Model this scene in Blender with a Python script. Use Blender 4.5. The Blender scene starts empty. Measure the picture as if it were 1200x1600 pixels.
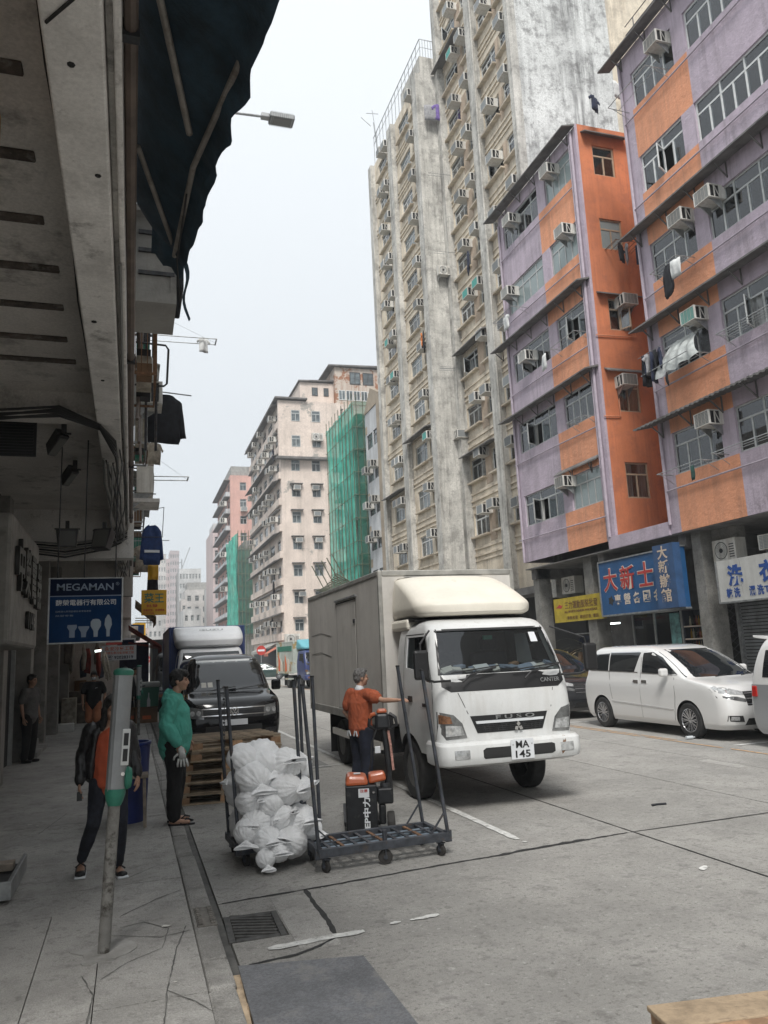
import bpy, bmesh, math, random
from mathutils import Vector, Matrix, noise
from mathutils.bvhtree import BVHTree
rnd = random.Random(11)
S = bpy.context.scene
COL = S.collection
R = math.radians
PI = math.pi
# ------------------------------------------------------------------ camera
CAM_H = 1.82
YAW, PITCH, ROLL = 0.319107, 0.180288, -0.046499
cam = bpy.data.cameras.new('camera')
cam.sensor_fit = 'VERTICAL'
cam.sensor_height = 36.0
cam.lens = 36.0 * 1208.1 / 1600.0
cam.clip_start = 0.05
cam.clip_end = 3000
camo = bpy.data.objects.new('camera', cam)
COL.objects.link(camo)
_F = Vector((math.sin(YAW) * math.cos(PITCH), math.cos(YAW) * math.cos(PITCH), math.sin(PITCH)))
_R0 = Vector((math.cos(YAW), -math.sin(YAW), 0))
_U0 = _R0.cross(_F)
_Rt = math.cos(ROLL) * _R0 + math.sin(ROLL) * _U0
_Up = -math.sin(ROLL) * _R0 + math.cos(ROLL) * _U0
camo.matrix_world = Matrix(((_Rt.x, _Up.x, -_F.x, 0), (_Rt.y, _Up.y, -_F.y, 0), (_Rt.z, _Up.z, -_F.z, CAM_H), (0, 0, 0, 1)))
S.camera = camo
# ------------------------------------------------------------------ light
SUN_EL, SUN_AZ = R(52), R(202)          # azimuth clockwise from +Y
w = bpy.data.worlds.new('World')
S.world = w
w.use_nodes = True
nt = w.node_tree
nt.nodes.clear()
out = nt.nodes.new('ShaderNodeOutputWorld')
sky = nt.nodes.new('ShaderNodeTexSky')
sky.sky_type = 'NISHITA'
sky.sun_disc = False
sky.sun_elevation = SUN_EL
sky.sun_rotation = SUN_AZ
sky.air_density = 1.0
sky.dust_density = 3.0
b1 = nt.nodes.new('ShaderNodeBackground')
b1.inputs['Strength'].default_value = 0.12
nt.links.new(sky.outputs['Color'], b1.inputs['Color'])
tc = nt.nodes.new('ShaderNodeTexCoord')
sx = nt.nodes.new('ShaderNodeSeparateXYZ')
nt.links.new(tc.outputs['Generated'], sx.inputs[0])
rp = nt.nodes.new('ShaderNodeValToRGB')
rp.color_ramp.elements[0].position = 0.0
rp.color_ramp.elements[0].color = (0.455, 0.485, 0.505, 1)
rp.color_ramp.elements[1].position = 0.75
rp.color_ramp.elements[1].color = (0.63, 0.66, 0.68, 1)
e = rp.color_ramp.elements.new(0.3)
e.color = (0.505, 0.53, 0.55, 1)
nt.links.new(sx.outputs['Z'], rp.inputs[0])
b2 = nt.nodes.new('ShaderNodeBackground')
b2.inputs['Strength'].default_value = 1.0
nt.links.new(rp.outputs[0], b2.inputs['Color'])
mx = nt.nodes.new('ShaderNodeMixShader')
mx.inputs[0].default_value = 0.94
nt.links.new(b1.outputs[0], mx.inputs[1])
nt.links.new(b2.outputs[0], mx.inputs[2])
nt.links.new(mx.outputs[0], out.inputs[0])
sl = bpy.data.lights.new('sun', 'SUN')
sl.energy = 2.3
sl.angle = R(20)
sl.color = (1.0, 0.97, 0.93)
so = bpy.data.objects.new('sun', sl)
COL.objects.link(so)
_sd = Vector((math.sin(SUN_AZ) * math.cos(SUN_EL), math.cos(SUN_AZ) * math.cos(SUN_EL), math.sin(SUN_EL)))
so.rotation_euler = _sd.to_track_quat('Z', 'Y').to_euler()
so.location = (0, -10, 60)
S.view_settings.view_transform = 'Standard'
S.view_settings.look = 'None'
S.view_settings.gamma = 1
S.view_settings.exposure = 0.78
S.render.engine = 'CYCLES'
S.cycles.max_bounces = 8
S.cycles.diffuse_bounces = 6
S.cycles.transparent_max_bounces = 10
S.cycles.use_denoising = True
S.cycles.sample_clamp_indirect = 6
# ------------------------------------------------------------------ helpers
def tag(o, label=None, cat=None, group=None, kind=None):
 if label: o['label'] = label
 if cat: o['category'] = cat
 if group: o['group'] = group
 if kind: o['kind'] = kind
 return o
def E(name, loc, label, cat, group=None, rz=0.0):
 o = bpy.data.objects.new(name, None)
 COL.objects.link(o)
 o.empty_display_size = 0.1
 o.location = loc
 o.rotation_euler = (0, 0, rz)
 return tag(o, label, cat, group)
_mats = {}
def mat(name, col, rough=0.7, metal=0.0, var=None, dirt=None, streak=None, bump=None, coat=0.0, objrand=0.0, spec=0.5, emit=None, patch=None, alpha=1.0, grain=None, bdist=.02):
 """procedural principled material; var=(scale,amount) dirt=(scale,amount,colour,threshold) streak=(amount,colour,scale) patch=(scale,threshold,colour)"""
 if name in _mats: return _mats[name]
 m = bpy.data.materials.new(name)
 m.use_nodes = True
 t = m.node_tree
 n, L = t.nodes, t.links
 bs = n['Principled BSDF']
 bs.inputs['Roughness'].default_value = rough
 bs.inputs['Metallic'].default_value = metal
 bs.inputs['Specular IOR Level'].default_value = spec
 if coat:
  bs.inputs['Coat Weight'].default_value = coat
  bs.inputs['Coat Roughness'].default_value = 0.06
 if alpha < 1: bs.inputs['Alpha'].default_value = alpha
 tcn = n.new('ShaderNodeTexCoord')
 co = tcn.outputs['Object']
 def noise_n(scale, detail=5, rough_=0.6, vec=None):
  k = n.new('ShaderNodeTexNoise')
  k.inputs['Scale'].default_value = scale
  k.inputs['Detail'].default_value = detail
  k.inputs['Roughness'].default_value = rough_
  L.new(vec or co, k.inputs['Vector'])
  return k.outputs['Fac']
 def ramp(v, a, b):
  r = n.new('ShaderNodeMapRange')
  r.inputs['From Min'].default_value = a
  r.inputs['From Max'].default_value = b
  L.new(v, r.inputs['Value'])
  return r.outputs[0]
 def mixc(fac, c1, c2, blend='MIX'):
  k = n.new('ShaderNodeMix')
  k.data_type = 'RGBA'
  k.blend_type = blend
  if isinstance(fac, float): k.inputs[0].default_value = fac
  else: L.new(fac, k.inputs[0])
  for s, c in ((6, c1), (7, c2)):
   if isinstance(c, tuple): k.inputs[s].default_value = (*c, 1)
   else: L.new(c, k.inputs[s])
  return k.outputs[2]
 def mul(v, f):
  k = n.new('ShaderNodeMath')
  k.operation = 'MULTIPLY'
  L.new(v, k.inputs[0])
  if isinstance(f, (int, float)): k.inputs[1].default_value = f
  else: L.new(f, k.inputs[1])
  return k.outputs[0]
 c = tuple(col)
 if var:
  sc, am = var
  lo = tuple(max(0, x * (1 - am)) for x in col)
  hi = tuple(min(1, x * (1 + am)) for x in col)
  c = mixc(ramp(noise_n(sc, 7, 0.65), 0.36, 0.64), lo, hi)
 if grain:
  k = n.new('ShaderNodeMapRange')
  L.new(noise_n(grain[0], 3, 0.75), k.inputs[0])
  k.inputs['From Min'].default_value, k.inputs['From Max'].default_value = .38, .62
  k.inputs['To Min'].default_value, k.inputs['To Max'].default_value = 1 - grain[1], 1 + grain[1]
  vg = n.new('ShaderNodeVectorMath')
  vg.operation = 'SCALE'
  if isinstance(c, tuple): vg.inputs[0].default_value = c
  else: L.new(c, vg.inputs[0])
  L.new(k.outputs[0], vg.inputs['Scale'])
  c = vg.outputs[0]
 if objrand:
  oi = n.new('ShaderNodeObjectInfo')
  k = n.new('ShaderNodeMapRange')
  k.inputs['To Min'].default_value = 1 - objrand
  k.inputs['To Max'].default_value = 1 + objrand
  L.new(oi.outputs['Random'], k.inputs[0])
  vm = n.new('ShaderNodeVectorMath')
  vm.operation = 'SCALE'
  if isinstance(c, tuple): vm.inputs[0].default_value = c
  else: L.new(c, vm.inputs[0])
  L.new(k.outputs[0], vm.inputs['Scale'])
  c = vm.outputs[0]
 if patch:
  sc, th, pc = patch
  c = mixc(ramp(noise_n(sc, 6, 0.7), th, th + 0.03), c, tuple(pc))
 for (sc, am, dc, th) in ([] if not dirt else dirt if isinstance(dirt, list) else [dirt]):
  c = mixc(mul(ramp(noise_n(sc, 8, 0.7), th, th + 0.11), am), c, tuple(dc))
 if streak:
  am, dc, sc = streak
  mp = n.new('ShaderNodeMapping')
  mp.inputs['Scale'].default_value = (sc, sc, sc * 0.06)
  L.new(co, mp.inputs[0])
  v1 = ramp(noise_n(1.0, 6, 0.7, mp.outputs[0]), 0.44, 0.62)
  v2 = ramp(noise_n(sc * 0.12, 4, 0.6), 0.35, 0.6)
  c = mixc(mul(mul(v1, v2), am), c, tuple(dc))
 if isinstance(c, tuple): bs.inputs['Base Color'].default_value = (*c, 1)
 else: L.new(c, bs.inputs['Base Color'])
 if bump:
  sc, st = bump
  bn = n.new('ShaderNodeBump')
  bn.inputs['Strength'].default_value = st
  bn.inputs['Distance'].default_value = bdist
  L.new(noise_n(sc, 8, 0.65), bn.inputs['Height'])
  L.new(bn.outputs[0], bs.inputs['Normal'])
 if emit:
  bs.inputs['Emission Color'].default_value = (*emit[0], 1)
  bs.inputs['Emission Strength'].default_value = emit[1]
 _mats[name] = m
 return m
def glass(name, tint=(0.6, 0.65, 0.65), refl=0.12, rough=0.02):
 if name in _mats: return _mats[name]
 m = bpy.data.materials.new(name)
 m.use_nodes = True
 t = m.node_tree
 n, L = t.nodes, t.links
 n.clear()
 o = n.new('ShaderNodeOutputMaterial')
 tr = n.new('ShaderNodeBsdfTransparent')
 tr.inputs[0].default_value = (*tint, 1)
 gl = n.new('ShaderNodeBsdfGlossy')
 gl.inputs['Roughness'].default_value = rough
 gl.inputs[0].default_value = (0.95, 0.97, 1, 1)
 fr = n.new('ShaderNodeFresnel')
 fr.inputs[0].default_value = 1.5
 ad = n.new('ShaderNodeMath')
 ad.operation = 'ADD'
 ad.use_clamp = True
 ad.inputs[1].default_value = refl
 L.new(fr.outputs[0], ad.inputs[0])
 mxn = n.new('ShaderNodeMixShader')
 L.new(ad.outputs[0], mxn.inputs[0])
 L.new(tr.outputs[0], mxn.inputs[1])
 L.new(gl.outputs[0], mxn.inputs[2])
 L.new(mxn.outputs[0], o.inputs[0])
 _mats[name] = m
 return m
class MB:
 """collects faces; .obj() links them as one mesh object"""
 def __init__(s):
  s.v, s.f, s.fm, s.m = [], [], [], 0
 def mat(s, i):
  s.m = i
  return s
 def face(s, pts):
  k = len(s.v)
  s.v += [tuple(p) for p in pts]
  s.f.append(tuple(range(k, k + len(pts))))
  s.fm.append(s.m)
  return s
 def hexa(s, p):
  """p: 4 bottom then 4 top points (counter-clockwise seen from above)"""
  k = len(s.v)
  s.v += [tuple(q) for q in p]
  for q in ((3, 2, 1, 0), (4, 5, 6, 7), (0, 1, 5, 4), (1, 2, 6, 5), (2, 3, 7, 6), (3, 0, 4, 7)):
   s.f.append(tuple(k + i for i in q))
   s.fm.append(s.m)
  return s
 def box(s, x0, x1, y0, y1, z0, z1):
  return s.hexa([(x0, y0, z0), (x1, y0, z0), (x1, y1, z0), (x0, y1, z0), (x0, y0, z1), (x1, y0, z1), (x1, y1, z1), (x0, y1, z1)])
 def cbox(s, c, d):
  return s.box(c[0] - d[0] / 2, c[0] + d[0] / 2, c[1] - d[1] / 2, c[1] + d[1] / 2, c[2] - d[2] / 2, c[2] + d[2] / 2)
 def bar(s, a, b, w, h=None, up=(0, 0, 1)):
  a, b = Vector(a), Vector(b)
  h = h or w
  d = (b - a).normalized()
  u = Vector(up)
  if abs(d.dot(u)) > 0.98: u = Vector((1, 0, 0))
  r = d.cross(u).normalized()
  u = r.cross(d)
  r *= w / 2
  u *= h / 2
  return s.hexa([a - r - u, a + r - u, b + r - u, b - r - u, a - r + u, a + r + u, b + r + u, b - r + u])
 def tube(s, pts, rad, n=8, cap=True):
  pts = [Vector(p) for p in pts]
  rs = rad if isinstance(rad, (list, tuple)) else [rad] * len(pts)
  k0 = len(s.v)
  pr = None
  for i, p in enumerate(pts):
   d = (pts[min(i + 1, len(pts) - 1)] - pts[max(i - 1, 0)]).normalized()
   if pr is None:
    pr = d.orthogonal().normalized()
   else:
    pr = (pr - d * pr.dot(d)).normalized()
   q = d.cross(pr)
   for j in range(n):
    a = 2 * PI * j / n
    s.v.append(tuple(p + (pr * math.cos(a) + q * math.sin(a)) * rs[i]))
  for i in range(len(pts) - 1):
   for j in range(n):
    a = k0 + i * n + j
    b = k0 + i * n + (j + 1) % n
    s.f.append((a, b, b + n, a + n))
    s.fm.append(s.m)
  if cap:
   s.f.append(tuple(k0 + j for j in reversed(range(n))))
   s.f.append(tuple(k0 + (len(pts) - 1) * n + j for j in range(n)))
   s.fm += [s.m, s.m]
  return s
 def lathe(s, prof, c=(0, 0, 0), n=24, axis='Z', loop=False):
  """prof: (r, h) pairs"""
  k0 = len(s.v)
  for r, h in prof:
   for j in range(n):
    a = 2 * PI * j / n
    x, y = r * math.cos(a), r * math.sin(a)
    p = (x, y, h) if axis == 'Z' else ((h, x, y) if axis == 'X' else (y, h, x))
    s.v.append((p[0] + c[0], p[1] + c[1], p[2] + c[2]))
  N = n * len(prof)
  for i in range(len(prof) - (0 if loop else 1)):
   for j in range(n):
    a = i * n + j
    b = i * n + (j + 1) % n
    s.f.append((k0 + a, k0 + b, k0 + (b + n) % N, k0 + (a + n) % N))
    s.fm.append(s.m)
  if not loop:
   s.f.append(tuple(k0 + j for j in reversed(range(n))))
   s.f.append(tuple(k0 + (len(prof) - 1) * n + j for j in range(n)))
   s.fm += [s.m, s.m]
  return s
 def prism(s, poly, d0, d1, axis='Y'):
  """poly extruded along axis; poly in the other two coordinates (x,z), (y,z) or (x,y)"""
  def P(q, d):
   return (q[0], d, q[1]) if axis == 'Y' else ((d, q[0], q[1]) if axis == 'X' else (q[0], q[1], d))
  k = len(s.v)
  n = len(poly)
  s.v += [P(q, d0) for q in poly] + [P(q, d1) for q in poly]
  s.f.append(tuple(range(k, k + n)))
  s.f.append(tuple(reversed(range(k + n, k + 2 * n))))
  s.fm += [s.m] * 2
  for i in range(n):
   j = (i + 1) % n
   s.f.append((k + j, k + i, k + n + i, k + n + j))
   s.fm.append(s.m)
  return s
 def grid(s, fn, nu, nv):
  k = len(s.v)
  for i in range(nu + 1):
   for j in range(nv + 1):
    s.v.append(tuple(fn(i / nu, j / nv)))
  for i in range(nu):
   for j in range(nv):
    a = k + i * (nv + 1) + j
    s.f.append((a, a + nv + 1, a + nv + 2, a + 1))
    s.fm.append(s.m)
  return s
 def mesh(s, name, mats, smooth=False, fix=True):
  me = bpy.data.meshes.new(name)
  me.from_pydata(s.v, [], s.f)
  for q in (mats if isinstance(mats, (list, tuple)) else [mats]): me.materials.append(q)
  me.polygons.foreach_set('material_index', s.fm)
  if fix:
   bm = bmesh.new()
   bm.from_mesh(me)
   bmesh.ops.remove_doubles(bm, verts=bm.verts, dist=1e-5)
   bmesh.ops.recalc_face_normals(bm, faces=bm.faces)
   bm.to_mesh(me)
   bm.free()
  if smooth:
   me.polygons.foreach_set('use_smooth', [True] * len(me.polygons))
   if smooth is not True:
    me.set_sharp_from_angle(angle=R(smooth))
  return me
 def obj(s, name, mats, parent=None, loc=None, smooth=False, bevel=0.0, fix=True, rot=None):
  o = link(name, s.mesh(name, mats, smooth, fix), parent, loc, rot)
  if bevel:
   b = o.modifiers.new('bevel', 'BEVEL')
   b.width = bevel
   b.segments = 2
   b.limit_method = 'ANGLE'
   b.angle_limit = R(40)
  return o
def link(name, me, parent=None, loc=None, rot=None):
 o = bpy.data.objects.new(name, me)
 COL.objects.link(o)
 if parent: o.parent = parent
 if loc: o.location = loc
 if rot: o.rotation_euler = rot
 return o
def copy_tree(o, parent=None):
 c = o.copy()
 COL.objects.link(c)
 if parent: c.parent = parent
 for ch in list(o.children):
  copy_tree(ch, c)
 return c
def baked(o):
 """apply the modifiers of o, in place"""
 dg = bpy.context.evaluated_depsgraph_get()
 dg.update()
 me = bpy.data.meshes.new_from_object(o.evaluated_get(dg))
 old = o.data
 o.modifiers.clear()
 o.data = me
 if old.users == 0: bpy.data.meshes.remove(old)
 return o
_txt = {}
def text(name, body, w_, h_, m, parent, loc, rot, depth=0.004, bold=0.0, keep=False):
 """lettering as a mesh filling a box w_ x h_ (centred on loc; local x along the line, local y up)"""
 key = (body, w_, h_, depth, bold, m.name)
 if key not in _txt:
  c = bpy.data.curves.new('lettering', 'FONT')
  c.body = body
  c.align_x = 'CENTER'
  c.extrude = 0.02
  c.offset = bold
  c.resolution_u = 3
  o = bpy.data.objects.new('lettering', c)
  COL.objects.link(o)
  dg = bpy.context.evaluated_depsgraph_get()
  dg.update()
  me = bpy.data.meshes.new_from_object(o.evaluated_get(dg))
  bpy.data.objects.remove(o)
  bpy.data.curves.remove(c)
  xs = [v.co.x for v in me.vertices]
  ys = [v.co.y for v in me.vertices]
  if xs:
   x0, x1, y0, y1 = min(xs), max(xs), min(ys), max(ys)
   sx_ = w_ / max(1e-4, x1 - x0)
   sy_ = h_ / max(1e-4, y1 - y0)
   if keep: sx_ = sy_ = min(sx_, sy_)
   for v in me.vertices:
    v.co = ((v.co.x - (x0 + x1) / 2) * sx_, (v.co.y - (y0 + y1) / 2) * sy_, (v.co.z + 0.02) / 0.04 * depth)
  me.materials.clear()
  me.materials.append(m)
  _txt[key] = me
 return link(name, _txt[key], parent, loc, rot)
FACE_CAM = (R(90), 0, 0)             # lettering that faces -Y
FACE_ROAD = (R(90), 0, R(-90))       # lettering that faces -X (on the far side of the street)
# ------------------------------------------------------------------ facades
class Plane:
 """a wall plane. axis 'X': x = p, u runs along y, inward +x ; axis 'Y': y = p, u runs along x, inward +y"""
 def __init__(s, axis, p, sgn=1):
  s.a, s.p, s.s = axis, p, sgn
 def P(s, u, z, d=0.0):
  return (s.p + s.s * d, u, z) if s.a == 'X' else (u, s.p + s.s * d, z)
 def box(s, mb, u0, u1, z0, z1, d0, d1):
  a, b = s.P(u0, z0, d0), s.P(u1, z1, d1)
  return mb.box(min(a[0], b[0]), max(a[0], b[0]), min(a[1], b[1]), max(a[1], b[1]), z0, z1)
 def place(s, u0, u1):
  """origin and rotation of a local frame: x along the wall, y inward, z up"""
  if s.a == 'Y': return u0, 0.0
  return (u1, R(-90)) if s.s > 0 else (u0, R(90))
def wall(mb, pl, u0, u1, z0, z1, holes=(), depth=0.18, back=0.5, us=(), zs=(), mfun=None, wall_m=0, in_m=1):
 U = sorted({u0, u1, *us, *[h[0] for h in holes], *[h[1] for h in holes]})
 Z = sorted({z0, z1, *zs, *[h[2] for h in holes], *[h[3] for h in holes]})
 for i in range(len(U) - 1):
  for j in range(len(Z) - 1):
   cu, cz = (U[i] + U[i + 1]) / 2, (Z[j] + Z[j + 1]) / 2
   if not (u0 < cu < u1 and z0 < cz < z1): continue
   if any(h[0] < cu < h[1] and h[2] < cz < h[3] for h in holes): continue
   mb.m = mfun(cu, cz) if mfun else wall_m
   mb.face([pl.P(U[i], Z[j]), pl.P(U[i + 1], Z[j]), pl.P(U[i + 1], Z[j + 1]), pl.P(U[i], Z[j + 1])])
 for (a, b, c, d) in holes:
  for dd0, dd1, m_ in ((0, depth, None), (depth, depth + back, in_m)):
   mb.m = m_ if m_ is not None else (mfun((a + b) / 2, (c + d) / 2) if mfun else wall_m)
   for (p, q) in (((a, c), (b, c)), ((b, c), (b, d)), ((b, d), (a, d)), ((a, d), (a, c))):
    mb.face([pl.P(*p, dd0), pl.P(*q, dd0), pl.P(*q, dd1), pl.P(*p, dd1)])
  mb.m = in_m
  mb.face([pl.P(a, c, depth + back), pl.P(b, c, depth + back), pl.P(b, d, depth + back), pl.P(a, d, depth + back)])
 return mb
_wc = {}
def window(parent, pl, u0, u1, z0, z1, cols=3, trans=0.3, depth=0.12, frame=None, pane=None, curtain=None, bar=0.045, simple=False, openc=None, sill=0, sillm=None, name='window'):
 """a window frame (part) with its panes and curtain (sub-parts)"""
 W, H = round(u1 - u0, 3), round(z1 - z0, 3)
 key = ('f', W, H, cols, trans, frame.name, bar)
 if key not in _wc:
  mb = MB()
  mb.box(0, bar, 0, 0.05, 0, H).box(W - bar, W, 0, 0.05, 0, H)
  mb.box(bar, W - bar, 0, 0.05, 0, bar).box(bar, W - bar, 0, 0.05, H - bar, H)
  zt = H * (1 - trans)
  top = H - bar
  if trans > 0:
   mb.box(bar, W - bar, 0.002, 0.048, zt - bar / 2, zt + bar / 2)
   top = zt - bar / 2
  for i in range(1, cols):
   x = bar + (W - 2 * bar) * i / cols
   mb.box(x - bar / 2, x + bar / 2, 0.004, 0.046, bar, top)
   if trans > 0 and (cols <= 2 and False or i % 2 == 0):
    mb.box(x - bar / 2, x + bar / 2, 0.004, 0.046, zt + bar / 2, H - bar)
  _wc[key] = mb.mesh('window', frame)
 u, rz = pl.place(u0, u1)
 o = link(name, _wc[key], parent, pl.P(u, z0, depth), (0, 0, rz))
 zt = H * (1 - trans)
 def pn(x0, x1, a0, a1, k):
  key = ('p', round(x1 - x0, 3), round(a1 - a0, 3), pane.name)
  if key not in _wc:
   _wc[key] = MB().box(0, x1 - x0, 0, 0.008, 0, a1 - a0).mesh('pane', pane)
  return link('pane', _wc[key], o, (x0, 0.02, a0))
 if simple:
  pn(bar * 0.5, W - bar * 0.5, bar * 0.5, H - bar * 0.5, 0)
 else:
  for i in range(cols):
   x0 = bar + (W - 2 * bar) * i / cols
   x1 = bar + (W - 2 * bar) * (i + 1) / cols
   ztop = (zt if trans > 0 else H - bar)
   if openc is not None and i == openc:
    key = ('c', round(x1 - x0, 3), round(ztop - bar, 3), frame.name)
    w2, h2 = x1 - x0, ztop - bar
    if key not in _wc:
     b = 0.04
     _wc[key] = (MB().box(0, b, 0, .03, 0, h2).box(w2 - b, w2, 0, .03, 0, h2).box(b, w2 - b, 0, .03, 0, b).box(b, w2 - b, 0, .03, h2 - b, h2).mat(1).box(b, w2 - b, 0.012, .02, b, h2 - b)).mesh('casement', [frame, pane])
    link('casement', _wc[key], o, (x0, 0.0, bar), (0, 0, R(-62)))
   else:
    pn(x0, x1, bar, ztop, i)
  if trans > 0:
   n2 = max(1, (cols + 1) // 2)
   xs = [bar] + [bar + (W - 2 * bar) * i / cols for i in range(2, cols, 2)] + [W - bar]
   for i in range(len(xs) - 1): pn(xs[i], xs[i + 1], zt, H - bar, 9)
 if curtain is not None:
  key = ('k', W, H, curtain.name)
  if key not in _wc:
   ph = rnd.random() * 6
   mb = MB()
   n = max(8, int(W * 18))
   gap = rnd.choice((0, 0.12, 0.3))
   for (a, b) in (((0.0, 0.5 - gap / 2), (0.5 + gap / 2, 1.0)) if gap else ((0.0, 1.0),)):
    mb.grid(lambda p, q: ((a + (b - a) * p) * W, 0.085 + 0.02 * math.sin(ph + (a + (b - a) * p) * W * 42) + 0.01 * math.sin(p * 91), 0.02 + q * (H - 0.04)), n, 1)
   _wc[key] = mb.mesh('curtain', curtain, smooth=True, fix=False)
  link('curtain', _wc[key], o)
 if sill:
  key = ('s', W, sill, sillm.name)
  if key not in _wc:
   _wc[key] = MB().box(-0.08, W + 0.08, -sill - depth, 0, -0.08, -0.003).mesh('sill', sillm)
  link('sill', _wc[key], o)
 return o
# common materials
M = {}
M['alu'] = mat('window_aluminium', (0.42, 0.43, 0.42), 0.45, 0.3, var=(9, .15))
M['alu_white'] = mat('window_white', (0.62, 0.63, 0.62), 0.5, 0.1, var=(9, .1))
M['alu_brown'] = mat('window_tan', (0.40, 0.31, 0.22), 0.5, 0.1, var=(9, .15))
M['alu_dark'] = mat('window_dark', (0.05, 0.05, 0.05), 0.4, 0.3)
M['glass'] = glass('window_glass', (0.82, 0.86, 0.86), 0.05)
M['glass_frost'] = mat('frosted_glass', (0.24, 0.29, 0.29), 0.16, 0, var=(60, .5), spec=0.6)
M['glass_far'] = mat('far_glass', (0.08, 0.095, 0.10), 0.08, 0, objrand=.8, var=(2.5, .5), spec=0.6)
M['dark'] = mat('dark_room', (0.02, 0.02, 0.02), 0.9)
M['curtain'] = mat('curtain_pale', (0.62, 0.61, 0.58), 0.9, streak=(.9, (.22, .215, .2), 14))  # streaks on all three curtains paint in the shade between pleats
M['curtain2'] = mat('curtain_grey', (0.42, 0.43, 0.43), 0.9, streak=(.9, (.13, .135, .135), 14))
M['curtain3'] = mat('curtain_tan', (0.47, 0.40, 0.31), 0.9, streak=(.9, (.17, .13, .1), 14))
CURT = [M['curtain'], M['curtain2'], M['curtain'], M['curtain3']]
M['black'] = mat('black_plastic', (0.012, 0.012, 0.013), 0.5)
M['rubber'] = mat('tyre_rubber', (0.018, 0.018, 0.018), 0.85, var=(12, .4))
M['steel'] = mat('galvanised_steel', (0.34, 0.35, 0.35), 0.45, 0.7, var=(8, .25))
M['steel_dark'] = mat('dark_steel', (0.05, 0.052, 0.056), 0.5, 0.5, var=(14, .4), dirt=(20, .5, (.12, .08, .05), .55))
M['chrome'] = mat('chrome', (0.7, 0.7, 0.7), 0.12, 1.0)
M['ac'] = mat('air_conditioner_white', (0.60, 0.59, 0.55), 0.5, var=(5, .12), streak=(.6, (.24, .2, .15), 5), objrand=.18)
M['ac_grille'] = mat('air_conditioner_grille', (0.20, 0.21, 0.21), 0.6, 0.2, objrand=.4)
M['ac_green'] = mat('air_conditioner_green_coil', (0.06, 0.30, 0.26), 0.6)
M['rust'] = mat('rusty_metal', (0.16, 0.085, 0.045), 0.85, var=(14, .5))
# ------------------------------------------------------------------ air conditioners and laundry
ORD = ['ground', 'first', 'second', 'third', 'fourth', 'fifth', 'sixth', 'seventh', 'eighth', 'ninth', 'tenth', 'eleventh', 'twelfth']
_ac = {}
def ac_mesh(kind):
 if kind in _ac: return _ac[kind]
 w_, d_, h_ = 0.62, 0.50, 0.42
 if kind in ('case', 'far', 'fargreen'):
  mb = MB()
  t = .025
  # shell with open side vents
  mb.box(0, w_, -d_, 0.1, h_ - t, h_).box(0, w_, -d_, 0.1, 0, t)
  for x in (0, w_ - t):
   mb.box(x, x + t, -d_, -d_ + .05, t, h_ - t).box(x, x + t, -d_ * .62, -d_ * .56, t, h_ - t).box(x, x + t, -d_ * .25, 0.1, t, h_ - t)
   mb.bar((x + t / 2, -d_ * .56, h_ - .05), (x + t / 2, -d_ * .25, .05), .02)
  mb.m = 1
  mb.box(t + .012, w_ - t - .012, -d_ + .06, 0.05, t + .002, h_ - t - .002)
  if kind != 'case':
   mb.m = 2
   mb.box(.03, w_ - .03, -d_ - .004, -d_ + .02, .03, h_ - .03)
   mb.m = 0
   mb.box(0, .03, -d_ - .008, -d_ + .02, 0.001, h_ - .001).box(w_ - .03, w_, -d_ - .008, -d_ + .02, 0.001, h_ - .001)
   mb.box(.03, w_ - .03, -d_ - .007, -d_ + .02, 0.002, .03).box(.03, w_ - .03, -d_ - .007, -d_ + .02, h_ - .03, h_ - .002)
  _ac[kind] = mb.mesh('case', [M['ac'], M['black'], M['ac_green'] if kind == 'fargreen' else M['ac_grille']])
 elif kind in ('grille', 'grillegreen'):
  mb = MB()
  mb.m = 1
  mb.box(.03, w_ - .03, -d_ - .002, -d_ + .012, .03, h_ - .03)
  mb.m = 0
  mb.box(0, .03, -d_ - .012, -d_, 0, h_).box(w_ - .03, w_, -d_ - .012, -d_, 0, h_)
  mb.box(.03, w_ - .03, -d_ - .011, -d_, 0, .03).box(.03, w_ - .03, -d_ - .011, -d_, h_ - .03, h_)
  for i in range(1, 9): mb.box(.03, w_ - .03, -d_ - .006, -d_ - .001, .03 + i * .04 - .004, .03 + i * .04 + .004)
  for i in range(1, 4): mb.box(.03 + i * .14 - .004, .03 + i * .14 + .004, -d_ - .008, -d_ - .001, .03, h_ - .03)
  _ac[kind] = mb.mesh('grille', [M['ac'], M['ac_green'] if kind == 'grillegreen' else M['ac_grille']])
 elif kind == 'bracket':
  mb = MB()
  mb.prism([(0, 0), (-d_ * .9, 0), (-d_ * .9, -.02), (-d_ * .75, -.022), (-.015, -.3), (0, -.3)], .08, .1, 'X')
  _ac[kind] = mb.mesh('bracket', M['steel'])
 elif kind == 'condenser':
  mb = MB()
  mb.box(0, .78, -.40, -.08, 0, .54)
  mb.m = 1
  mb.lathe([(.215, -.002), (.215, .012), (.2, .012), (.2, -.002)], (.29, -.402, .27), 24, 'Y', True)
  mb.lathe([(.06, -.004), (.06, .01)], (.29, -.408, .27), 12, 'Y')
  mb.m = 1
  for i in range(6): mb.box(.56, .72, -.404, -.398, .08 + i * .06, .105 + i * .06)
  mb.m = 2
  for i in range(1, 5):
   r = .05 + i * .036
   mb.tube([(.29 + r * math.cos(a * PI / 10), -.408, .27 + r * math.sin(a * PI / 10)) for a in range(21)], .004, 4)
  _ac[kind] = mb.mesh('condenser', [M['ac'], M['black'], M['ac_grille']])
 return _ac[kind]
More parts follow.
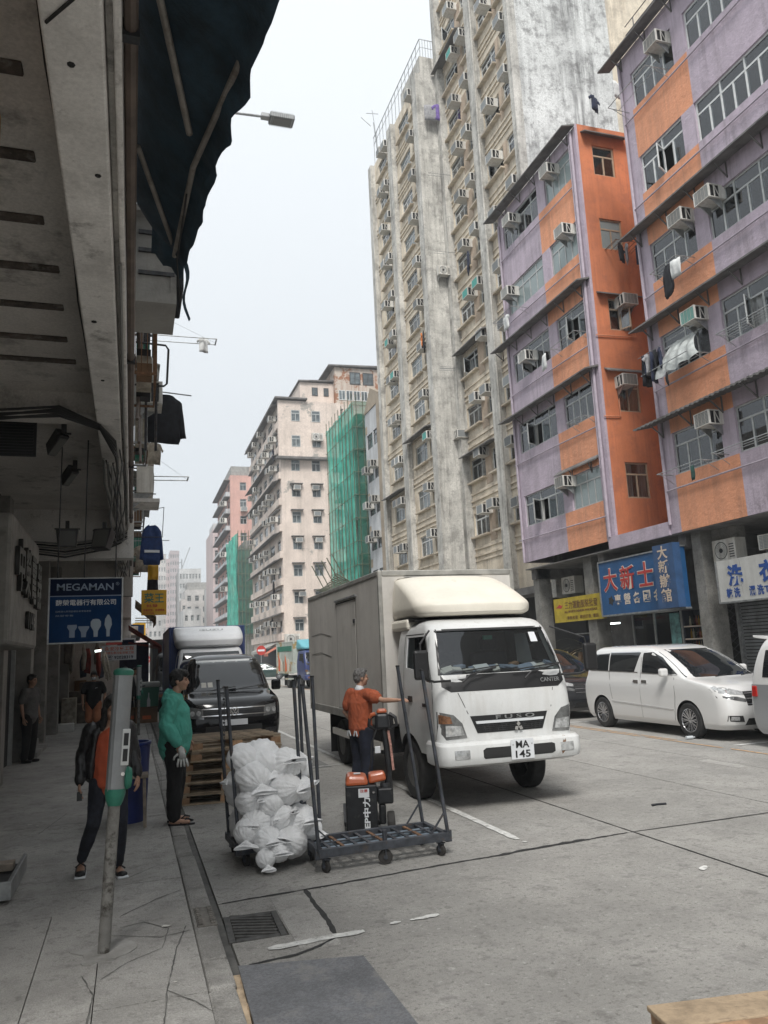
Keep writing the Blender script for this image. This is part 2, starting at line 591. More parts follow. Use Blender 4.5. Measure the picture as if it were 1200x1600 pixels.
def ac(pl, u, z, label, detail=False, green=False, scale=1.0, group=None):
 uu, rz = pl.place(u - .31 * scale, u + .31 * scale)
 loc = pl.P(uu, z, 0)
 if detail:
  t = E('air_conditioner', loc, label, 'air conditioner', group, rz)
  link('case', ac_mesh('case'), t)
  link('grille', ac_mesh('grillegreen' if green else 'grille'), t)
  for q in (0, .44): link('bracket', ac_mesh('bracket'), t, (q, 0, 0))
 else:
  t = link('air_conditioner', ac_mesh('fargreen' if green else 'far'), None, loc, (0, 0, rz))
  tag(t, label, 'air conditioner', group)
 t.scale = (scale * (.87 if detail else .95),) * 3
 return t
def condenser(pl, u, z, label, scale=1.0):
 uu, rz = pl.place(u - .39 * scale, u + .39 * scale)
 t = E('air_conditioner', pl.P(uu, z, 0), label, 'air conditioner', None, rz)
 link('case', ac_mesh('condenser'), t)
 for q in (0, .56): link('bracket', ac_mesh('bracket'), t, (q, 0, 0))
 t.scale = (scale,) * 3
 return t
def cloth_mesh(name, outline, m, thick=.03, fold=.018, freq=16, seed=0, res=2):
 """garment: an outline (x, z) filled, folded and given two sides"""
 bm = bmesh.new()
 vs = [bm.verts.new((x, 0, z)) for x, z in outline]
 bm.faces.new(vs)
 bmesh.ops.triangulate(bm, faces=bm.faces)
 bmesh.ops.subdivide_edges(bm, edges=bm.edges, cuts=res + 2, use_grid_fill=True)
 bmesh.ops.triangulate(bm, faces=bm.faces)
 bm.verts.ensure_lookup_table()
 bd = [v.co.copy() for v in bm.verts if v.is_boundary]
 P = [v.co.copy() for v in bm.verts]
 D = [min((p - q).length for q in bd) for p in P]
 F = [tuple(v.index for v in f.verts) for f in bm.faces]
 B = [tuple(v.index for v in e_.verts) for e_ in bm.edges if e_.is_boundary]
 bm.free()
 mb = MB()
 n = len(P)
 for s_ in (-1, 1):
  for p, d in zip(P, D):
   f = fold * math.sin(p.x * freq * 2.2 + 3 * noise.noise((p.x * 4 + seed, 0, p.z * 2))) + fold * 1.5 * noise.noise((p.x * 5, seed, p.z * 4))
   mb.v.append((p.x, f + s_ * (.004 + thick * min(1, d / .08)), p.z))
 for f in F:
  mb.f.append(f)
  mb.f.append(tuple(i + n for i in reversed(f)))
 for a, b in B: mb.f.append((a, b, b + n, a + n))
 mb.fm = [0] * len(mb.f)
 return mb.mesh(name, m, smooth=True)
JACKET = [(-.1, 0), (-.2, -.04), (-.3, -.12), (-.38, -.62), (-.28, -.64), (-.23, -.3), (-.25, -.72), (.25, -.72), (.23, -.3), (.28, -.64), (.38, -.62), (.3, -.12), (.2, -.04), (.1, 0), (.05, -.05), (-.05, -.05)]
TSHIRT = [(-.1, 0), (-.22, -.04), (-.38, -.2), (-.3, -.28), (-.22, -.18), (-.23, -.65), (.23, -.65), (.22, -.18), (.3, -.28), (.38, -.2), (.22, -.04), (.1, 0), (.04, -.04), (-.04, -.04)]
TROUSER = [(-.18, 0), (-.22, -.9), (-.06, -.92), (0, -.3), (.06, -.92), (.22, -.9), (.18, 0)]
TOWEL = [(-.2, 0), (-.21, -.3), (-.2, -.62), (0, -.6), (.2, -.63), (.21, -.3), (.2, 0)]
C_BLACK = mat('cloth_black', (0.012, 0.013, 0.017), 0.9, var=(8, .4))
C_NAVY = mat('cloth_navy', (0.016, 0.022, 0.05), 0.9, var=(8, .4))
C_WHITE = mat('cloth_white', (0.55, 0.56, 0.55), 0.9, var=(8, .15))
C_GREY = mat('cloth_grey', (0.27, 0.27, 0.28), 0.9, var=(8, .2))
C_PURPLE = mat('cloth_purple', (0.18, 0.12, 0.36), 0.9, var=(8, .3))
C_GREEN = mat('cloth_bottle_green', (0.02, 0.06, 0.05), 0.9, var=(14, .6))
C_ORANGE = mat('cloth_orange', (0.65, 0.20, 0.05), 0.9, var=(8, .2))
def garment(kind, m, loc, rz, label, cat, name, scale=1.0, seed=0, squeeze=1.0, group=None):
 o = link(name, cloth_mesh(name, [(x * scale * squeeze, z * scale) for x, z in kind], m, seed=seed), None, loc, (0, 0, rz))
 return tag(o, label, cat, group)
# ------------------------------------------------------------------ the lilac and orange block
LIL = mat('lilac_render', (0.455, 0.385, 0.45), 0.85, grain=(40, .08), var=(1.6, .09), dirt=[(1.1, .35, (.31, .265, .30), .54), (7, .3, (.34, .295, .33), .56)], streak=(.6, (.22, .19, .205), 5), bump=(9, .8), bdist=.028)
ORL = mat('pale_orange_render', (0.69, 0.31, 0.175), 0.85, grain=(40, .08), var=(1.4, .1), dirt=[(1.4, .35, (.48, .22, .13), .56), (8, .3, (.50, .24, .14), .57)], streak=(.5, (.33, .17, .11), 5), bump=(8, .8), bdist=.032)
ORD_ = mat('deep_orange_render', (0.56, 0.19, 0.085), 0.8, var=(.7, .14), dirt=[(1.3, .5, (.33, .12, .07), .52), (6, .35, (.38, .13, .07), .56)], streak=(.55, (.27, .10, .06), 3), bump=(9, .3))
SOF = mat('grey_soffit', (0.14, 0.135, 0.13), 0.9, var=(2, .3), dirt=(3, .6, (.05, .05, .05), .6), bump=(10, .3))
CONC = mat('bare_concrete', (0.28, 0.275, 0.26), 0.9, var=(2, .25), streak=(.6, (.11, .1, .09), 4), bump=(14, .4))
LILP = mat('lilac_pipe', (0.39, 0.34, 0.39), 0.6, var=(5, .12))
ORP = mat('orange_pipe', (0.58, 0.24, 0.13), 0.6, var=(5, .12))
SILL = [6.2, 9.0, 11.8, 14.6, 17.35]
HH = 1.17
def lilac_building():
 root = E('apartment_building', (14, 20, 0), 'lilac and orange painted apartment building with an orange light well', 'building')
 off = Vector((-14, -20, 0))
 plx = Plane('X', 14.0)
 mb = MB()      # materials: 0 lilac, 1 dark, 2 pale orange, 3 deep orange
 def zone(u, z, edge, p0):
  for i, s_ in enumerate(SILL):
   if s_ - .02 <= z <= s_ + HH + .02: return 0
  return 2 if (edge <= u <= p0 and z < 17.4) else 0
 hA = [(a, b, s_, s_ + HH) for s_ in SILL for (a, b) in ((20.47, 22.2), (22.75, 25.48))]
 hB = [(a, b, s_, s_ + HH) for s_ in SILL for (a, b) in ((15.15, 16.97), (12.05, 14.65), (9.0, 11.5))]
 wall(mb, plx, 20.0, 25.85, 4.9, 19.0, hA, 0.10, .5, us=(20.45, 22.72), mfun=lambda u, z: zone(u, z, 20.45, 22.72))
 wall(mb, plx, 7.5, 17.45, 4.65, 19.3, hB, 0.10, .5, us=(14.65, 17.02), mfun=lambda u, z: zone(u, z, 14.65, 17.02))
 # light well: deep orange wall facing the camera, with its windows
 ply = Plane('Y', 20.0)
 OW = [(17.3, 18.4), (14.6, 15.7), (11.75, 12.85), (9.0, 10.2), (6.2, 7.35)]
 hO = [(14.6, 15.45, a, b) for a, b in OW]
 mb.m = 3
 wall(mb, ply, 14.0, 16.3, 4.9, 19.1, hO, .1, .4, us=(14.09,), mfun=lambda u, z: 0 if u < 14.09 else 3)
 mb.m = 3
 mb.face([(16.3, 17.45, 4.9), (16.3, 20, 4.9), (16.3, 20, 19.3), (16.3, 17.45, 19.3)])
 mb.m = 0
 mb.face([(14, 17.45, 4.65), (16.3, 17.45, 4.65), (16.3, 17.45, 19.3), (14, 17.45, 19.3)])
 # backs, roofs, end
 mb.face([(14, 25.85, 4.9), (24, 25.85, 4.9), (24, 25.85, 19), (14, 25.85, 19)])
 mb.face([(24, 7.5, 4.65), (24, 25.85, 4.65), (24, 25.85, 19.3), (24, 7.5, 19.3)])
 mb.face([(14, 7.5, 4.65), (24, 7.5, 4.65), (24, 7.5, 19.3), (14, 7.5, 19.3)])
 mb.face([(14, 20, 19.0), (24, 20, 19.0), (24, 25.85, 19.0), (14, 25.85, 19.0)])
 mb.face([(14, 7.5, 19.3), (24, 7.5, 19.3), (24, 17.45, 19.3), (14, 17.45, 19.3)])
 mb.face([(16.3, 17.45, 19.3), (24, 17.45, 19.3), (24, 20, 19.3), (16.3, 20, 19.3)])
 mb.v = [tuple(Vector(p) + off) for p in mb.v]
 mb.obj('wall', [LIL, M['dark'], ORL, ORD_], root)
 # slab that carries both wings, with its soffit
 mb = MB()
 mb.box(14.02, 24, 7.5, 25.85, 4.62, 4.66 - .005)
 mb.m = 1
 mb.box(13.93, 14.06, 17.45, 20.3, 4.63, 5.0)
 mb.box(14.06, 16.3, 17.45, 20.0, 4.86, 4.9)
 mb.m = 0
 for y in (10.5, 17.3, 21.2, 25.6): mb.box(14.2, 17, y - .15, y + .15, 4.25, 4.62)
 mb.v = [tuple(Vector(p) + off) for p in mb.v]
 mb.obj('floor_slab', [SOF, LIL], root)
 # windows
 k = 0
 for i, s_ in enumerate(SILL):
  for (a, b), (cols, fr) in zip(((20.47, 22.2), (22.75, 25.48)), ((4, 'alu'), (5, 'alu'))):
   k += 1
   g = M['glass_frost'] if (i in (0, 3, 4) and k % 2) or i == 3 else M['glass']
   window(root, plx, a, b, s_, s_ + HH, cols, .3, .06, M['alu'], g, CURT[k % 4], .05, openc=(2 if k in (2, 3, 6, 9, 10) else None)).location += off
  for (a, b), cols in zip(((15.15, 16.97), (12.05, 14.65)), (4, 6)):
   k += 1
   fr = M['alu_white'] if i >= 3 else M['alu']
   window(root, plx, a, b, s_, s_ + HH, cols, .32, .06, fr, M['glass'], CURT[(k + i) % 4], .05, openc=(2 if k in (8, 15) else None)).location += off
 for i, (a, b) in enumerate(OW):
  o = window(root, ply, 14.6, 15.45, a, b, 2, .33, .05, M['alu_brown'], M['glass_frost'] if i == 1 else M['glass'], None if i == 0 else CURT[i % 4], .055, openc=1 if i == 2 else None)
  o.location += off
 # canopies over the windows, with brackets
 def canopy(u0, u1, z, d, corr=False, name='canopy'):
  mb = MB()
  n = int((u1 - u0) / .09) if corr else 1
  for j in range(n):
   a, b = u0 + (u1 - u0) * j / n, u0 + (u1 - u0) * (j + 1) / n
   dz = (.025 if j % 2 else 0) if corr else 0
   mb.hexa([(14 - d, a, z - .1 + dz), (14 - d, b, z - .1 + dz), (13.998, b, z + .02 + dz), (13.998, a, z + .02 + dz),
                     (14 - d, a, z - .055 + dz), (14 - d, b, z - .055 + dz), (13.998, b, z + .085 + dz), (13.998, a, z + .085 + dz)])
  mb.m = 1
  y = u0 + .5
  while y < u1:
   mb.bar((13.995, y, z - .4), (14 - d * .75, y, z - .08), .03)
   mb.bar((13.99, y, z - .42), (13.99, y, z + .01), .03)
   y += 1.15
  mb.v = [tuple(Vector(p) + off) for p in mb.v]
  return mb.obj(name, [SOF, SOF], root)
 canopy(20.0, 26.2, 19.0, .5)
 canopy(20.0, 26.4, 13.45, .5)
 canopy(20.0, 26.2, 10.45, .5)
 canopy(20.4, 23.0, 7.62, .16)
 canopy(7.6, 17.75, 13.5, .5)
 canopy(7.6, 17.7, 10.62, .5)
 canopy(7.6, 17.9, 7.75, .55, True)
 canopy(7.6, 17.9, 19.3, .45)
 mb = MB()
 for z, d in ((18.75, .28), (12.95, .25), (10.35, .2)):
  a, b = (14.2, 15.9)
  mb.hexa([(a, 20 - d, z - .08), (b, 20 - d, z - .08), (b, 19.998, z + .05), (a, 19.998, z + .05), (a, 20 - d, z - .04), (b, 20 - d, z - .04), (b, 19.998, z + .09), (a, 19.998, z + .09)])
 mb.v = [tuple(Vector(p) + off) for p in mb.v]
 mb.obj('canopy', SOF, root)
 # drain pipes
 def pipe(pts, r, m):
  MB().tube([tuple(Vector(p) + off) for p in pts], r, 8).obj('drain_pipe', m, root, smooth=40)
 pipe([(13.93, 20.2, 5.0), (13.93, 20.2, 18.9)], .05, LILP)
 pipe([(13.93, 20.33, 7.2), (13.93, 20.33, 18.5)], .025, LILP)
 pipe([(13.94, 17.38, 4.9), (13.94, 17.38, 19.2)], .045, LILP)
 pipe([(13.95, 25.75, 4.9), (13.95, 25.75, 18.6)], .05, LILP)
 for z, a, b in ((5.72, 20.25, 26.0), (8.62, 20.3, 25.9), (11.35, 20.3, 25.9), (14.25, 20.3, 25.8), (17.0, 20.3, 25.8)):
  pipe([(13.94, a, z - .05), (13.94, (a + b) / 2, z), (13.94, b, z + .03)], .022, LILP)
 for z in (5.85, 8.72, 11.5, 14.32, 17.1):
  pipe([(13.93, 17.4, z - .03), (13.93, 12, z), (13.93, 8, z)], .024, LILP)
 pipe([(14.0, 19.95, 11.5), (15.5, 19.95, 11.55), (15.5, 19.95, 11.7)], .02, ORP)
 pipe([(14.0, 19.95, 8.8), (14.6, 19.95, 8.82), (14.6, 19.95, 9.4)], .02, ORP)
 # drying racks: tube frames that stand out from the sills
 def rack(u0, u1, z, d, bars=2, drop=.0):
  mb = MB()
  mb.tube([(14, u0, z), (14 - d, u0 + .02, z + drop), (14 - d, u1 - .02, z + drop), (14, u1, z)], .014, 6)
  for q in range(1, bars + 1):
   dd = d * q / (bars + 1)
   mb.tube([(14 - dd, u0 + .01, z + drop * q / (bars + 1)), (14 - dd, u1 - .01, z + drop * q / (bars + 1))], .008, 5)
  mb.tube([(14, u0, z - .25), (14 - d * .8, u0 + .02, z + drop * .8)], .009, 5).tube([(14, u1, z - .25), (14 - d * .8, u1 - .02, z + drop * .8)], .009, 5)
  mb.v = [tuple(Vector(p) + off) for p in mb.v]
  mb.obj('drying_rack', M['steel'], root, smooth=40)
 rack(15.4, 17.2, 17.4, .75, 1)
 rack(12.4, 14.3, 9.05, .6, 4)
 rack(15.2, 17.1, 9.0, .7, 3)
 rack(15.4, 17.1, 6.22, .55, 1)
 rack(12.4, 15.0, 6.26, .55, 2)
 rack(15.3, 16.4, 11.7, .6, 4)
 rack(20.4, 22.0, 11.8, .5, 1)
 rack(24.0, 25.6, 14.3, .7, 1)
 rack(20.4, 21.4, 8.95, .5, 3)
 mb = MB()
 for q in range(6): mb.tube([(14.75 + q * .17, 20, 14.55), (14.75 + q * .17, 19.4, 14.6)], .01, 5)
 mb.tube([(14.7, 20, 14.55), (14.7, 19.4, 14.6), (15.7, 19.4, 14.6), (15.7, 20, 14.55)], .013, 6)
 mb.v = [tuple(Vector(p) + off) for p in mb.v]
 mb.obj('drying_rack', M['rust'], root, smooth=40)
 # roof railing
 mb = MB()
 for y in (12, 13.2, 14.4, 15.6, 16.8): mb.tube([(14.2, y, 19.3), (14.2, y, 20.4)], .016, 5)
 for z in (19.75, 20.1, 20.4): mb.tube([(14.2, 11.5, z), (14.2, 17.2, z)], .014, 5)
 mb.v = [tuple(Vector(p) + off) for p in mb.v]
 mb.obj('roof_railing', M['steel_dark'], root, smooth=40)
 # ground floor walls and pillars behind the shop fronts
 mb = MB()
 mb.box(16.9, 17.1, 7.5, 25.85, 0.12, 4.62)
 mb.m = 1
 mb.box(14.25, 14.85, 16.65, 17.0, 0.12, 4.62)
 mb.box(14.3, 14.8, 21.9, 22.4, 0.12, 4.62).box(14.3, 14.8, 25.45, 25.84, .12, 4.62)
 mb.box(14.6, 14.9, 15.75, 16.62, 2.9, 4.62)
 mb.v = [tuple(Vector(p) + off) for p in mb.v]
 mb.obj('shop_wall', [SOF, mat('dim_pillar_tiles', (.20, .195, .18), .8, grain=(30, .15), var=(2, .25), dirt=[(3, .6, (.09, .085, .08), .53), (14, .5, (.3, .29, .27), .6)])], root)
 # air conditioners
 b = 'on the lilac and orange building'
 for (u, z, l, g) in ((21.45, 18.05, 'white air conditioner under the roof canopy beside the orange light well', 0),
                         (24.4, 17.9, 'dusty air conditioner at the far end of the topmost lilac storey', 0),
                         (20.85, 15.4, 'white air conditioner above frosted glass on the canopy-free fourth storey', 0),
                         (24.95, 15.15, 'air conditioner above a white cloth on the fourth storey rack', 0),
                         (24.0, 12.15, 'air conditioner over an open casement on the third lilac storey', 0),
                         (22.2, 7.0, 'air conditioner between the two lowest lilac storey windows', 0)):
  ac(plx, u, z, l, True, g)
 for (u, z, l, g) in ((15.45, 18.1, 'air conditioner hanging under the highest roof canopy near the light well', 0),
                         (15.35, 12.65, 'white air conditioner above the black coat on a hanger rack', 0),
                         (14.3, 12.65, 'white air conditioner beside the tall grey window below the canopy', 0),
                         (15.3, 9.85, 'green finned air conditioner above the plastic sheeted laundry', 1),
                         (15.25, 7.05, 'clean white air conditioner under the corrugated canopy', 0)):
  ac(plx, u, z, l, True, g)
 ac(ply, 15.2, 12.5, 'air conditioner on the orange light well wall beside an open casement', True)
 ac(ply, 14.85, 9.75, 'dark grilled air conditioner on the orange light well wall without open casement', True)
lilac_building()
# laundry on the lilac building
garment(JACKET, C_BLACK, (13.45, 15.75, 11.65), R(75), 'long black coat hung on a rack below the white air conditioner', 'coat', 'hanging_coat', 1.25, 3, .62)
garment(TOWEL, C_WHITE, (13.4, 15.35, 11.6), R(100), 'white net cloth hung next to the long black coat', 'cloth', 'hanging_cloth', .8, 5)
for i, (y, m, l) in enumerate(((17.0, C_BLACK, 'first black trousers at the corner end of the crowded clothes line'), (16.83, C_GREY, 'grey shirt third from the corner on the crowded clothes line'),
                               (16.92, C_NAVY, 'navy shirt second from the corner on the crowded clothes line'), (16.68, C_NAVY, 'navy trousers fourth from the corner on the crowded clothes line'), (16.52, C_BLACK, 'black shirt fifth from the corner on the crowded clothes line'), (16.36, C_NAVY, 'navy shirt next to the plastic sheet on the clothes line'))):
 garment(TROUSER if i in (0, 3) else TSHIRT, m, (13.42, y, 9.55), R(8 + 7 * i), l, 'laundry', 'hanging_trousers' if i in (0, 3) else 'hanging_shirt', .95, i, .8)
mb = MB()
mb.tube([(13.42, 17.3, 9.6), (13.42, 15.0, 9.62)], .01, 6)
tag(mb.obj('clothes_line', M['steel']), 'thin clothes line strung under the green air conditioner', 'clothes line')
PLAS = mat('clear_plastic_sheet', (0.55, 0.58, 0.56), 0.25, var=(7, .25), alpha=.72, bump=(9, .6))
mb = MB()
mb.grid(lambda p, q: (13.95 - .62 * math.sin(q * 1.6) - .04 * math.sin(p * 23) * q, 16.35 - p * (1.25 - .35 * (1 - q)) + .22 * q * (1 - 2 * p), 9.75 - 1.05 * q + .12 * p * q + .03 * math.sin(p * 17 + q * 9)), 26, 18)
tag(mb.obj('plastic_sheet', PLAS, smooth=True, fix=False), 'clear plastic sheet draped over a drying rack under the green air conditioner', 'plastic sheet')
garment(TOWEL, C_BLACK, (13.35, 16.1, 8.75), R(40), 'black sock bundle dangling under the plastic sheet', 'laundry', 'hanging_sock', .55, 8, .7)
garment(TOWEL, C_GREEN, (13.5, 15.75, 6.15), R(70), 'dark green cloth bundle hung below the corrugated canopy rack', 'cloth', 'hanging_cloth', .62, 4, .6)
garment(TSHIRT, C_BLACK, (14.9, 19.45, 14.5), R(30), 'black shirt on the rusty rack of the orange wall', 'shirt', 'hanging_shirt', 1.0, 5, .7)
garment(TSHIRT, C_GREY, (15.15, 19.5, 14.55), R(60), 'grey striped shirt on the rusty rack of the orange wall', 'shirt', 'hanging_shirt', 1.05, 6, .7)
garment(TROUSER, C_NAVY, (15.55, 19.45, 14.5), R(20), 'navy trousers on the rusty rack of the orange wall', 'trousers', 'hanging_trousers', .75, 7, .8)
garment(TOWEL, C_WHITE, (13.5, 22.4, 11.75), R(80), 'white patterned towel over the third storey rail', 'towel', 'hanging_towel', .9, 2)
garment(TSHIRT, C_WHITE, (13.35, 24.6, 14.2), R(85), 'white shirt on the fourth storey rack under the air conditioner', 'shirt', 'hanging_shirt', .9, 2)
garment(TOWEL, C_WHITE, (15.1, 19.0, 20.1), R(15), 'white towel drying on the roof beside the gray tower wall', 'towel', 'hanging_towel', 1.0, 12)
garment(TSHIRT, C_NAVY, (14.6, 19.6, 19.95), R(25), 'navy shirt drying on the roof beside the white towel', 'shirt', 'hanging_shirt', .9, 13)
for i, (y, m) in enumerate(((15.3, C_NAVY), (14.7, C_BLACK), (14.0, C_GREY), (13.4, C_WHITE))):
 garment(TSHIRT, m, (14.2, y, 20.6), R(80), ['navy', 'black', 'grey', 'white'][i] + ' shirt on the rooftop railing of the lilac building', 'shirt', 'hanging_shirt', 1.0, 20 + i)
# ------------------------------------------------------------------ the stained tower (near wing) and its taller neighbour wing
CREAM = mat('cream_render', (0.65, 0.575, 0.46), 0.9, var=(.8, .14), grain=(30, .12), dirt=[(.9, .5, (.36, .29, .21), .50), (4, .4, (.34, .29, .22), .55)], streak=(.55, (.22, .19, .155), 3.0), bump=(8, .4))
TAN = mat('tan_render_panel', (0.47, 0.37, 0.28), 0.9, grain=(30, .12), var=(1, .15), streak=(.6, (.2, .16, .12), 4), bump=(8, .4))
GREYW = mat('weathered_grey_render', (0.56, 0.57, 0.555), 0.92, var=(.35, .12), grain=(22, .2), patch=None, dirt=[(1.6, .85, (.22, .22, .215), .50), (5, .8, (.20, .20, .195), .56), (.5, .6, (.74, .75, .73), .56)], streak=(1.0, (.10, .10, .098), 2.2), bump=(6, .8))
PIER = mat('grey_pier_render', (0.52, 0.505, 0.465), 0.92, var=(.9, .16), grain=(26, .16), dirt=[(1.2, .6, (.2, .195, .18), .50), (6, .5, (.2, .19, .175), .55)], streak=(.7, (.085, .08, .07), 3.4), bump=(9, .6))
NS = [7.05 + 2.645 * i for i in range(12)]       # near wing window sills
FS = [6.6 + 2.42 * i for i in range(11)]         # far wing window sills
def tower():
 root = E('apartment_tower', (15.6, 25.85, 0), 'tall weathered cream apartment tower with a blank stained grey side wall', 'building')
 off = Vector((-15.6, -25.85, 0))
 def fin(mb, name, mats, smooth=False):
  mb.v = [tuple(Vector(p) + off) for p in mb.v]
  return mb.obj(name, mats, root, smooth=smooth)
 plx = Plane('X', 15.6)
 wins = [(31.8, 33.45), (30.4, 31.1), (27.8, 29.4), (26.2, 27.4)]
 holes = [(a, b, s_, s_ + 1.12) for s_ in NS for a, b in wins]
 mb = MB()
 wall(mb, plx, 25.86, 33.9, 4.2, 41, holes, .12, .4)
 fin(mb, 'wall', [CREAM, M['dark']])
 # blank side wall, cut back behind
 mb = MB()
 mb.face([(15.6, 25.86, 3.6), (20.4, 25.86, 3.6), (20.4, 25.86, 41), (15.6, 25.86, 41)])
 mb.face([(20.4, 25.86, 3.6), (20.4, 31, 3.6), (20.4, 31, 41), (20.4, 25.86, 41)])
 mb.face([(15.6, 25.86, 41), (20.4, 25.86, 41), (20.4, 33.9, 41), (15.6, 33.9, 41)])
 mb.face([(15.6, 33.9, 3.6), (22, 33.9, 3.6), (22, 33.9, 41), (15.6, 33.9, 41)])
 mb.m = 1
 mb.face([(20.4, 31, 3.6), (30, 31, 3.6), (30, 31, 41), (20.4, 31, 41)])
 fin(mb, 'side_wall', [GREYW, CREAM])
 # ground storey: dark shop mouths between piers
 fin(MB().box(16.4, 22, 25.87, 42.7, .1, 4.19), 'shopfront', [M['dark']])
 fin(MB().box(15.3, 22, 25.87, 42.6, 3.9, 4.195), 'canopy', SOF)
 # piers
 for (a, b) in ((25.8, 26.12), (29.42, 29.98), (33.5, 33.95)):
  fin(MB().box(15.22, 15.6, a, b, 3.6, 41), 'pier', PIER)
 # string courses and tan panels
 def courses(x, zs, rows, spans):
  for (z0, z1, d) in rows:
   for (a, b) in spans:
    me = MB().box(-d, -.002, a + off.y, b + off.y, 0, z1 - z0).mesh('string_course', CREAM)
    for s_ in zs: link('string_course', me, root, (0, 0, s_ + z0))
 courses(15.6, NS, ((-.62, -.5, .05), (-.95, -.86, .07), (-1.18, -1.1, .05)), ((26.125, 29.415), (29.985, 33.495)))
 for (a, b) in ((31.12, 31.78), (27.42, 27.78)):
  me = MB().box(-.015, -.003, a + off.y, b + off.y, -.4, 1.12).mesh('render_panel', TAN)
  for s_ in NS: link('render_panel', me, root, (0, 0, s_))
 for i, s_ in enumerate(NS):
  for j, (a, b) in enumerate(wins):
   fr = rnd.choice((M['alu_white'], M['alu'], M['alu']))
   o = window(root, plx, a, b, s_, s_ + 1.12, (3, 2, 3, 2)[j], .28, .08, fr, M['glass'], CURT[(i * 3 + j) % 4], .055, sill=.22, sillm=CREAM, openc=(1 if (i * 5 + j * 3) % 7 == 1 else None))
   o.location += off
 # dark canopies on three storeys
 for z, a, b in ((16.3, 29.98, 33.5), (11.05, 29.98, 33.5), (32.55, 30.6, 33.9)):
  mb = MB()
  mb.hexa([(15.0, a, z - .15), (15.0, b, z - .15), (15.6, b, z + .02), (15.6, a, z + .02), (15.0, a, z - .1), (15.0, b, z - .1), (15.6, b, z + .08), (15.6, a, z + .08)])
  fin(mb, 'canopy', SOF)
 # set-back wing seen past the blank wall, with awnings
 pl2 = Plane('Y', 31.0)
 for i in range(6):
  z = 22.5 + i * 2.7
  o = window(root, pl2, 21.2, 22.6, z, z + 1.2, 2, .3, -.06, M['alu'], M['glass_far'], None, .05, True)
  o.location += off
  fin(MB().hexa([(20.6, 30.0, z + 1.3), (23.2, 30.0, z + 1.3), (23.2, 31, z + 1.55), (20.6, 31, z + 1.55), (20.6, 30.0, z + 1.35), (23.2, 30.0, z + 1.35), (23.2, 31, z + 1.6), (20.6, 31, z + 1.6)]), 'canopy', SOF)
  mb = MB()
  for q in range(9): mb.tube([(20.7 + q * .3, 30.1, z - .4), (20.7 + q * .3, 30.1, z + .3)], .012, 4)
  mb.tube([(20.6, 30.1, z + .3), (23.2, 30.1, z + .3)], .015, 4).tube([(20.6, 30.1, z - .4), (23.2, 30.1, z - .4)], .015, 4)
  fin(mb, 'balcony_railing', M['steel'])
 fin(MB().tube([(15.2, 29.25, 3.7), (15.2, 29.25, 40)], .05, 6).tube([(15.3, 33.97, 3.7), (15.3, 33.97, 40)], .06, 6), 'drain_pipe', PIER, 40)
 # air conditioners of the near wing
 pla = Plane('X', 15.55)
 bays = ('end', 'inner', 'middle', 'corner')
 for i, s_ in enumerate(NS):
  for j, (a, b) in enumerate(wins):
   if (i * 7 + j * 5) % 9 in (3,) or s_ > 36: continue
   u = (31.75, 30.45, 28.3, 26.5)[j] + rnd.uniform(-.15, .15)
   z = s_ + (.82, .86, .5, .8)[j] + rnd.uniform(-.06, .06)
   ac(pla, u, z, f'{ORD[i + 1]} storey white air conditioner, {bays[j]} window of the cream tower above the truck', False, (i, j) in ((4, 0), (4, 1), (9, 0)), 1.05)
tower()
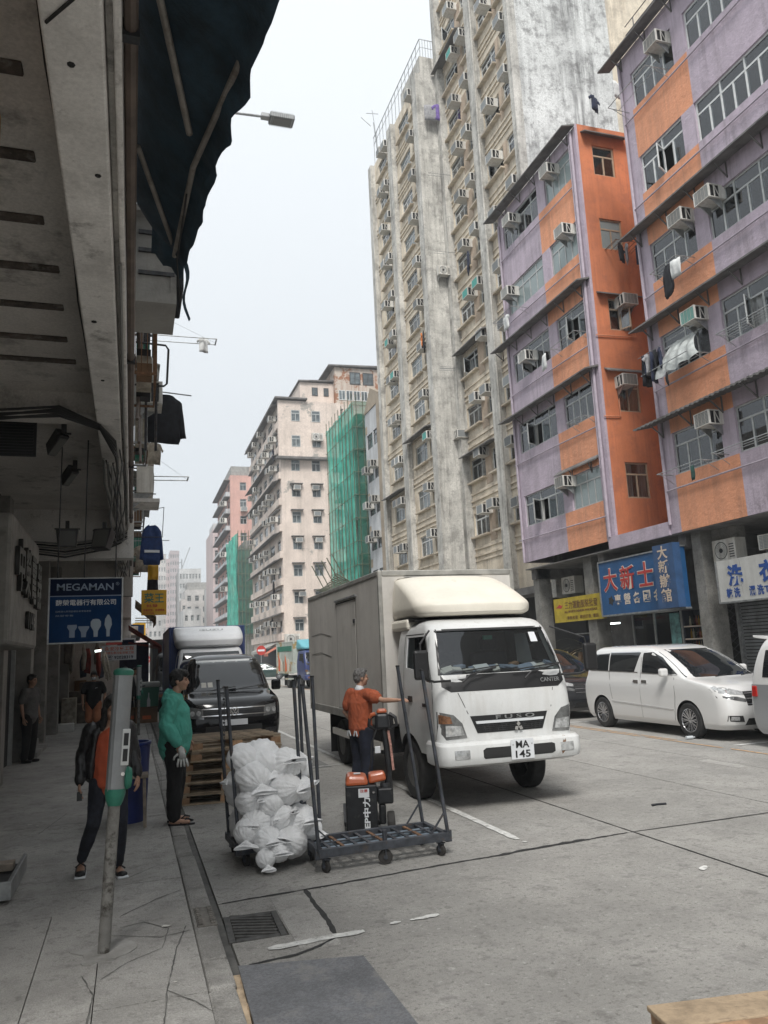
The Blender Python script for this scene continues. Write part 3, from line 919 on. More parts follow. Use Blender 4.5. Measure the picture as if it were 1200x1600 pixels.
def far_tower():
 root = E('apartment_tower', (14.4, 33.95, 0), 'weathered apartment tower beyond with a narrow stained end wall and rooftop railing', 'building')
 off = Vector((-14.4, -33.95, 0))
 def fin(mb, name, mats, smooth=False):
  mb.v = [tuple(Vector(p) + off) for p in mb.v]
  return mb.obj(name, mats, root, smooth=smooth)
 plx = Plane('X', 14.4)
 wins = [(39.9, 41.5), (38.98, 39.6), (36.0, 37.7), (34.95, 35.6)]
 holes = [(a, b, s_, s_ + 1.1) for s_ in FS for a, b in wins]
 mb = MB()
 wall(mb, plx, 33.96, 42.7, 3.6, 32.5, holes, .1, .4)
 fin(mb, 'wall', [CREAM, M['dark']])
 mb = MB()
 mb.face([(14.4, 33.96, 3.6), (15.8, 33.96, 3.6), (15.8, 33.96, 33.5), (14.4, 33.96, 33.5)])
 mb.face([(14.4, 42.7, 3.6), (24, 42.7, 3.6), (24, 42.7, 32.5), (14.4, 42.7, 32.5)])
 mb.face([(14.4, 33.96, 32.5), (24, 33.96, 32.5), (24, 42.7, 32.5), (14.4, 42.7, 32.5)])
 mb.box(14.41, 15.79, 33.97, 37.0, 32.5, 33.5)
 fin(mb, 'end_wall', [PIER])
 for (a, b) in ((33.94, 34.6), (38.15, 38.9), (42.2, 42.72)):
  fin(MB().box(14.1, 14.4, a, b, 3.6, 32.4), 'pier', PIER)
 for z0, z1, d in ((-.55, -.45, .05), (-.85, -.77, .07), (-1.05, -.98, .05)):
  for a, b in ((34.605, 38.145), (38.905, 42.195)):
   me = MB().box(-d, -.002, a + off.y, b + off.y, 0, z1 - z0).mesh('string_course', CREAM)
   for s_ in FS: link('string_course', me, root, (0, 0, s_ + z0))
 for i, s_ in enumerate(FS):
  for j, (a, b) in enumerate(wins):
   o = window(root, plx, a, b, s_, s_ + 1.1, (3, 2, 3, 2)[j], .28, .07, rnd.choice((M['alu_white'], M['alu'])), M['glass_far'], None, .055, True, sill=.2, sillm=CREAM)
   o.location += off
 for z, a, b in ((13.0, 34.6, 38.1), (10.7, 38.9, 42.2)):
  fin(MB().hexa([(13.8, a, z - .15), (13.8, b, z - .15), (14.4, b, z + .02), (14.4, a, z + .02), (13.8, a, z - .1), (13.8, b, z - .1), (14.4, b, z + .08), (14.4, a, z + .08)]), 'canopy', SOF)
 mb = MB()
 for q in range(15): mb.tube([(14.5, 34.0 + q * .6, 32.5 if q > 5 else 33.5), (14.5, 34.0 + q * .6, 34.6)], .02, 4)
 for q in range(9): mb.tube([(14.5 + q * .16, 34.0, 33.5), (14.5 + q * .16, 34.0, 34.6)], .014, 4)
 mb.tube([(15.8, 34, 34.6), (14.5, 34.0, 34.6), (14.5, 42.5, 34.6)], .025, 4).tube([(15.8, 34, 34.1), (14.5, 34.0, 34.1), (14.5, 42.5, 34.1)], .016, 4)
 fin(mb, 'roof_railing', M['steel'])
 mb = MB().tube([(14.6, 41.9, 32.5), (14.5, 42.3, 35.6)], .05, 5)
 mb.tube([(14.3, 42.3, 35.3), (13.7, 42.4, 35.9)], .03, 4).tube([(14.5, 42.2, 35.6), (14.4, 42.2, 36.4)], .02, 4)
 mb.tube([(14.0, 42.2, 36.1), (14.8, 42.2, 36.2)], .02, 4)
 fin(mb, 'aerial', M['steel'])
 mb = MB()
 for z in (15.6, 15.5, 26.2, 21.8): mb.tube([(14.35, 33.7, z), (15.75, 33.7, z + .05)], .012, 4).tube([(14.35, 33.5, z), (15.75, 33.5, z + .05)], .012, 4)
 fin(mb, 'drying_rack', M['steel'])
 pla = Plane('X', 14.35)
 bays = ('end', 'second', 'third', 'corner')
 for i, s_ in enumerate(FS):
  for j in range(4):
   if (i * 5 + j * 7) % 10 in (4, 9): continue
   u = (40.2, 39.25, 36.1, 35.1)[j] + rnd.uniform(-.2, .2)
   ac(pla, u, s_ + .72 + rnd.uniform(-.1, .12), f'{ORD[i + 1]} storey small air conditioner, {bays[j]} window of the farther stained tower', False, (i + j) % 11 == 5, 1.0)
 ply = Plane('Y', 33.9)
 condenser(ply, 14.95, 20.6, 'condenser unit with round black fan high on the narrow end wall', .9)
 ac(ply, 15.3, 12.0, 'boxy air conditioner low on the narrow stained end wall')
far_tower()
garment(TSHIRT, C_PURPLE, (15.3, 33.6, 30.4), R(10), 'purple shirt drying at the top of the narrow end wall', 'shirt', 'hanging_shirt', 1.5, 31)
garment(TOWEL, C_GREY, (14.7, 33.6, 30.3), R(-10), 'pinkish grey cloth drying beside the purple shirt', 'cloth', 'hanging_cloth', 1.5, 32)
garment(TROUSER, C_BLACK, (15.6, 33.6, 26.3), R(30), 'black trousers drying halfway down the narrow end wall', 'trousers', 'hanging_trousers', 1.3, 33, .7)
garment(JACKET, C_NAVY, (15.0, 30.9, 20.4), R(70), 'navy jacket drying on a rack of the cream tower', 'jacket', 'hanging_jacket', 1.5, 34, .8)
garment(TSHIRT, C_ORANGE, (14.0, 34.9, 17.9), R(70), 'orange shirt drying on the farther stained tower', 'shirt', 'hanging_shirt', 1.2, 35, .7)
garment(TROUSER, C_BLACK, (14.0, 34.6, 17.9), R(70), 'black trousers next to the orange shirt on the tower', 'trousers', 'hanging_trousers', 1.2, 36, .8)
# ------------------------------------------------------------------ ground
ROADC = mat('road_concrete', (0.325, 0.315, 0.295), 0.88, grain=(150, .22), var=(1.3, .13), dirt=[(.6, .45, (.235, .23, .215), .48), (1.7, .45, (.41, .40, .38), .54), (3.4, .7, (.165, .16, .15), .56), (9, .7, (.18, .175, .162), .54), (32, .85, (.14, .136, .125), .54), (22, .7, (.52, .51, .49), .58), (2.3, .9, (.085, .083, .078), .63)], bump=(70, .9), objrand=.06)
ROADP = mat('road_patch', (0.19, 0.188, 0.182), 0.85, var=(3, .15), dirt=(4, .5, (.11, .11, .105), .55), bump=(70, .35))
PAVC = mat('pavement_concrete', (0.36, 0.35, 0.33), 0.9, grain=(120, .2), var=(1.6, .14), dirt=[(1.4, .4, (.21, .205, .19), .5), (6, .6, (.19, .182, .168), .54), (18, .7, (.16, .155, .14), .55), (36, .6, (.48, .47, .44), .58), (2, .85, (.11, .105, .1), .62)], bump=(60, .9), objrand=.09)
KERBC = mat('kerb_granite', (0.28, 0.272, 0.255), 0.85, grain=(130, .25), var=(6, .2), dirt=[(5, .6, (.15, .145, .133), .53), (24, .5, (.15, .145, .133), .57)], bump=(60, 1.0), objrand=.12)
BASE = mat('joint_filler', (0.035, 0.034, 0.032), 0.95, var=(12, .4))
GUT = mat('gutter_grime', (0.09, 0.088, 0.082), 0.8, var=(6, .35))
WPAINT = mat('road_paint_white', (0.55, 0.55, 0.53), 0.8, var=(9, .2), dirt=(14, .8, (.24, .235, .22), .52))
YPAINT = mat('road_paint_yellow', (0.50, 0.30, 0.15), 0.8, var=(9, .2), dirt=(10, .9, (.26, .25, .23), .5))
def rough_strip(mb, pts, wdt, z, jit=.15, step=.12):
 """a flat painted or cracked strip with uneven edges along a polyline"""
 L = []
 for i in range(len(pts) - 1):
  a, b = Vector(pts[i]), Vector(pts[i + 1])
  n = max(1, int((b - a).length / step))
  for k in range(n + (1 if i == len(pts) - 2 else 0)): L.append(a.lerp(b, k / n))
 prev = None
 for i, p in enumerate(L):
  d = (L[min(i + 1, len(L) - 1)] - L[max(0, i - 1)]).normalized()
  q = Vector((-d.y, d.x)) * wdt / 2
  j1, j2 = 1 + rnd.uniform(-jit, jit), 1 + rnd.uniform(-jit, jit)
  if i in (0, len(L) - 1): j1 *= .55; j2 *= .55
  a, b = p + q * j1, p - q * j2
  if prev: mb.face([(*prev[1], z), (*b, z), (*a, z), (*prev[0], z)])
  prev = (a, b)
 return mb
def ground():
 g = MB().box(-70, 210, -62, 430, -.6, -.06).obj('ground', BASE)
 tag(g, kind='structure')
 road = tag(MB().box(.5, 12.2, -12, 420, -.055, -.03).obj('road', BASE), kind='structure')
 xs = [.64, 4.66, 6.70, 8.42, 12.05]
 ys = [-8, -1.2, 6.86, 14.9, 23, 31, 39, 47, 56, 66, 78, 92, 110, 140, 200, 400]
 gap = .009
 for i in range(4):
  for j in range(len(ys) - 1):
   y0, y1 = ys[j], ys[j + 1]
   if i == 0 and j == 1: y0, y1 = -1.2, 6.86
   mb = MB()
   x0, x1 = xs[i] + gap, xs[i + 1] - gap
   if i == 0 and j in (1, 2):          # the joint by the drain runs askew
    f = lambda x: 6.42 + (x - .64) * (6.86 - 6.42) / 4.0
    if j == 1: p = [(x0, y0), (x1, y0), (x1, f(x1) - gap), (x0, f(x0) - gap)]
    else: p = [(x0, f(x0) + gap), (x1, f(x1) + gap), (x1, y1), (x0, y1)]
   else:
    p = [(x0, y0 + gap), (x1, y0 + gap), (x1, y1 - gap), (x0, y1 - gap)]
   if i == 0 and j == 1:               # leave the opening of the drain free
    f0 = lambda x: 6.42 + (x - .64) * .11 - gap
    mb.prism([(1.03, y0), (x1, y0), (x1, f0(x1)), (1.03, f0(1.03))], -.03, 0, 'Z')
    mb.prism([(x0, y0), (1.03, y0), (1.03, 5.54), (x0, 5.54)], -.03, 0, 'Z')
    mb.prism([(x0, 6.09), (1.03, 6.09), (1.03, f0(1.03)), (x0, f0(x0))], -.03, 0, 'Z')
   else:
    mb.prism(p, -.03, 0, 'Z')
   mb.obj('road_slab', ROADC, road)
 # lighter concrete infill round the drain and later patches
 mb = MB()
 mb.prism([(1.04, 5.2), (1.3, 5.22), (1.33, 6.36), (1.04, 6.4)], .0, .003, 'Z')
 mb.obj('road_patch', PAVC, road)
 for (x0, x1, y0, y1) in ((8.15, 8.4, 9.3, 10.2), (5.0, 6.4, 17, 19), (1.6, 3.2, 13.0, 14.6)):
  MB().prism([(x0, y0), (x1, y0 + .05), (x1, y1), (x0, y1 - .06)], 0, .003, 'Z').obj('road_patch', ROADP if y0 > 12 else PAVC, road)
 # tarred cracks
 mb = MB()
 rough_strip(mb, [(1.335, 6.49), (1.325, 6.1), (1.33, 5.75), (1.31, 5.42)], .036, .004, .35, .06)
 rough_strip(mb, [(.70, 5.13), (1.0, 5.16), (1.16, 5.24), (1.31, 5.36)], .025, .004, .6, .06)
 rough_strip(mb, [(.68, 6.43), (1.5, 6.5), (2.4, 6.62), (3.0, 6.68), (3.6, 6.74), (4.6, 6.86)], .028, .0035, .7, .07)
 rough_strip(mb, [(3.0, 6.66), (3.5, 6.76), (4.1, 6.82)], .045, .004, .7, .07)
 rough_strip(mb, [(4.66, 6.86), (5.6, 6.87), (7.0, 6.9), (8.4, 6.9)], .018, .0035, .6, .1)
 rough_strip(mb, [(4.665, 3.0), (4.66, 8.0), (4.66, 14)], .014, .0038, .5, .1)
 mb.obj('tar_seam', mat('tar', (0.022, 0.022, 0.022), 0.8, var=(20, .4)), road)
 # far ends of the carriageway: side street
 # painted lines
 mb = MB()
 rough_strip(mb, [(3.55, 7.12), (3.56, 12), (3.57, 22)], .085, .007, .14, .1)
 rough_strip(mb, [(2.6, 13.2), (3.2, 13.2), (3.55, 13.25)], .06, .008, .3, .1)
 rough_strip(mb, [(.85, 5.33), (1.1, 5.35), (1.5, 5.375)], .075, .007, .2, .06)
 rough_strip(mb, [(1.7, 5.43), (1.78, 5.435)], .045, .007, .5, .03)
 rough_strip(mb, [(1.85, 5.44), (1.95, 5.445), (2.07, 5.46)], .05, .007, .45, .04)
 rough_strip(mb, [(3.56, 7.02), (3.57, 6.98)], .06, .007, .5, .03)
 rough_strip(mb, [(4.35, 5.5), (4.45, 5.6)], .05, .007, .6, .04)
 rough_strip(mb, [(4.9, 5.25), (5.0, 5.3)], .04, .007, .6, .04)
 rough_strip(mb, [(9.75, 11.2), (11.9, 11.2)], .09, .007, .3, .1)
 rough_strip(mb, [(9.75, 16.6), (11.9, 16.6)], .09, .007, .3, .1)
 tag(mb.obj('white_road_marking', WPAINT), kind='structure')
 mb = MB()
 for a, b in ((-2, 7.2), (7.6, 9.6), (9.9, 10.9), (11.05, 13.2), (13.3, 17.5), (17.6, 21), (21.4, 30), (30.5, 60)):
  rough_strip(mb, [(9.42, a), (9.44, b)], .055, .007, .25, .1)
 for a, b in ((12.4, 17.5), (18, 30), (31, 60)):
  rough_strip(mb, [(9.56, a), (9.57, b)], .04, .007, .3, .1)
 tag(mb.obj('yellow_road_marking', YPAINT), kind='structure')
 # pavement on the camera side
 pav = tag(MB().box(-6, .41, -4, 120, -.05, .08).obj('pavement', GUT), kind='structure')
 yl = [-3, 1.2, 2.9, 4.5, 6.2, 6.82, 8.0, 9.6, 11.3, 13.1, 15, 17, 19, 21, 24, 27, 31, 36, 42, 60]
 for i, (a, b) in enumerate(zip(yl, yl[1:])):
  sk = .05 * math.sin(i * 2.1)
  for (x0, x1) in (((-.163, .402),) if a < 5.1 else ()) + ((((-.5, -.165), (-2.2, -.502)) if a < 6 else ((-2.2, .402),))):
   g2 = .002
   MB().prism([(x0 + g2, a + g2 + sk), (x1 - g2, a + g2), (x1 - g2, b - g2), (x0 + g2, b - g2 + .05 * math.sin((i + 1) * 2.1))], .07, .13 + .002 * (i % 2), 'Z').obj('paving_slab', PAVC, pav)
 mb = MB()
 for pts in ([(-.14, 4.9), (.0, 5.1), (.2, 5.25), (.25, 5.6), (.1, 5.8), (-.05, 5.75)], [(.1, 3.7), (.18, 4.3), (.2, 4.6), (.28, 5.2), (.36, 5.6)], [(.2, 4.6), (.33, 4.4), (.4, 4.25)],
    [(-.05, 6.0), (.2, 6.3), (.38, 6.45)], [(.0, 7.0), (.2, 7.25), (.4, 7.35)], [(-.1, 5.62), (.2, 5.45), (.38, 5.5)], [(.42, 9.5), (.40, 11), (.46, 13), (.42, 16), (.5, 20)],
    [(-.9, 9.2), (-.7, 10.3)], [(-.2, 3.9), (-.17, 4.7), (-.24, 5.0)]):
  rough_strip(mb, [tuple(p) for p in pts], .007, .1345, .9, .04)
 mb.obj('crack', GUT, pav)
 # repair collar round the meter foot
 mb = MB()
 pts = [(-.136 + (.16 + .05 * math.sin(a * 3.1) + .03 * math.cos(a * 5)) * math.cos(a), 5.32 + (.2 + .06 * math.sin(a * 2.3)) * math.sin(a)) for a in [2 * PI * k / 22 for k in range(22)]]
 mb.prism(pts, .12, .139, 'Z')
 mb.obj('paving_repair', CONC, pav)
 # kerb stones
 kerb = tag(MB().box(.40, .64, -4, 120, -.05, -.008).obj('kerb', GUT), kind='structure')
 y = .6
 i = 0
 ln = [1.0, .95, 1.05, .93, .42, .62, .95, 1.0, .9]
 while y < 60:
  l = ln[i % 9] if y < 14 else 1.6
  if abs(y + l - 5.3) < 0: pass
  dz = rnd.uniform(-.006, .006)
  dx = rnd.uniform(-.006, .006)
  mb = MB().box(.405 + dx, .555 + dx, y + .006, y + l - .008, -.02, .13 + dz)
  mb.obj('kerb_stone', KERBC, kerb, bevel=.022)
  y += l
  i += 1
 # iron gully cover with raised chevrons, let into the kerb
 gc = MB().box(.43, .556, 5.52, 5.92, .1, .142)
 for k in range(9):
  for x in (.452, .53): gc.cbox((x, 5.55 + k * .042, .146), (.03, .022, .012))
 gc.obj('gully_cover', mat('worn_iron', (0.15, 0.14, 0.125), 0.7, .4, var=(14, .4)), kerb, bevel=.004)
 # opposite pavement
 fp = tag(MB().box(12.2, 17, -12, 57, -.05, .08).obj('far_pavement', BASE), kind='structure')
 for k in range(34):
  MB().box(12.36, 16.9, -8 + k * 1.9 + .005, -8 + (k + 1) * 1.9 - .005, .06, .13).obj('paving_slab', PAVC, fp)
 MB().box(12.2, 12.35, -8, 57, -.04, .13).obj('kerb_stone', KERBC, fp, bevel=.02)
 tag(MB().box(15, 17, 78, 300, -.05, .13).obj('far_pavement', PAVC), kind='structure')
 tag(MB().box(12.2, 200, 57.5, 82.5, -.05, 0).obj('side_street', ROADC), kind='structure')
ground()
def drain():
 t = E('drain_grate', (.805, 5.815, 0), 'dark cast iron drain grate set in the road beside the kerb', 'drain')
 iron = mat('cast_iron', (0.075, 0.073, 0.07), 0.6, .5, var=(16, .35), dirt=(9, .5, (.16, .14, .12), .6))
 MB().box(-.17, .215, -.26, .265, -.03, -.026).obj('pit', M['dark'], t)
 mb = MB().box(-.165, -.12, -.265, .27, -.025, .004).box(.175, .22, -.265, .27, -.025, .004).box(-.119, .174, -.265, -.215, -.025, .004).box(-.119, .174, .22, .27, -.025, .004)
 mb.obj('frame', iron, t, bevel=.004)
 for k in range(8):                     # oblique bars
  y = -.215 + k * .062
  MB().bar((-.118, y + .07, -.012), (.173, y - .035, -.012), .027, .028).obj('bar', iron, t, bevel=.003)
 t.rotation_euler = (0, 0, R(-2))
drain()
# ------------------------------------------------------------------ buildings further down the street
PALE = mat('peeling_pale_render', (0.62, 0.53, 0.465), 0.9, var=(.5, .1), grain=(9, .12), patch=(.42, .6, (.33, .31, .28)), streak=(.5, (.3, .26, .22), 1.6), bump=(4, .4))
WGREY = mat('white_grey_tiles', (0.50, 0.51, 0.52), 0.8, var=(.9, .1), streak=(.8, (.26, .26, .26), 2.2), bump=(6, .2))
TANP = mat('tan_tiles', (0.34, 0.28, 0.21), 0.8, var=(1.2, .15), streak=(.4, (.2, .16, .12), 2))
PINKW = mat('salmon_render', (0.56, 0.34, 0.29), 0.9, var=(.4, .1), streak=(.5, (.33, .2, .17), 1.2))
RUSTW = mat('rust_stained_white', (0.48, 0.42, 0.36), 0.9, patch=(.55, .53, (.27, .12, .06)), streak=(.8, (.25, .1, .05), 3))
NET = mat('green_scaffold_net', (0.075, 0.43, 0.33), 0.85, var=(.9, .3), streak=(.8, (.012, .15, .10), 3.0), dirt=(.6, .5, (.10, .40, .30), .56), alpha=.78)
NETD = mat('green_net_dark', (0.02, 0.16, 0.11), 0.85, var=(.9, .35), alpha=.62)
BAMB = mat('bamboo_pole', (0.10, 0.11, 0.07), 0.7, var=(4, .3))
def far_windows(root, off, pl, wins, zs, h, frame='alu', sill=0, hood=0, hm=SOF, wallm=None, dep=.08):
 for i, s_ in enumerate(zs):
  for j, (a, b) in enumerate(wins):
   o = window(root, pl, a, b, s_, s_ + h, 2, .3, dep, M[frame], M['glass_far'], None, .07, True, sill=sill, sillm=wallm)
   o.location += off
   if hood:
    mb = MB()
    pl.box(mb, a - .2, b + .2, s_ + h + .12, s_ + h + .2, -hood, -.002)
    mb.v = [tuple(Vector(p) + off) for p in mb.v]
    mb.obj('window_hood', hm, root)
def block(name, x0, x1, y0, y1, z1, label, m, front=None, side=None, zs=(), h=1.2, z0=0.1, frame='alu', hood=0, extra=None, cat='building', dep=.08, side_h=None, side_zs=None):
 """an apartment block: side wall along the street (x = x0) and front wall (y = y0), windows let into both"""
 root = E(name, (x0, y0, 0), label, cat)
 off = Vector((-x0, -y0, 0))
 mb = MB()
 plx, ply = Plane('X', x0), Plane('Y', y0)
 zs = list(zs)
 szs = list(side_zs) if side_zs is not None else zs
 sh = side_h or h
 wall(mb, plx, y0, y1, z0, z1, [(a, b, z, z + sh) for z in szs for a, b in (side or ())], dep, .3)
 wall(mb, ply, x0, x1, z0, z1, [(a, b, z, z + h) for z in zs for a, b in (front or ())], dep, .3)
 mb.m = 0
 mb.face([(x1, y0, z0), (x1, y1, z0), (x1, y1, z1), (x1, y0, z1)])
 mb.face([(x0, y1, z0), (x1, y1, z0), (x1, y1, z1), (x0, y1, z1)])
 mb.v = [tuple(Vector(p) + off) for p in mb.v]
 mb.obj('wall', [m, M['dark']], root)
 MB().box(0, x1 - x0, 0, y1 - y0, z1 - .02, z1 + .12).obj('roof', m, root)
 far_windows(root, off, plx, side or (), szs, sh, frame, dep=dep * .6)
 far_windows(root, off, ply, front or (), zs, h, frame, hood=hood, dep=dep * .6)
 return root, off
def part(root, off, mb, name, m, smooth=False):
 mb.v = [tuple(Vector(p) + off) for p in mb.v]
 return mb.obj(name, m, root, smooth=smooth)
# white-grey infill building with a tan pilaster
root, off = block('infill_building', 15.6, 22, 46.3, 50.6, 18.5, 'narrow white and grey tiled building with a tan pilaster and paired dark windows', WGREY, None, [(47.6, 48.75), (49.0, 50.25)], [6.3, 8.69, 11.1, 13.45, 15.8], 1.05, frame='alu_dark')
part(root, off, MB().box(15.42, 15.6, 46.25, 47.4, .1, 18.9), 'pilaster', TANP)
part(root, off, MB().prism([(47.4, 18.5), (50.6, 18.5), (50.6, 18.6), (49.0, 20.0), (47.4, 19.2)], 15.55, 15.9, 'X'), 'pediment', TANP)
mb = MB()
for z in (7.9, 10.2, 12.5, 14.9, 17.3):
 for y in (47.42, 50.1): mb.box(15.58, 15.599, y, y + .45, z - .3, z + .25)
part(root, off, mb, 'tan_tile_panel', TANP)
pl = Plane('X', 15.6)
for i, (y, z) in enumerate(((49.7, 14.0), (48.3, 14.15), (49.8, 11.55), (48.4, 11.75), (49.5, 9.2), (48.3, 9.35))):
 ac(pl, y, z, 'air conditioner at the %s window, %s pair down the white and grey building' % ('far' if i % 2 == 0 else 'pilaster side', ['second', 'third', 'fourth'][i // 2]), False, False, 1.15)
# building wrapped in green netting on bamboo scaffold
root = E('scaffolded_building', (15, 51.4, 0), 'building wrapped in green mesh on scaffolding next to the white grey infill', 'building')
off = Vector((-15, -51.4, 0))
part(root, off, MB().box(16.2, 24, 52.2, 59.2, .1, 19.2), 'wall', WGREY)
def folds(x0, y0, y1, z0, z1, ny, nz, amp, axis='X'):
 mb = MB()
 def fn(p, q):
  y = y0 + (y1 - y0) * p
  z = z0 + (z1 - z0) * q
  d = amp * (noise.noise((y * 1.3, z * .12, 3)) + .6 * noise.noise((y * 4.2, z * .25, 7)) + .35 * math.sin(z * 3.4) * .2)
  return (x0 + d, y, z) if axis == 'X' else (y, x0 + d, z)
 return mb.grid(fn, ny, nz)
part(root, off, folds(15.0, 51.4, 59.3, 2.6, 19.8, 70, 60, .22), 'netting', NET, True)
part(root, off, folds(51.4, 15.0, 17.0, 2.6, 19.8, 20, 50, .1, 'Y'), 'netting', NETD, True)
for k in range(7):
 part(root, off, MB().box(15.3, 16.15, 51.7, 59, 3.6 + k * 2.55, 3.7 + k * 2.55), 'scaffold_board', TANP)
for k in range(9):
 part(root, off, MB().tube([(14.93, 51.5 + k * .95, .1), (14.9, 51.5 + k * .95, 20.4)], .03, 5), 'bamboo_pole', BAMB)
for k in range(4):
 part(root, off, MB().tube([(15.2 + k * .5, 51.33, .1), (15.2 + k * .5, 51.33, 20.3)], .03, 5), 'bamboo_pole', BAMB)
for k in range(11):
 part(root, off, MB().tube([(14.9, 51.2, 3 + k * 1.65), (14.9, 59.4, 3.05 + k * 1.65)], .022, 5), 'bamboo_pole', BAMB)
 part(root, off, MB().tube([(14.8, 51.3, 3 + k * 1.65), (17, 51.3, 3.02 + k * 1.65)], .022, 5), 'bamboo_pole', BAMB)
# slatted catch platform that leans out from the scaffold
for k in range(16):
 a = k / 15
 part(root, off, MB().bar((13.2 + .1 * a, 51.0 + a * 6.5, 7.3 - .6 * math.sin(a * 2)), (14.9, 51.0 + a * 6.5, 6.3 + .1 * math.sin(a * 5)), .28, .04), 'platform_plank', BAMB)
for k in range(5):
 part(root, off, MB().tube([(14.9, 51.3 + k * 1.6, 5.0), (13.0, 51.1 + k * 1.6, 8.6)], .04, 5), 'bamboo_pole', BAMB)
# big pale corner building
BS = [4.57 + 2.955 * i for i in range(9)]
root, off = block('corner_building', 15.6, 26.5, 83, 105.5, 30.3, 'big pale peeling corner apartment building across the side street', PALE, [(16.75, 17.75), (19.1, 20.1), (21.8, 22.7)], [(84.2, 86.2), (88, 91), (92.5, 95), (96.5, 99), (100.5, 104)], BS, 1.3, hood=.5, dep=.12)
plf, pls = Plane('Y', 83.0), Plane('X', 15.6)
# enclosed balconies and canopies along the street side
for i, s_ in enumerate(BS):
 part(root, off, MB().hexa([(14.7, 83.6, s_ + 1.75), (14.7, 105.6, s_ + 1.75), (15.59, 105.6, s_ + 2.05), (15.59, 83.6, s_ + 2.05), (14.7, 83.6, s_ + 1.82), (14.7, 105.6, s_ + 1.82), (15.59, 105.6, s_ + 2.12), (15.59, 83.6, s_ + 2.12)]) if i % 3 != 1 else MB().box(15.2, 15.598, 84, 105.5, s_ + 1.62, s_ + 1.75), 'canopy', SOF)
 part(root, off, MB().box(15.3, 15.598, 83.02, 105.5, s_ - .9, s_ - .15), 'balcony_parapet', PALE)
part(root, off, MB().box(15.3, 22.5, 82.4, 82.99, 23.8, 30.3), 'upper_storeys', PALE)
for s_ in BS[7:]:
 for a, b in ((16.75, 17.75), (19.1, 20.1)):
  o = window(root, Plane('Y', 82.4), a, b, s_ - .3, s_ + 1.0, 2, .3, -.04, M['alu'], M['glass_far'], None, .07, True)
  o.location += off
part(root, off, MB().box(15.0, 22.6, 82.2, 83, 23.55, 23.8), 'ledge', SOF)
part(root, off, MB().box(14.9, 18.6, 82.0, 106, 30.42, 30.6), 'canopy', SOF)
# rooftop huts
part(root, off, MB().box(18.2, 24.6, 84, 96, 30.42, 33.2), 'rooftop_hut', PALE)
part(root, off, MB().hexa([(18.0, 83.7, 33.2), (24.8, 83.7, 33.5), (24.8, 96, 33.5), (18.0, 96, 33.2), (18.0, 83.7, 33.35), (24.8, 83.7, 33.7), (24.8, 96, 33.7), (18.0, 96, 33.35)]), 'roof_sheet', SOF)
part(root, off, MB().box(22.2, 27.5, 83.2, 92, 30.42, 35.0), 'rooftop_hut', RUSTW)
part(root, off, MB().hexa([(21.4, 82.8, 35.0), (28.3, 82.8, 35.2), (28.3, 92, 35.2), (21.4, 92, 35.0), (21.4, 82.8, 35.15), (28.3, 82.8, 35.4), (28.3, 92, 35.4), (21.4, 92, 35.15)]), 'roof_sheet', SOF)
for a, b, y in ((19.6, 20.3, 84.0), (21.0, 21.6, 84.0)):
 o = window(root, Plane('Y', y), a, b, 31.6, 32.6, 2, 0, -.06, M['alu_dark'], M['glass_far'], None, .06, True)
 o.location += off
for a in (22.6, 23.5, 24.4, 25.3, 26.2):
 o = window(root, Plane('Y', 83.2), a, a + .8, 31.0, 32.2, 2, 0, -.06, M['alu_white'], M['glass_far'], None, .06, True)
 o.location += off
for a in (24.0, 25.6):
 o = window(root, Plane('Y', 83.2), a, a + 1.3, 33.0, 34.5, 2, 0, -.06, M['alu_dark'], M['glass_far'], None, .08, True)
 o.location += off
# air conditioners of the corner building
k = 0
for i, s_ in enumerate(BS):
 for j, y in enumerate((85.0, 87.4, 90.2, 93.4, 97.5, 101.5)):
  if (i * 5 + j * 3) % 7 in (1, 4): continue
  ac(Plane('X', 15.3), y, s_ + .55 + .3 * math.sin(i * 3 + j), f'{ORD[i + 1]} storey air conditioner, {ORD[j + 1]} balcony from the corner of the pale building', False, False, 1.5)
for i, x in ((1, 17.5), (2, 99), (3, 17.3), (3, 19.5), (4, 19.4), (5, 17.2), (5, 19.3)):
 if x == 99: continue
 ac(plf, x + .1, BS[i] + .75, f'{ORD[i + 1]} storey front air conditioner of the pale building, {"corner" if x < 18.5 else "netting"} side', False, False, 1.25)
condenser(Plane('Y', 82.4), 19.6, 25.6, 'condenser unit below the upper front windows of the pale building', 1.6)
condenser(plf, 16.3, 3.2, 'big condenser unit above the shops at the pale building corner', 2.0)
garment(JACKET, C_BLACK, (14.9, 85.2, 10.2), R(70), 'black jacket hung from a lower storey of the pale corner building', 'jacket', 'hanging_jacket', 2.0, 41, .8)
garment(JACKET, C_BLACK, (14.9, 86.5, 6.2), R(70), 'black jacket hung just above the shop awnings of the pale building', 'jacket', 'hanging_jacket', 2.0, 42, .8)
garment(TSHIRT, C_NAVY, (14.9, 83.8, 24.9), R(70), 'dark shirt hung at the pale building corner ledge', 'shirt', 'hanging_shirt', 2.0, 43, .9)
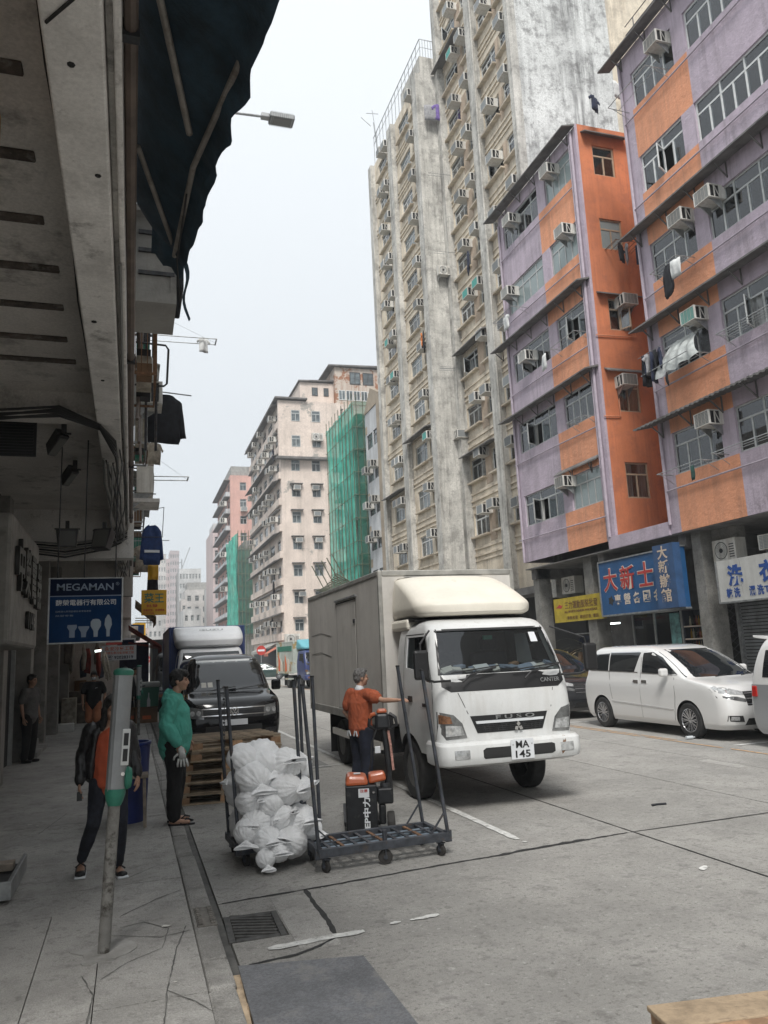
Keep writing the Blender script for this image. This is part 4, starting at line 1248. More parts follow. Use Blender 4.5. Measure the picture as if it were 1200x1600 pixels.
# shops under it: dark mouths, awnings
mb = MB().box(15.55, 15.59, 83.5, 105, .15, 3.0)
part(root, off, mb, 'shopfront', M['dark'])
AWN = mat('grey_awning', (0.30, 0.30, 0.28), .8, var=(2, .2))
for (y0, y1, z, d, m, l) in ((86, 92, 3.5, 2.2, AWN, 'pale grey sloping shop awning under the pale corner building'), (83.4, 86, 3.2, 1.7, mat('red_awning', (0.40, 0.13, 0.08), .8, var=(2, .2)), 'faded red shop awning at the pale building corner')):
 mb = MB().hexa([(15.5 - d, y0, z - .9), (15.5 - d, y1, z - .9), (15.5, y1, z), (15.5, y0, z), (15.5 - d, y0, z - .85), (15.5 - d, y1, z - .85), (15.5, y1, z + .06), (15.5, y0, z + .06)])
 mb.box(15.5 - d, 15.5 - d + .03, y0, y1, z - 1.15, z - .9)
 tag(mb.obj('shop_awning', m), l, 'awning')
# second netted block and the salmon block behind it
root = E('scaffolded_building', (14.4, 112, 0), 'lower building under green mesh in front of the salmon apartment block', 'building')
off = Vector((-14.4, -112, 0))
part(root, off, MB().box(15.6, 24, 113, 124.5, .1, 19), 'wall', CONC)
part(root, off, folds(14.4, 112, 125, 5.4, 20.0, 60, 40, .35), 'netting', NET, True)
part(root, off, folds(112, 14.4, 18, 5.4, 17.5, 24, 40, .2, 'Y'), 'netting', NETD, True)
for k in range(8): part(root, off, MB().tube([(14.5 + k * .5, 111.8, .1), (14.5 + k * .5, 111.8, 20.3)], .06, 4), 'bamboo_pole', BAMB)
for k in range(9): part(root, off, MB().tube([(14.3, 111.8, 5 + k * 1.8), (18.2, 111.8, 5 + k * 1.8)], .05, 4), 'bamboo_pole', BAMB)
for k in range(12): part(root, off, MB().tube([(13.6 - .5 * math.sin(k), 111 + k, 4.5 + .6 * math.sin(k * 2.3)), (15 + k * .1, 112 + k * .7, 6.4 + .5 * math.cos(k * 1.7))], .07, 4), 'bamboo_pole', BAMB)
PS = [4 + 2.9 * i for i in range(10)]
root, off = block('apartment_building', 15.6, 26, 129.5, 150, 32.6, 'salmon pink apartment block behind the green netted building', PINKW, [(17.2, 18.3), (21, 22)], [(130.5, 133), (135, 138), (140, 143), (145, 148)], PS, 1.4, dep=.15)
for i, s_ in enumerate(PS):
 part(root, off, MB().box(14.6, 15.58, 130, 150, s_ + 1.8, s_ + 1.95), 'canopy', SOF)
 part(root, off, MB().box(14.9, 15.58, 130, 150, s_ - 1.0, s_ - .2), 'balcony_parapet', WGREY)
part(root, off, MB().box(15.8, 22, 130, 140, 32.7, 34.4), 'rooftop_hut', CONC)
for i in (3, 5, 7, 8):
 ac(Plane('X', 14.9), 131, PS[i] + .4, f'air conditioner on the street side of the salmon block, {ORD[i]} storey', False, False, 2.0)
ac(Plane('Y', 129.5), 17.8, 26.4, 'air conditioner under a front window of the salmon block', False, False, 1.8)
# distant blocks at the end of the street
FAR1 = mat('distant_pale_block', (0.45, 0.43, 0.41), .9, var=(.3, .2), streak=(.3, (.3, .3, .3), .8))
FAR2 = mat('distant_pinkish_block', (0.46, 0.38, 0.37), .9, var=(.2, .1))
FAR3 = mat('distant_mauve_tower', (0.40, 0.35, 0.35), .9, var=(.15, .1))
FAR4 = mat('distant_white_block', (0.47, 0.47, 0.46), .9, var=(.3, .2), streak=(.7, (.25, .25, .25), .5))
def far_block(x0, x1, y0, y1, z1, m, label, nx, nz, nxs=0, ww=.5, ztop=None):
 dx = (x1 - x0) / max(1, nx)
 fr = [(x0 + (i + .5 - ww / 2) * dx, x0 + (i + .5 + ww / 2) * dx) for i in range(nx)]
 dz = (z1 - 3) / nz
 return block('distant_block', x0, x1, y0, y1, z1, label, m, fr, [(y0 + 1 + i * (y1 - y0 - 1) / max(1, nxs), y0 + 1 + (i + .6) * (y1 - y0 - 1) / max(1, nxs)) for i in range(nxs)], [3 + i * dz for i in range(nz)], dz * .5, dep=.25)
far_block(13.4, 16.8, 300, 312, 43.4, FAR3, 'tall slim mauve tower rising far down the street', 4, 15)
far_block(11.6, 13.4, 302, 312, 40.5, FAR2, 'slightly lower tan wing attached to the slim mauve tower', 2, 14)
r_, o_ = far_block(12.7, 18.4, 200, 215, 19.6, FAR1, 'cluttered cream block with rooftop sheds below the distant tower', 3, 6)
part(r_, o_, MB().box(13.2, 18.0, 201, 210, 19.7, 21.6), 'rooftop_hut', CONC)
r_, o_ = far_block(17.3, 22.2, 190, 215, 19.4, FAR4, 'white balconied block at the bend of the street', 2, 6, 0, .7)
for i in range(6): part(r_, o_, MB().box(17.2, 21.4, 188.8, 190, 2.4 + i * 2.73, 3.3 + i * 2.73), 'balcony_parapet', FAR4)
far_block(13.0, 19.2, 232, 250, 28.6, FAR4, 'distant white block with rows of windows behind the cream block', 7, 9)
r_, o_ = far_block(16.6, 20.2, 170, 186, 30.0, FAR2, 'pale pink narrow block beyond the salmon building', 2, 9)
part(r_, o_, MB().box(16.8, 20, 171, 180, 30.1, 31.6), 'rooftop_hut', FAR4)
far_block(6.6, 9.6, 240, 260, 34, FAR1, 'pale grey tower showing between the yellow sign and the lorry', 4, 12)
far_block(3.5, 6.4, 180, 200, 17, FAR4, 'low white block at the end of the street behind the awnings', 3, 6)
far_block(.2, 3.3, 168, 175, 9, FAR2, 'low brownish block closing the view at the kerb far away', 4, 3)
far_block(9.2, 12.4, 150, 170, 11.5, FAR4, 'white shop block with a signboard above the parked trucks', 3, 4)
r_, o_ = far_block(10.4, 11.6, 178, 186, 15.5, FAR1, 'narrow cream block wrapped by a strip of netting far off', 1, 5)
mb = MB().tube([(19.5, 330, 20), (19.5, 330, 44)], .35, 4).tube([(19.5, 330, 40), (22.8, 330, 49)], .25, 4).tube([(19.5, 330, 43), (17.5, 330, 42)], .25, 4)
tag(mb.obj('tower_crane', M['steel']), 'thin tower crane far off beside the mauve tower', 'crane')
# the row goes on behind the camera on the far side (unseen; added without windows to darken the reflections in windscreens)
block('apartment_building', 14, 26, -45, 7.3, 29, 'unseen drab block next to the lilac building, added for dark windscreen reflections', CONC, None, None, [], 1.3)
HZ = bpy.data.materials.new('haze')
HZ.use_nodes = True
HZ.node_tree.nodes.clear()
_o = HZ.node_tree.nodes.new('ShaderNodeOutputMaterial')
_v = HZ.node_tree.nodes.new('ShaderNodeVolumePrincipled')
_v.inputs['Color'].default_value = (.86, .9, .94, 1)
_v.inputs['Density'].default_value = .0011
HZ.node_tree.links.new(_v.outputs[0], _o.inputs['Volume'])
tag(MB().box(-75, 215, -66, 435, -1.6, 52).obj('haze', HZ), kind='stuff')
# ------------------------------------------------------------------ arcade building over the near pavement
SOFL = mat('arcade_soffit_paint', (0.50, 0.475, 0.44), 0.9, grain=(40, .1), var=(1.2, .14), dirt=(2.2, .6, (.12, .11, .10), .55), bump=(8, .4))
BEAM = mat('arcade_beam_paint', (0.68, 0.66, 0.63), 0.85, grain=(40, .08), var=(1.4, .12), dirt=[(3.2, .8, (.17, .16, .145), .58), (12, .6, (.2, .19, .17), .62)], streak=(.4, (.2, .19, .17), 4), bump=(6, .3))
STAIN = mat('rusty_damp_soffit', (0.075, 0.06, 0.05), 0.95, var=(6, .5), dirt=(8, .7, (.2, .19, .17), .52))
TANPL = mat('tan_plaster', (0.42, 0.27, 0.15), 0.9, var=(5, .2), dirt=(7, .8, (.1, .07, .05), .58), bump=(14, .6))
BRPIPE = mat('brown_pipe', (0.10, 0.075, 0.06), 0.6, var=(5, .3))
CABLE = mat('black_cable', (0.012, 0.012, 0.012), 0.6)
GREYC = mat('grey_cable', (0.2, 0.2, 0.19), 0.6)
WALLD = mat('shop_wall_dark', (0.20, 0.19, 0.17), 0.85, var=(1.5, .4), dirt=(3, .6, (.025, .022, .02), .5), bump=(9, .3))
TILE = mat('shop_wall_tile', (0.23, 0.22, 0.20), 0.6, var=(2, .25), dirt=(3, .5, (.06, .055, .05), .55))
SHUT = mat('roller_shutter', (0.20, 0.21, 0.215), 0.5, .4, var=(3, .2), dirt=(4, .5, (.1, .09, .08), .55))
def arcade():
 root = E('arcade_building', (-.15, 2, 0), 'shaded arcade building overhead with a worn concrete edge beam above the pavement', 'building')
 off = Vector((.15, -2, 0))
 def P_(mb, name, m, smooth=False, bevel=0, parent=None):
  mb.v = [tuple(Vector(p) + off) for p in mb.v]
  return mb.obj(name, m, parent or root, smooth=smooth, bevel=bevel)
 # soffit slab, edge beam, cross beams
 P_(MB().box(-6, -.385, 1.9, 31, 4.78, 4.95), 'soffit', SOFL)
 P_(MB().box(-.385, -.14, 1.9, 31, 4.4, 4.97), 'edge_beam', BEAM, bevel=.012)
 P_(MB().box(-.138, -.105, 1.9, 31, 4.52, 4.97), 'moulding', BEAM, bevel=.008)
 P_(MB().box(-.104, -.07, 1.9, 31, 4.44, 4.97), 'moulding', BEAM, bevel=.01)
 P_(MB().box(-6, -.387, 8.7, 9.15, 4.55, 4.78), 'cross_beam', SOFL)
 P_(MB().box(-6, .02, 15.6, 16.0, 3.85, 4.78), 'cross_beam', BEAM)
 P_(MB().box(-6, .02, 22.6, 23.0, 3.7, 4.78), 'cross_beam', SOFL)
 P_(MB().box(-6, -.02, 29.5, 31, 3.5, 4.78), 'cross_beam', SOFL)
 for i, y in enumerate((3.75, 4.47, 5.17, 5.85, 6.52, 7.2, 7.75)):
  P_(MB().box(-2.0, -.55 - .02 * (i % 3), y - .045, y + .045, 4.755, 4.782), 'stained_rib', STAIN, bevel=.01)
 P_(MB().box(-.95, -.70, 1.2, 4.15, 4.25, 4.778), 'downstand', TANPL, bevel=.03)
 # facade above (seen edge-on) and roof
 mb = MB()
 plx = Plane('X', -.02, -1)
 hs = [(3 + 4.2 * i, 5.6 + 4.2 * i, z, z + 1.3) for i in range(6) for z in (5.9, 8.7)]
 wall(mb, plx, 1.9, 31, 4.97, 11.5, hs, .15, .5)
 mb.m = 0
 mb.face([(-.02, 31, .1), (-6, 31, .1), (-6, 31, 11.5), (-.02, 31, 11.5)])
 mb.face([(-.02, 1.9, 4.97), (-6, 1.9, 4.97), (-6, 1.9, 11.5), (-.02, 1.9, 11.5)])
 mb.face([(-.02, 1.9, 11.5), (-6, 1.9, 11.5), (-6, 31, 11.5), (-.02, 31, 11.5)])
 P_(mb, 'facade', [BEAM, M['dark']])
 for (a, b, c, d) in hs:
  o = window(root, plx, a, b, c, d, 4, .3, .08, M['alu'], M['glass_far'], None, .05, True)
  o.location += off
 # shop wall with pilasters, doors and shutters
 P_(MB().box(-2.6, -2.15, 2, 31, .1, 4.78), 'shop_wall', WALLD)
 P_(MB().box(-6, -2.15, 1.5, 1.9, .1, 4.78), 'end_wall', TILE)
 for y in (9.0, 13.0, 16.4, 19.2, 22.4, 26):
  P_(MB().box(-2.15, -1.82, y, y + .42, .13, 4.5), 'pilaster', TILE, bevel=.01)
 for k, y in enumerate((9.42, 13.42, 16.82, 19.62, 22.82)):
  w_ = 2.2 if k != 1 else 2.6
  if k in (0, 2, 4):
   mb = MB()
   for q in range(24): mb.box(-2.13, -2.10 + .015 * (q % 2), y + .2, y + w_, .14 + q * .12, .255 + q * .12)
   P_(mb, 'roller_shutter', SHUT)
  else:
   P_(MB().box(-2.149, -2.12, y + .2, y + w_, .13, 2.6), 'doorway', M['dark'])
   P_(MB().box(-2.14, -2.05, y + .14, y + .2, .13, 2.66).box(-2.14, -2.05, y + w_, y + w_ + .06, .13, 2.66).box(-2.14, -2.05, y + .2, y + w_, 2.6, 2.66), 'door_frame', M['alu'])
 P_(MB().box(-2.12, -1.72, 17.0, 19.0, .1, .22).box(-2.12, -1.9, 17.0, 19.0, .22, .34), 'door_step', CONC)
 # pipes and cables along the edge beam
 def tube(pts, r, m, name='pipe', n=8):
  P_(MB().tube(pts, r, n), name, m, 40)
 tube([(-.035, 1.9, 4.56), (-.035, 31, 4.56)], .032, BRPIPE)
 for y in (3.1, 7, 11, 15, 19, 24): P_(MB().box(-.07, .003, y, y + .05, 4.515, 4.6), 'pipe_clip', M['steel_dark'])
 tube([(-.10, 5, 4.42), (-.11, 8.7, 4.41), (-.09, 12, 4.43), (-.1, 16, 4.4), (-.06, 20, 4.2), (-.1, 28, 4.3)], .012, GREYC, 'cable', 5)
 for k in range(9):
  pts = []
  for q in range(9):
   y = 9.5 + q * 1.6
   pts.append((-.16 + .06 * math.sin(k * 2 + q * 1.3) - .02 * k, y, 4.36 - .05 * (k % 4) - .12 * abs(math.sin(q * .9 + k))))
  tube(pts, .010 + .003 * (k % 3), (CABLE, GREYC, GREYC)[k % 3], 'cable', 5)
 for k in range(5):
  tube([(-2.1, 8.55 - .03 * k, 4.5 - .03 * k), (-1.4, 8.5, 4.47 - .02 * k - .04 * (k % 2)), (-.75, 8.45 + .02 * k, 4.53 - .02 * k), (-.35, 8.5 + .04 * k, 4.36), (-.2, 8.9 + .1 * k, 4.3 - .02 * k), (-.19, 9.6 + .2 * k, 4.28)], .014, CABLE, 'cable', 6)
 for k in range(6):
  tube([(-2.2, 15.5 - .03 * k, 4.18 - .04 * k), (-1.2, 15.45, 4.1 - .05 * k), (-.5, 15.5, 4.2 - .04 * k), (-.1, 15.4 + .05 * k, 4.35 - .03 * k)], .016, CABLE if k % 2 else GREYC, 'cable', 6)
 tube([(-.42, 2.5, 4.74), (-.43, 3.6, 4.70), (-.40, 4.6, 4.66), (-.44, 6.2, 4.7), (-.41, 8.5, 4.68)], .007, CABLE, 'cable', 5)
 tube([(-.36, 2.98, 4.395), (-.15, 2.7, 4.39)], .008, CABLE, 'cable', 5)
 # vent grille under the soffit
 mb = MB().box(-1.7, -1.06, 9.3, 9.34, 4.2, 4.65)
 for q in range(12): mb.box(-1.68, -1.09, 9.285, 9.3, 4.23 + q * .034, 4.245 + q * .034)
 P_(mb, 'vent_grille', M['black'])
 # small fittings and holes in the beam
 mb = MB()
 for (x, y) in ((-.28, 3.2), (-.2, 4.0), (-.3, 5.9), (-.28, 7.2), (-.25, 10.3)): mb.lathe([(.012 + .01 * (y % 1), -.004), (.02, .004)], (x, y, 4.398), 7)
 P_(mb, 'anchor_hole', M['dark'])
arcade()
LAMP = mat('lamp_housing', (0.05, 0.05, 0.05), .5, .3, var=(9, .3))
LENS = mat('lamp_lens', (0.13, 0.13, 0.12), .25)
def floodlight(x, y, z, yaw, tilt, w_, h_, label, box=False):
 t = E('floodlight', (x, y, z), label, 'floodlight')
 MB().box(-.03, .03, -.03, .03, -.02, .12).box(-w_ / 2 - .02, w_ / 2 + .02, -.015, .015, -.02, .0).obj('bracket', LAMP, t)
 mb = MB().hexa([(-w_ / 2 * .8, -.06, -h_), (w_ / 2 * .8, -.06, -h_), (w_ / 2 * .8, .1, -h_ * .9), (-w_ / 2 * .8, .1, -h_ * .9), (-w_ / 2, -.06, 0), (w_ / 2, -.06, 0), (w_ / 2, .1, -.03), (-w_ / 2, .1, -.03)])
 o = mb.obj('housing', LAMP, t, bevel=.01, rot=(tilt, 0, yaw))
 MB().box(-w_ / 2 * .75, w_ / 2 * .75, -.068, -.06, -h_ * .92, -.04).obj('lens', LENS, o)
 return t
floodlight(-.82, 9.9, 4.66, R(35), R(58), .13, .36, 'slim floodlight under the soffit next to the dark vent grille')
floodlight(-.80, 11.6, 4.62, R(35), R(60), .12, .32, 'slim floodlight under the soffit, farther from the vent grille')
floodlight(-1.0, 13.2, 4.02, 0, R(8), .34, .3, 'square floodlight facing the street on the cable bundle above the hanging sign')
floodlight(-.42, 12.6, 3.9, R(-25), R(-22), .3, .36, 'tilted black spotlight above the corner of the hanging blue sign')
MB().tube([(-1.0, 13.2, 4.1), (-1.0, 13.2, 4.78)], .02, 6)
# torn dark blue awning
AWB = mat('dark_blue_tarpaulin', (0.018, 0.040, 0.058), 0.8, var=(5, .4), bump=(30, .5))
AWP = mat('awning_pole_paint', (0.22, 0.205, 0.185), 0.6, .2, var=(6, .3), dirt=(9, .6, (.09, .06, .04), .55))
def awning():
 t = E('awning', (0, 3, 4.8), 'torn dark blue awning with scalloped edge over the kerb', 'awning')
 off = Vector((0, -3, -4.8))
 edge = [(.80, .8), (.72, 1.6), (.63, 2.3), (.565, 2.62), (.545, 2.85), (.50, 3.1), (.515, 3.3), (.455, 3.5), (.47, 3.68), (.415, 3.86), (.43, 4.05), (.40, 4.16), (.385, 4.35), (.40, 4.45), (.365, 4.62), (.36, 4.75), (.33, 4.95), (.31, 5.05)]
 bm_v = []
 mb = MB()
 n = 90
 def ed(y):
  for a, b in zip(edge, edge[1:]):
   if a[1] <= y <= b[1]:
    f = (y - a[1]) / (b[1] - a[1])
    return a[0] + (b[0] - a[0]) * f
  return edge[-1][0]
 for i in range(n + 1):
  y = .8 + (5.05 - .8) * i / n
  e_ = ed(y) - .012 * abs(math.sin(y * 9.5))
  for j in range(13):
   p = j / 12
   z = 5.0 - .42 * p - .05 * math.sin(p * PI) * (1 + .4 * math.sin(y * 4)) - (.10 * max(0, p - .8) / .2) + .012 * math.sin(y * 23 + p * 3) * p
   bm_v.append((-.045 + (e_ + .045) * p, y, z))
 mb.v = bm_v
 for i in range(n):
  for j in range(12):
   a = i * 13 + j
   mb.f.append((a, a + 1, a + 14, a + 13))
 mb.fm = [0] * len(mb.f)
 mb.v = [tuple(Vector(p) + off) for p in mb.v]
 o = mb.obj('fabric', AWB, t, smooth=True, fix=False)
 s_ = o.modifiers.new('thickness', 'SOLIDIFY')
 s_.thickness = .004
 # hanging strip of cloth at the low end
 mb = MB()
 mb.grid(lambda p, q: (.31 + .05 * q + .02 * math.sin(q * 7) + .03 * (p - .5) * (1 - q * .6), 5.05 + .35 * q, 4.52 - .28 * q + .02 * p), 3, 10)
 mb.grid(lambda p, q: (.10 + .22 * p, 5.05 + .25 * q, 4.75 - .18 * p - .06 * q + .02 * math.sin(p * 13)), 8, 3)
 mb.v = [tuple(Vector(p) + off) for p in mb.v]
 o = mb.obj('torn_strip', AWB, t, smooth=True, fix=False)
 # white glints: small holes are left out; tubes of the frame
 for (a, b, r) in (((.085, 3.16, 4.8), (.265, 3.84, 4.62), .018), ((.0, 4.27, 4.8), (.245, 5.06, 4.62), .016), ((.62, 2.2, 4.56), (.30, 4.05, 4.57), .017), ((.30, 4.05, 4.57), (.25, 5.1, 4.58), .017)):
  m_ = MB().tube([Vector(a) + off, Vector(b) + off], r, 8)
  m_.obj('frame_pole', AWP, t, smooth=40)
 m_ = MB().tube([Vector((.28, 4.3, 4.55)) + off, Vector((.262, 5.0, 4.5)) + off, Vector((.30, 5.3, 4.3)) + off], .006, 5)
 m_.obj('cord', CABLE, t)
awning()
# street lamp on an arm
t = E('street_lamp', (-.02, 29.0, 24.0), 'street lamp head on a long arm reaching over the street from above the awning', 'street lamp')
MB().tube([(0, 0, .1), (5.3, 0, .35)], .055, 8).obj('arm', M['steel'], t, smooth=40)
MB().box(4.95, 5.3, -.14, .14, .26, .46).obj('housing', mat('lamp_grey', (.32, .33, .33), .5, .3), t, bevel=.03)
MB().box(5.3, 6.35, -.3, .3, .22, .44).obj('head', mat('lamp_grey2', (.16, .165, .165), .5, .3), t, bevel=.03)
mb = MB()
for k in range(12): mb.box(5.36 + k * .08, 5.39 + k * .08, -.33, .33, .21, .46)
mb.obj('cooling_fin', M['steel'], t)
MB().box(5.45, 6.2, -.22, .22, .2, .22).obj('lens', LENS, t)
# ------------------------------------------------------------------ hanging blue sign under the arcade
SBLUE = mat('sign_blue', (0.006, 0.032, 0.10), 0.8, spec=.1, var=(3, .15))
SNAVY = mat('sign_navy', (0.006, 0.012, 0.035), 0.8, spec=.1)
SWHITE = mat('sign_white', (0.62, 0.64, 0.66), 0.5)
SGREY = mat('sign_grey_print', (0.20, 0.25, 0.33), 0.5)
t = E('hanging_sign', (-.525, 10, 2.87), 'dark blue lamp shop sign hanging across the pavement with light bulb pictures', 'sign')
MB().box(-.405, .405, 0, .1, -.755, 0).obj('panel', SBLUE, t)
MB().box(-.403, .403, -.004, 0, -.2, -.003).obj('band', SNAVY, t)
MB().box(-.403, .403, -.006, -.001, -.212, -.202).obj('rule', SGREY, t)
MB().box(-.42, -.405, -.01, .11, -.77, .012).box(.405, .42, -.01, .11, -.77, .012).box(-.405, .405, -.01, .11, 0, .012).box(-.405, .405, -.01, .11, -.77, -.755).obj('frame', M['steel'], t)
text('lettering', 'MEGAMAN', .64, .085, SGREY, t, (-.01, -.006, -.1), FACE_CAM, bold=.012)
text('lettering', '®', .04, .04, SGREY, t, (.355, -.006, -.065), FACE_CAM)
text('lettering', '馥榮電器行有限公司', .68, .07, SWHITE, t, (0, -.003, -.285), FACE_CAM, bold=.008)
text('lettering', '冠絕港九照明設備批發零售專家', .40, .022, SGREY, t, (-.14, -.003, -.39), FACE_CAM)
text('lettering', '批發零售', .20, .022, SGREY, t, (-.24, -.003, -.44), FACE_CAM)
BULB = mat('bulb_print', (0.30, 0.35, 0.40), .5)
for x, k in ((-.15, 0), (-.02, 1), (.115, 2), (.255, 3)):
 pr = ([(0, -.70), (.03, -.70), (.03, -.62), (.055, -.58), (.05, -.55), (0, -.55)], [(0, -.70), (.025, -.70), (.03, -.64), (.06, -.59), (.06, -.57), (0, -.57)],
          [(0, -.70), (.022, -.70), (.025, -.63), (.058, -.57), (.058, -.52), (.035, -.49), (0, -.485)], [(0, -.70), (.018, -.70), (.02, -.62), (.042, -.56), (.035, -.49), (.008, -.44), (0, -.44)])[k]
 full = pr + [(-a, b) for a, b in reversed(pr[1:-1])]
 MB().prism([(x + a, b) for a, b in full], -.006, -.001, 'Y').obj('bulb_picture', BULB if k > 1 else SGREY, t)
for x in (-.33, -.03, .33): MB().tube([(x, .05, .01), (x + .01, .05, 1.75)], .008, 6).obj('hanger', M['steel_dark'], t)
# shop name panel with raised characters, deeper in the arcade
t = E('shop_name_panel', (-1.3, 10.9, 2.1), 'pale shop name panel with raised black characters under the arcade', 'sign')
MB().box(-.85, 0, -1.35, 1.35, .0, 1.5).obj('panel', TILE, t, bevel=.05)
RAISED = mat('raised_black_letter', (0.02, 0.018, 0.016), .5)
for i, c in enumerate('中榮電器'):
 text('character', c, .52, .62, RAISED, t, (.005, -.85 + i * .62, .95 - .03 * i), (R(90), 0, R(90)), .05, .02)
text('lettering', '114E', .7, .22, RAISED, t, (.005, .35, .35), (R(90), 0, R(90)), .04, .02)
t = E('wall_notice', (-1.85, 12.98, 2.9), 'faded red printed notice on the shop pilaster', 'poster')
MB().box(-.28, .02, -.02, -.002, -.35, .35).obj('paper', TILE, t)
text('lettering', '出租', .2, .5, mat('print_red', (.35, .04, .03), .6), t, (-.13, -.022, 0), FACE_CAM)
# deeper shop front things on the near side: hanging goods, little awnings, signs
RED_A = mat('dark_red_awning', (0.16, 0.02, 0.015), .8, var=(3, .3))
YEL = mat('sign_yellow', (0.62, 0.34, 0.015), .5, var=(3, .1))
t = E('projecting_sign', (.57, 22, 3.12), 'yellow projecting sign with green characters and red lines above the arcade edge', 'sign')
MB().box(-.33, .33, 0, .1, 0, .68).obj('panel', YEL, t, bevel=.01)
SGRN = mat('sign_green', (0.03, 0.16, 0.12), .5)
SRED = mat('sign_red', (0.42, 0.03, 0.02), .5)
text('lettering', '菜王', .52, .27, SGRN, t, (0, -.003, .46), FACE_CAM, bold=.015)
text('lettering', '批發', .3, .08, SRED, t, (-.05, -.003, .25), FACE_CAM, bold=.01)
text('lettering', '新鮮蔬菜、批發零售', .55, .065, SRED, t, (0, -.003, .13), FACE_CAM, bold=.01)
text('lettering', '歡迎光臨', .28, .05, SRED, t, (-.14, -.003, .05), FACE_CAM)
t = E('shop_sign', (-.33, 24, 1.97), 'white shop sign with orange characters and a phone number over the pavement', 'sign')
MB().box(-.5, .47, 0, .06, 0, .42).obj('panel', SWHITE, t)
SORG = mat('sign_orange', (0.60, 0.12, 0.03), .5)
text('lettering', '永安冷氣工程', .8, .12, SORG, t, (0, -.003, .33), FACE_CAM, bold=.012)
text('lettering', '專營各款冷氣安裝工程', .8, .075, SORG, t, (0, -.003, .21), FACE_CAM, bold=.01)
text('lettering', '☎ 92028319', .72, .12, SNAVY, t, (.02, -.003, .08), FACE_CAM, bold=.015)
for (x0, x1, y, z0, z1, m, l) in ((-.1, .95, 27, 3.05, 2.35, RED_A, 'sloping dark red shop awning above the phone number sign'), (.1, .72, 25, 3.72, 3.2, mat('striped_awning', (.33, .24, .15), .8, var=(4, .3)), 'short tan awning just under the yellow projecting sign')):
 mb = MB().hexa([(x0, y, z0), (x1, y, z1), (x1, y + 3, z1), (x0, y + 3, z0), (x0, y, z0 + .06), (x1, y, z1 + .06), (x1, y + 3, z1 + .06), (x0, y + 3, z0 + .06)])
 mb.box(x1 - .02, x1, y, y + 3, z1 - .16, z1)
 for k in range(3): mb.bar((x0, y + .1 + k * 1.4, z0 - .5), (x1 - .02, y + .1 + k * 1.4, z1), .025)
 tag(mb.obj('shop_awning', m), l, 'awning')
# tall side wall of the shop row beyond the arcade and goods hung outside
t = E('shop_row', (-2.2, 31.2, 0), 'row of shop buildings continuing on the near side beyond the arcade', 'building')
mb = MB().box(-4, -.3, 0, 45, 3.6, 11).box(-4, -.1, 0, 45, .1, 3.59)
mb.obj('wall', WALLD, t)
for k in range(7): MB().box(1.9, 2.55, 2 + k * 6, 7 + k * 6, 2.9 + .2 * (k % 3), 3.0 + .2 * (k % 3)).obj('canopy', (SOF, RED_A, AWN)[k % 3], t)
GOODS = [mat('hung_goods_%d' % i, c, .8, var=(6, .4)) for i, c in enumerate(((.12, .1, .08), (.3, .27, .22), (.2, .03, .02), (.04, .05, .08)))]
for i in range(8):
 y = 24.5 + (i * 1.37) % 6
 x = -1.75 + (i * .37) % .9
 tag(link('hanging_bag', cloth_mesh('hanging_bag', [(-.06, 0), (-.12, -.25), (-.1, -.75 - .1 * (i % 3)), (.1, -.8), (.13, -.25), (.06, 0)], GOODS[i % 4], .05, .02, 12, i), None, (x, y, 2.7 - .15 * (i % 4)), (0, 0, i)), ('brown', 'pale', 'dark red', 'navy')[i % 4] + (' long' if i < 4 else ' short') + ' bundle hung outside the dim shop, ' + ('wall' if (i * .37) % .9 < .45 else 'kerb') + ' side ' + ('near' if y < 27 else 'far'), 'goods', 'goods hung outside the dim shop')
ROPEW = mat('pale_mop_strands', (.42, .38, .31), .9, var=(20, .3))
t = E('hanging_mop', (-.62, 20, 2.15), 'pale stringy mop heads hung under the blue sign', 'mop')
for k in range(12): MB().tube([(.02 * math.sin(k), .02 * math.cos(k), 0), (.07 * math.sin(k * 2), .07 * math.cos(k * 2), -.15), (.05 * math.sin(k * 2) + .1, .08 * math.cos(k), -.45 - .02 * k)], .022, 5).obj('strand', ROPEW, t, smooth=True)
tag(MB().box(-.45, -.02, 0, .3, 0, .22).obj('styrofoam_box', mat('styrofoam', (.55, .55, .53), .8, var=(6, .1)), loc=(-1.42, 22.9, .13), bevel=.02), 'white styrofoam box on the pavement by the dark pilaster', 'box')
# ------------------------------------------------------------------ clutter on the arcade facade, seen edge-on
plE = Plane('X', -.02, -1)
t = E('balcony_cage', (.0, 7.7, 5.45), 'dirty concrete balcony box jutting out just beyond the awning', 'balcony')
MB().box(-.03, .40, 0, .8, 0, .12).box(-.03, .38, .02, .08, .12, .95).box(.34, .40, .0, .8, .121, .5).box(-.03, .46, -.1, .9, .951, 1.02).obj('slab', CONC, t)
MB().box(.40, .47, -.05, .7, .15, .93).obj('dark_curtain', C_BLACK, t, bevel=.02)
for z in (.3, .55, .75): MB().box(.02, .38, -.012, .02, z, z + .04).obj('rail', M['steel_dark'], t)
tag(link('plastic_bag', cloth_mesh('plastic_bag', [(-.02, 0), (-.06, -.1), (-.11, -.25), (-.09, -.34), (.08, -.34), (.11, -.24), (.06, -.1), (.02, 0)], C_WHITE, .08, .01, 14, 3), None, (.225, 11, 6.15)), 'white plastic bag hanging from the arcade facade', 'bag')
t = E('clothes_rack', (.0, 11, 5.75), 'black bent tube laundry frame beside the white plastic bag', 'frame')
MB().tube([(0, 0, .62), (.42, 0, .6), (.46, 0, .54), (.44, 0, .02), (.4, 0, -.02), (.0, 0, -.02)], .016, 8).obj('tube', M['steel_dark'], t, smooth=40)
for (x, z0, z1) in ((.16, -.9, .9), (.30, -.9, -.1)): MB().tube([(x, .3, z0), (x, .3, z1)], .02, 6).obj('upright', M['steel_dark'], t)
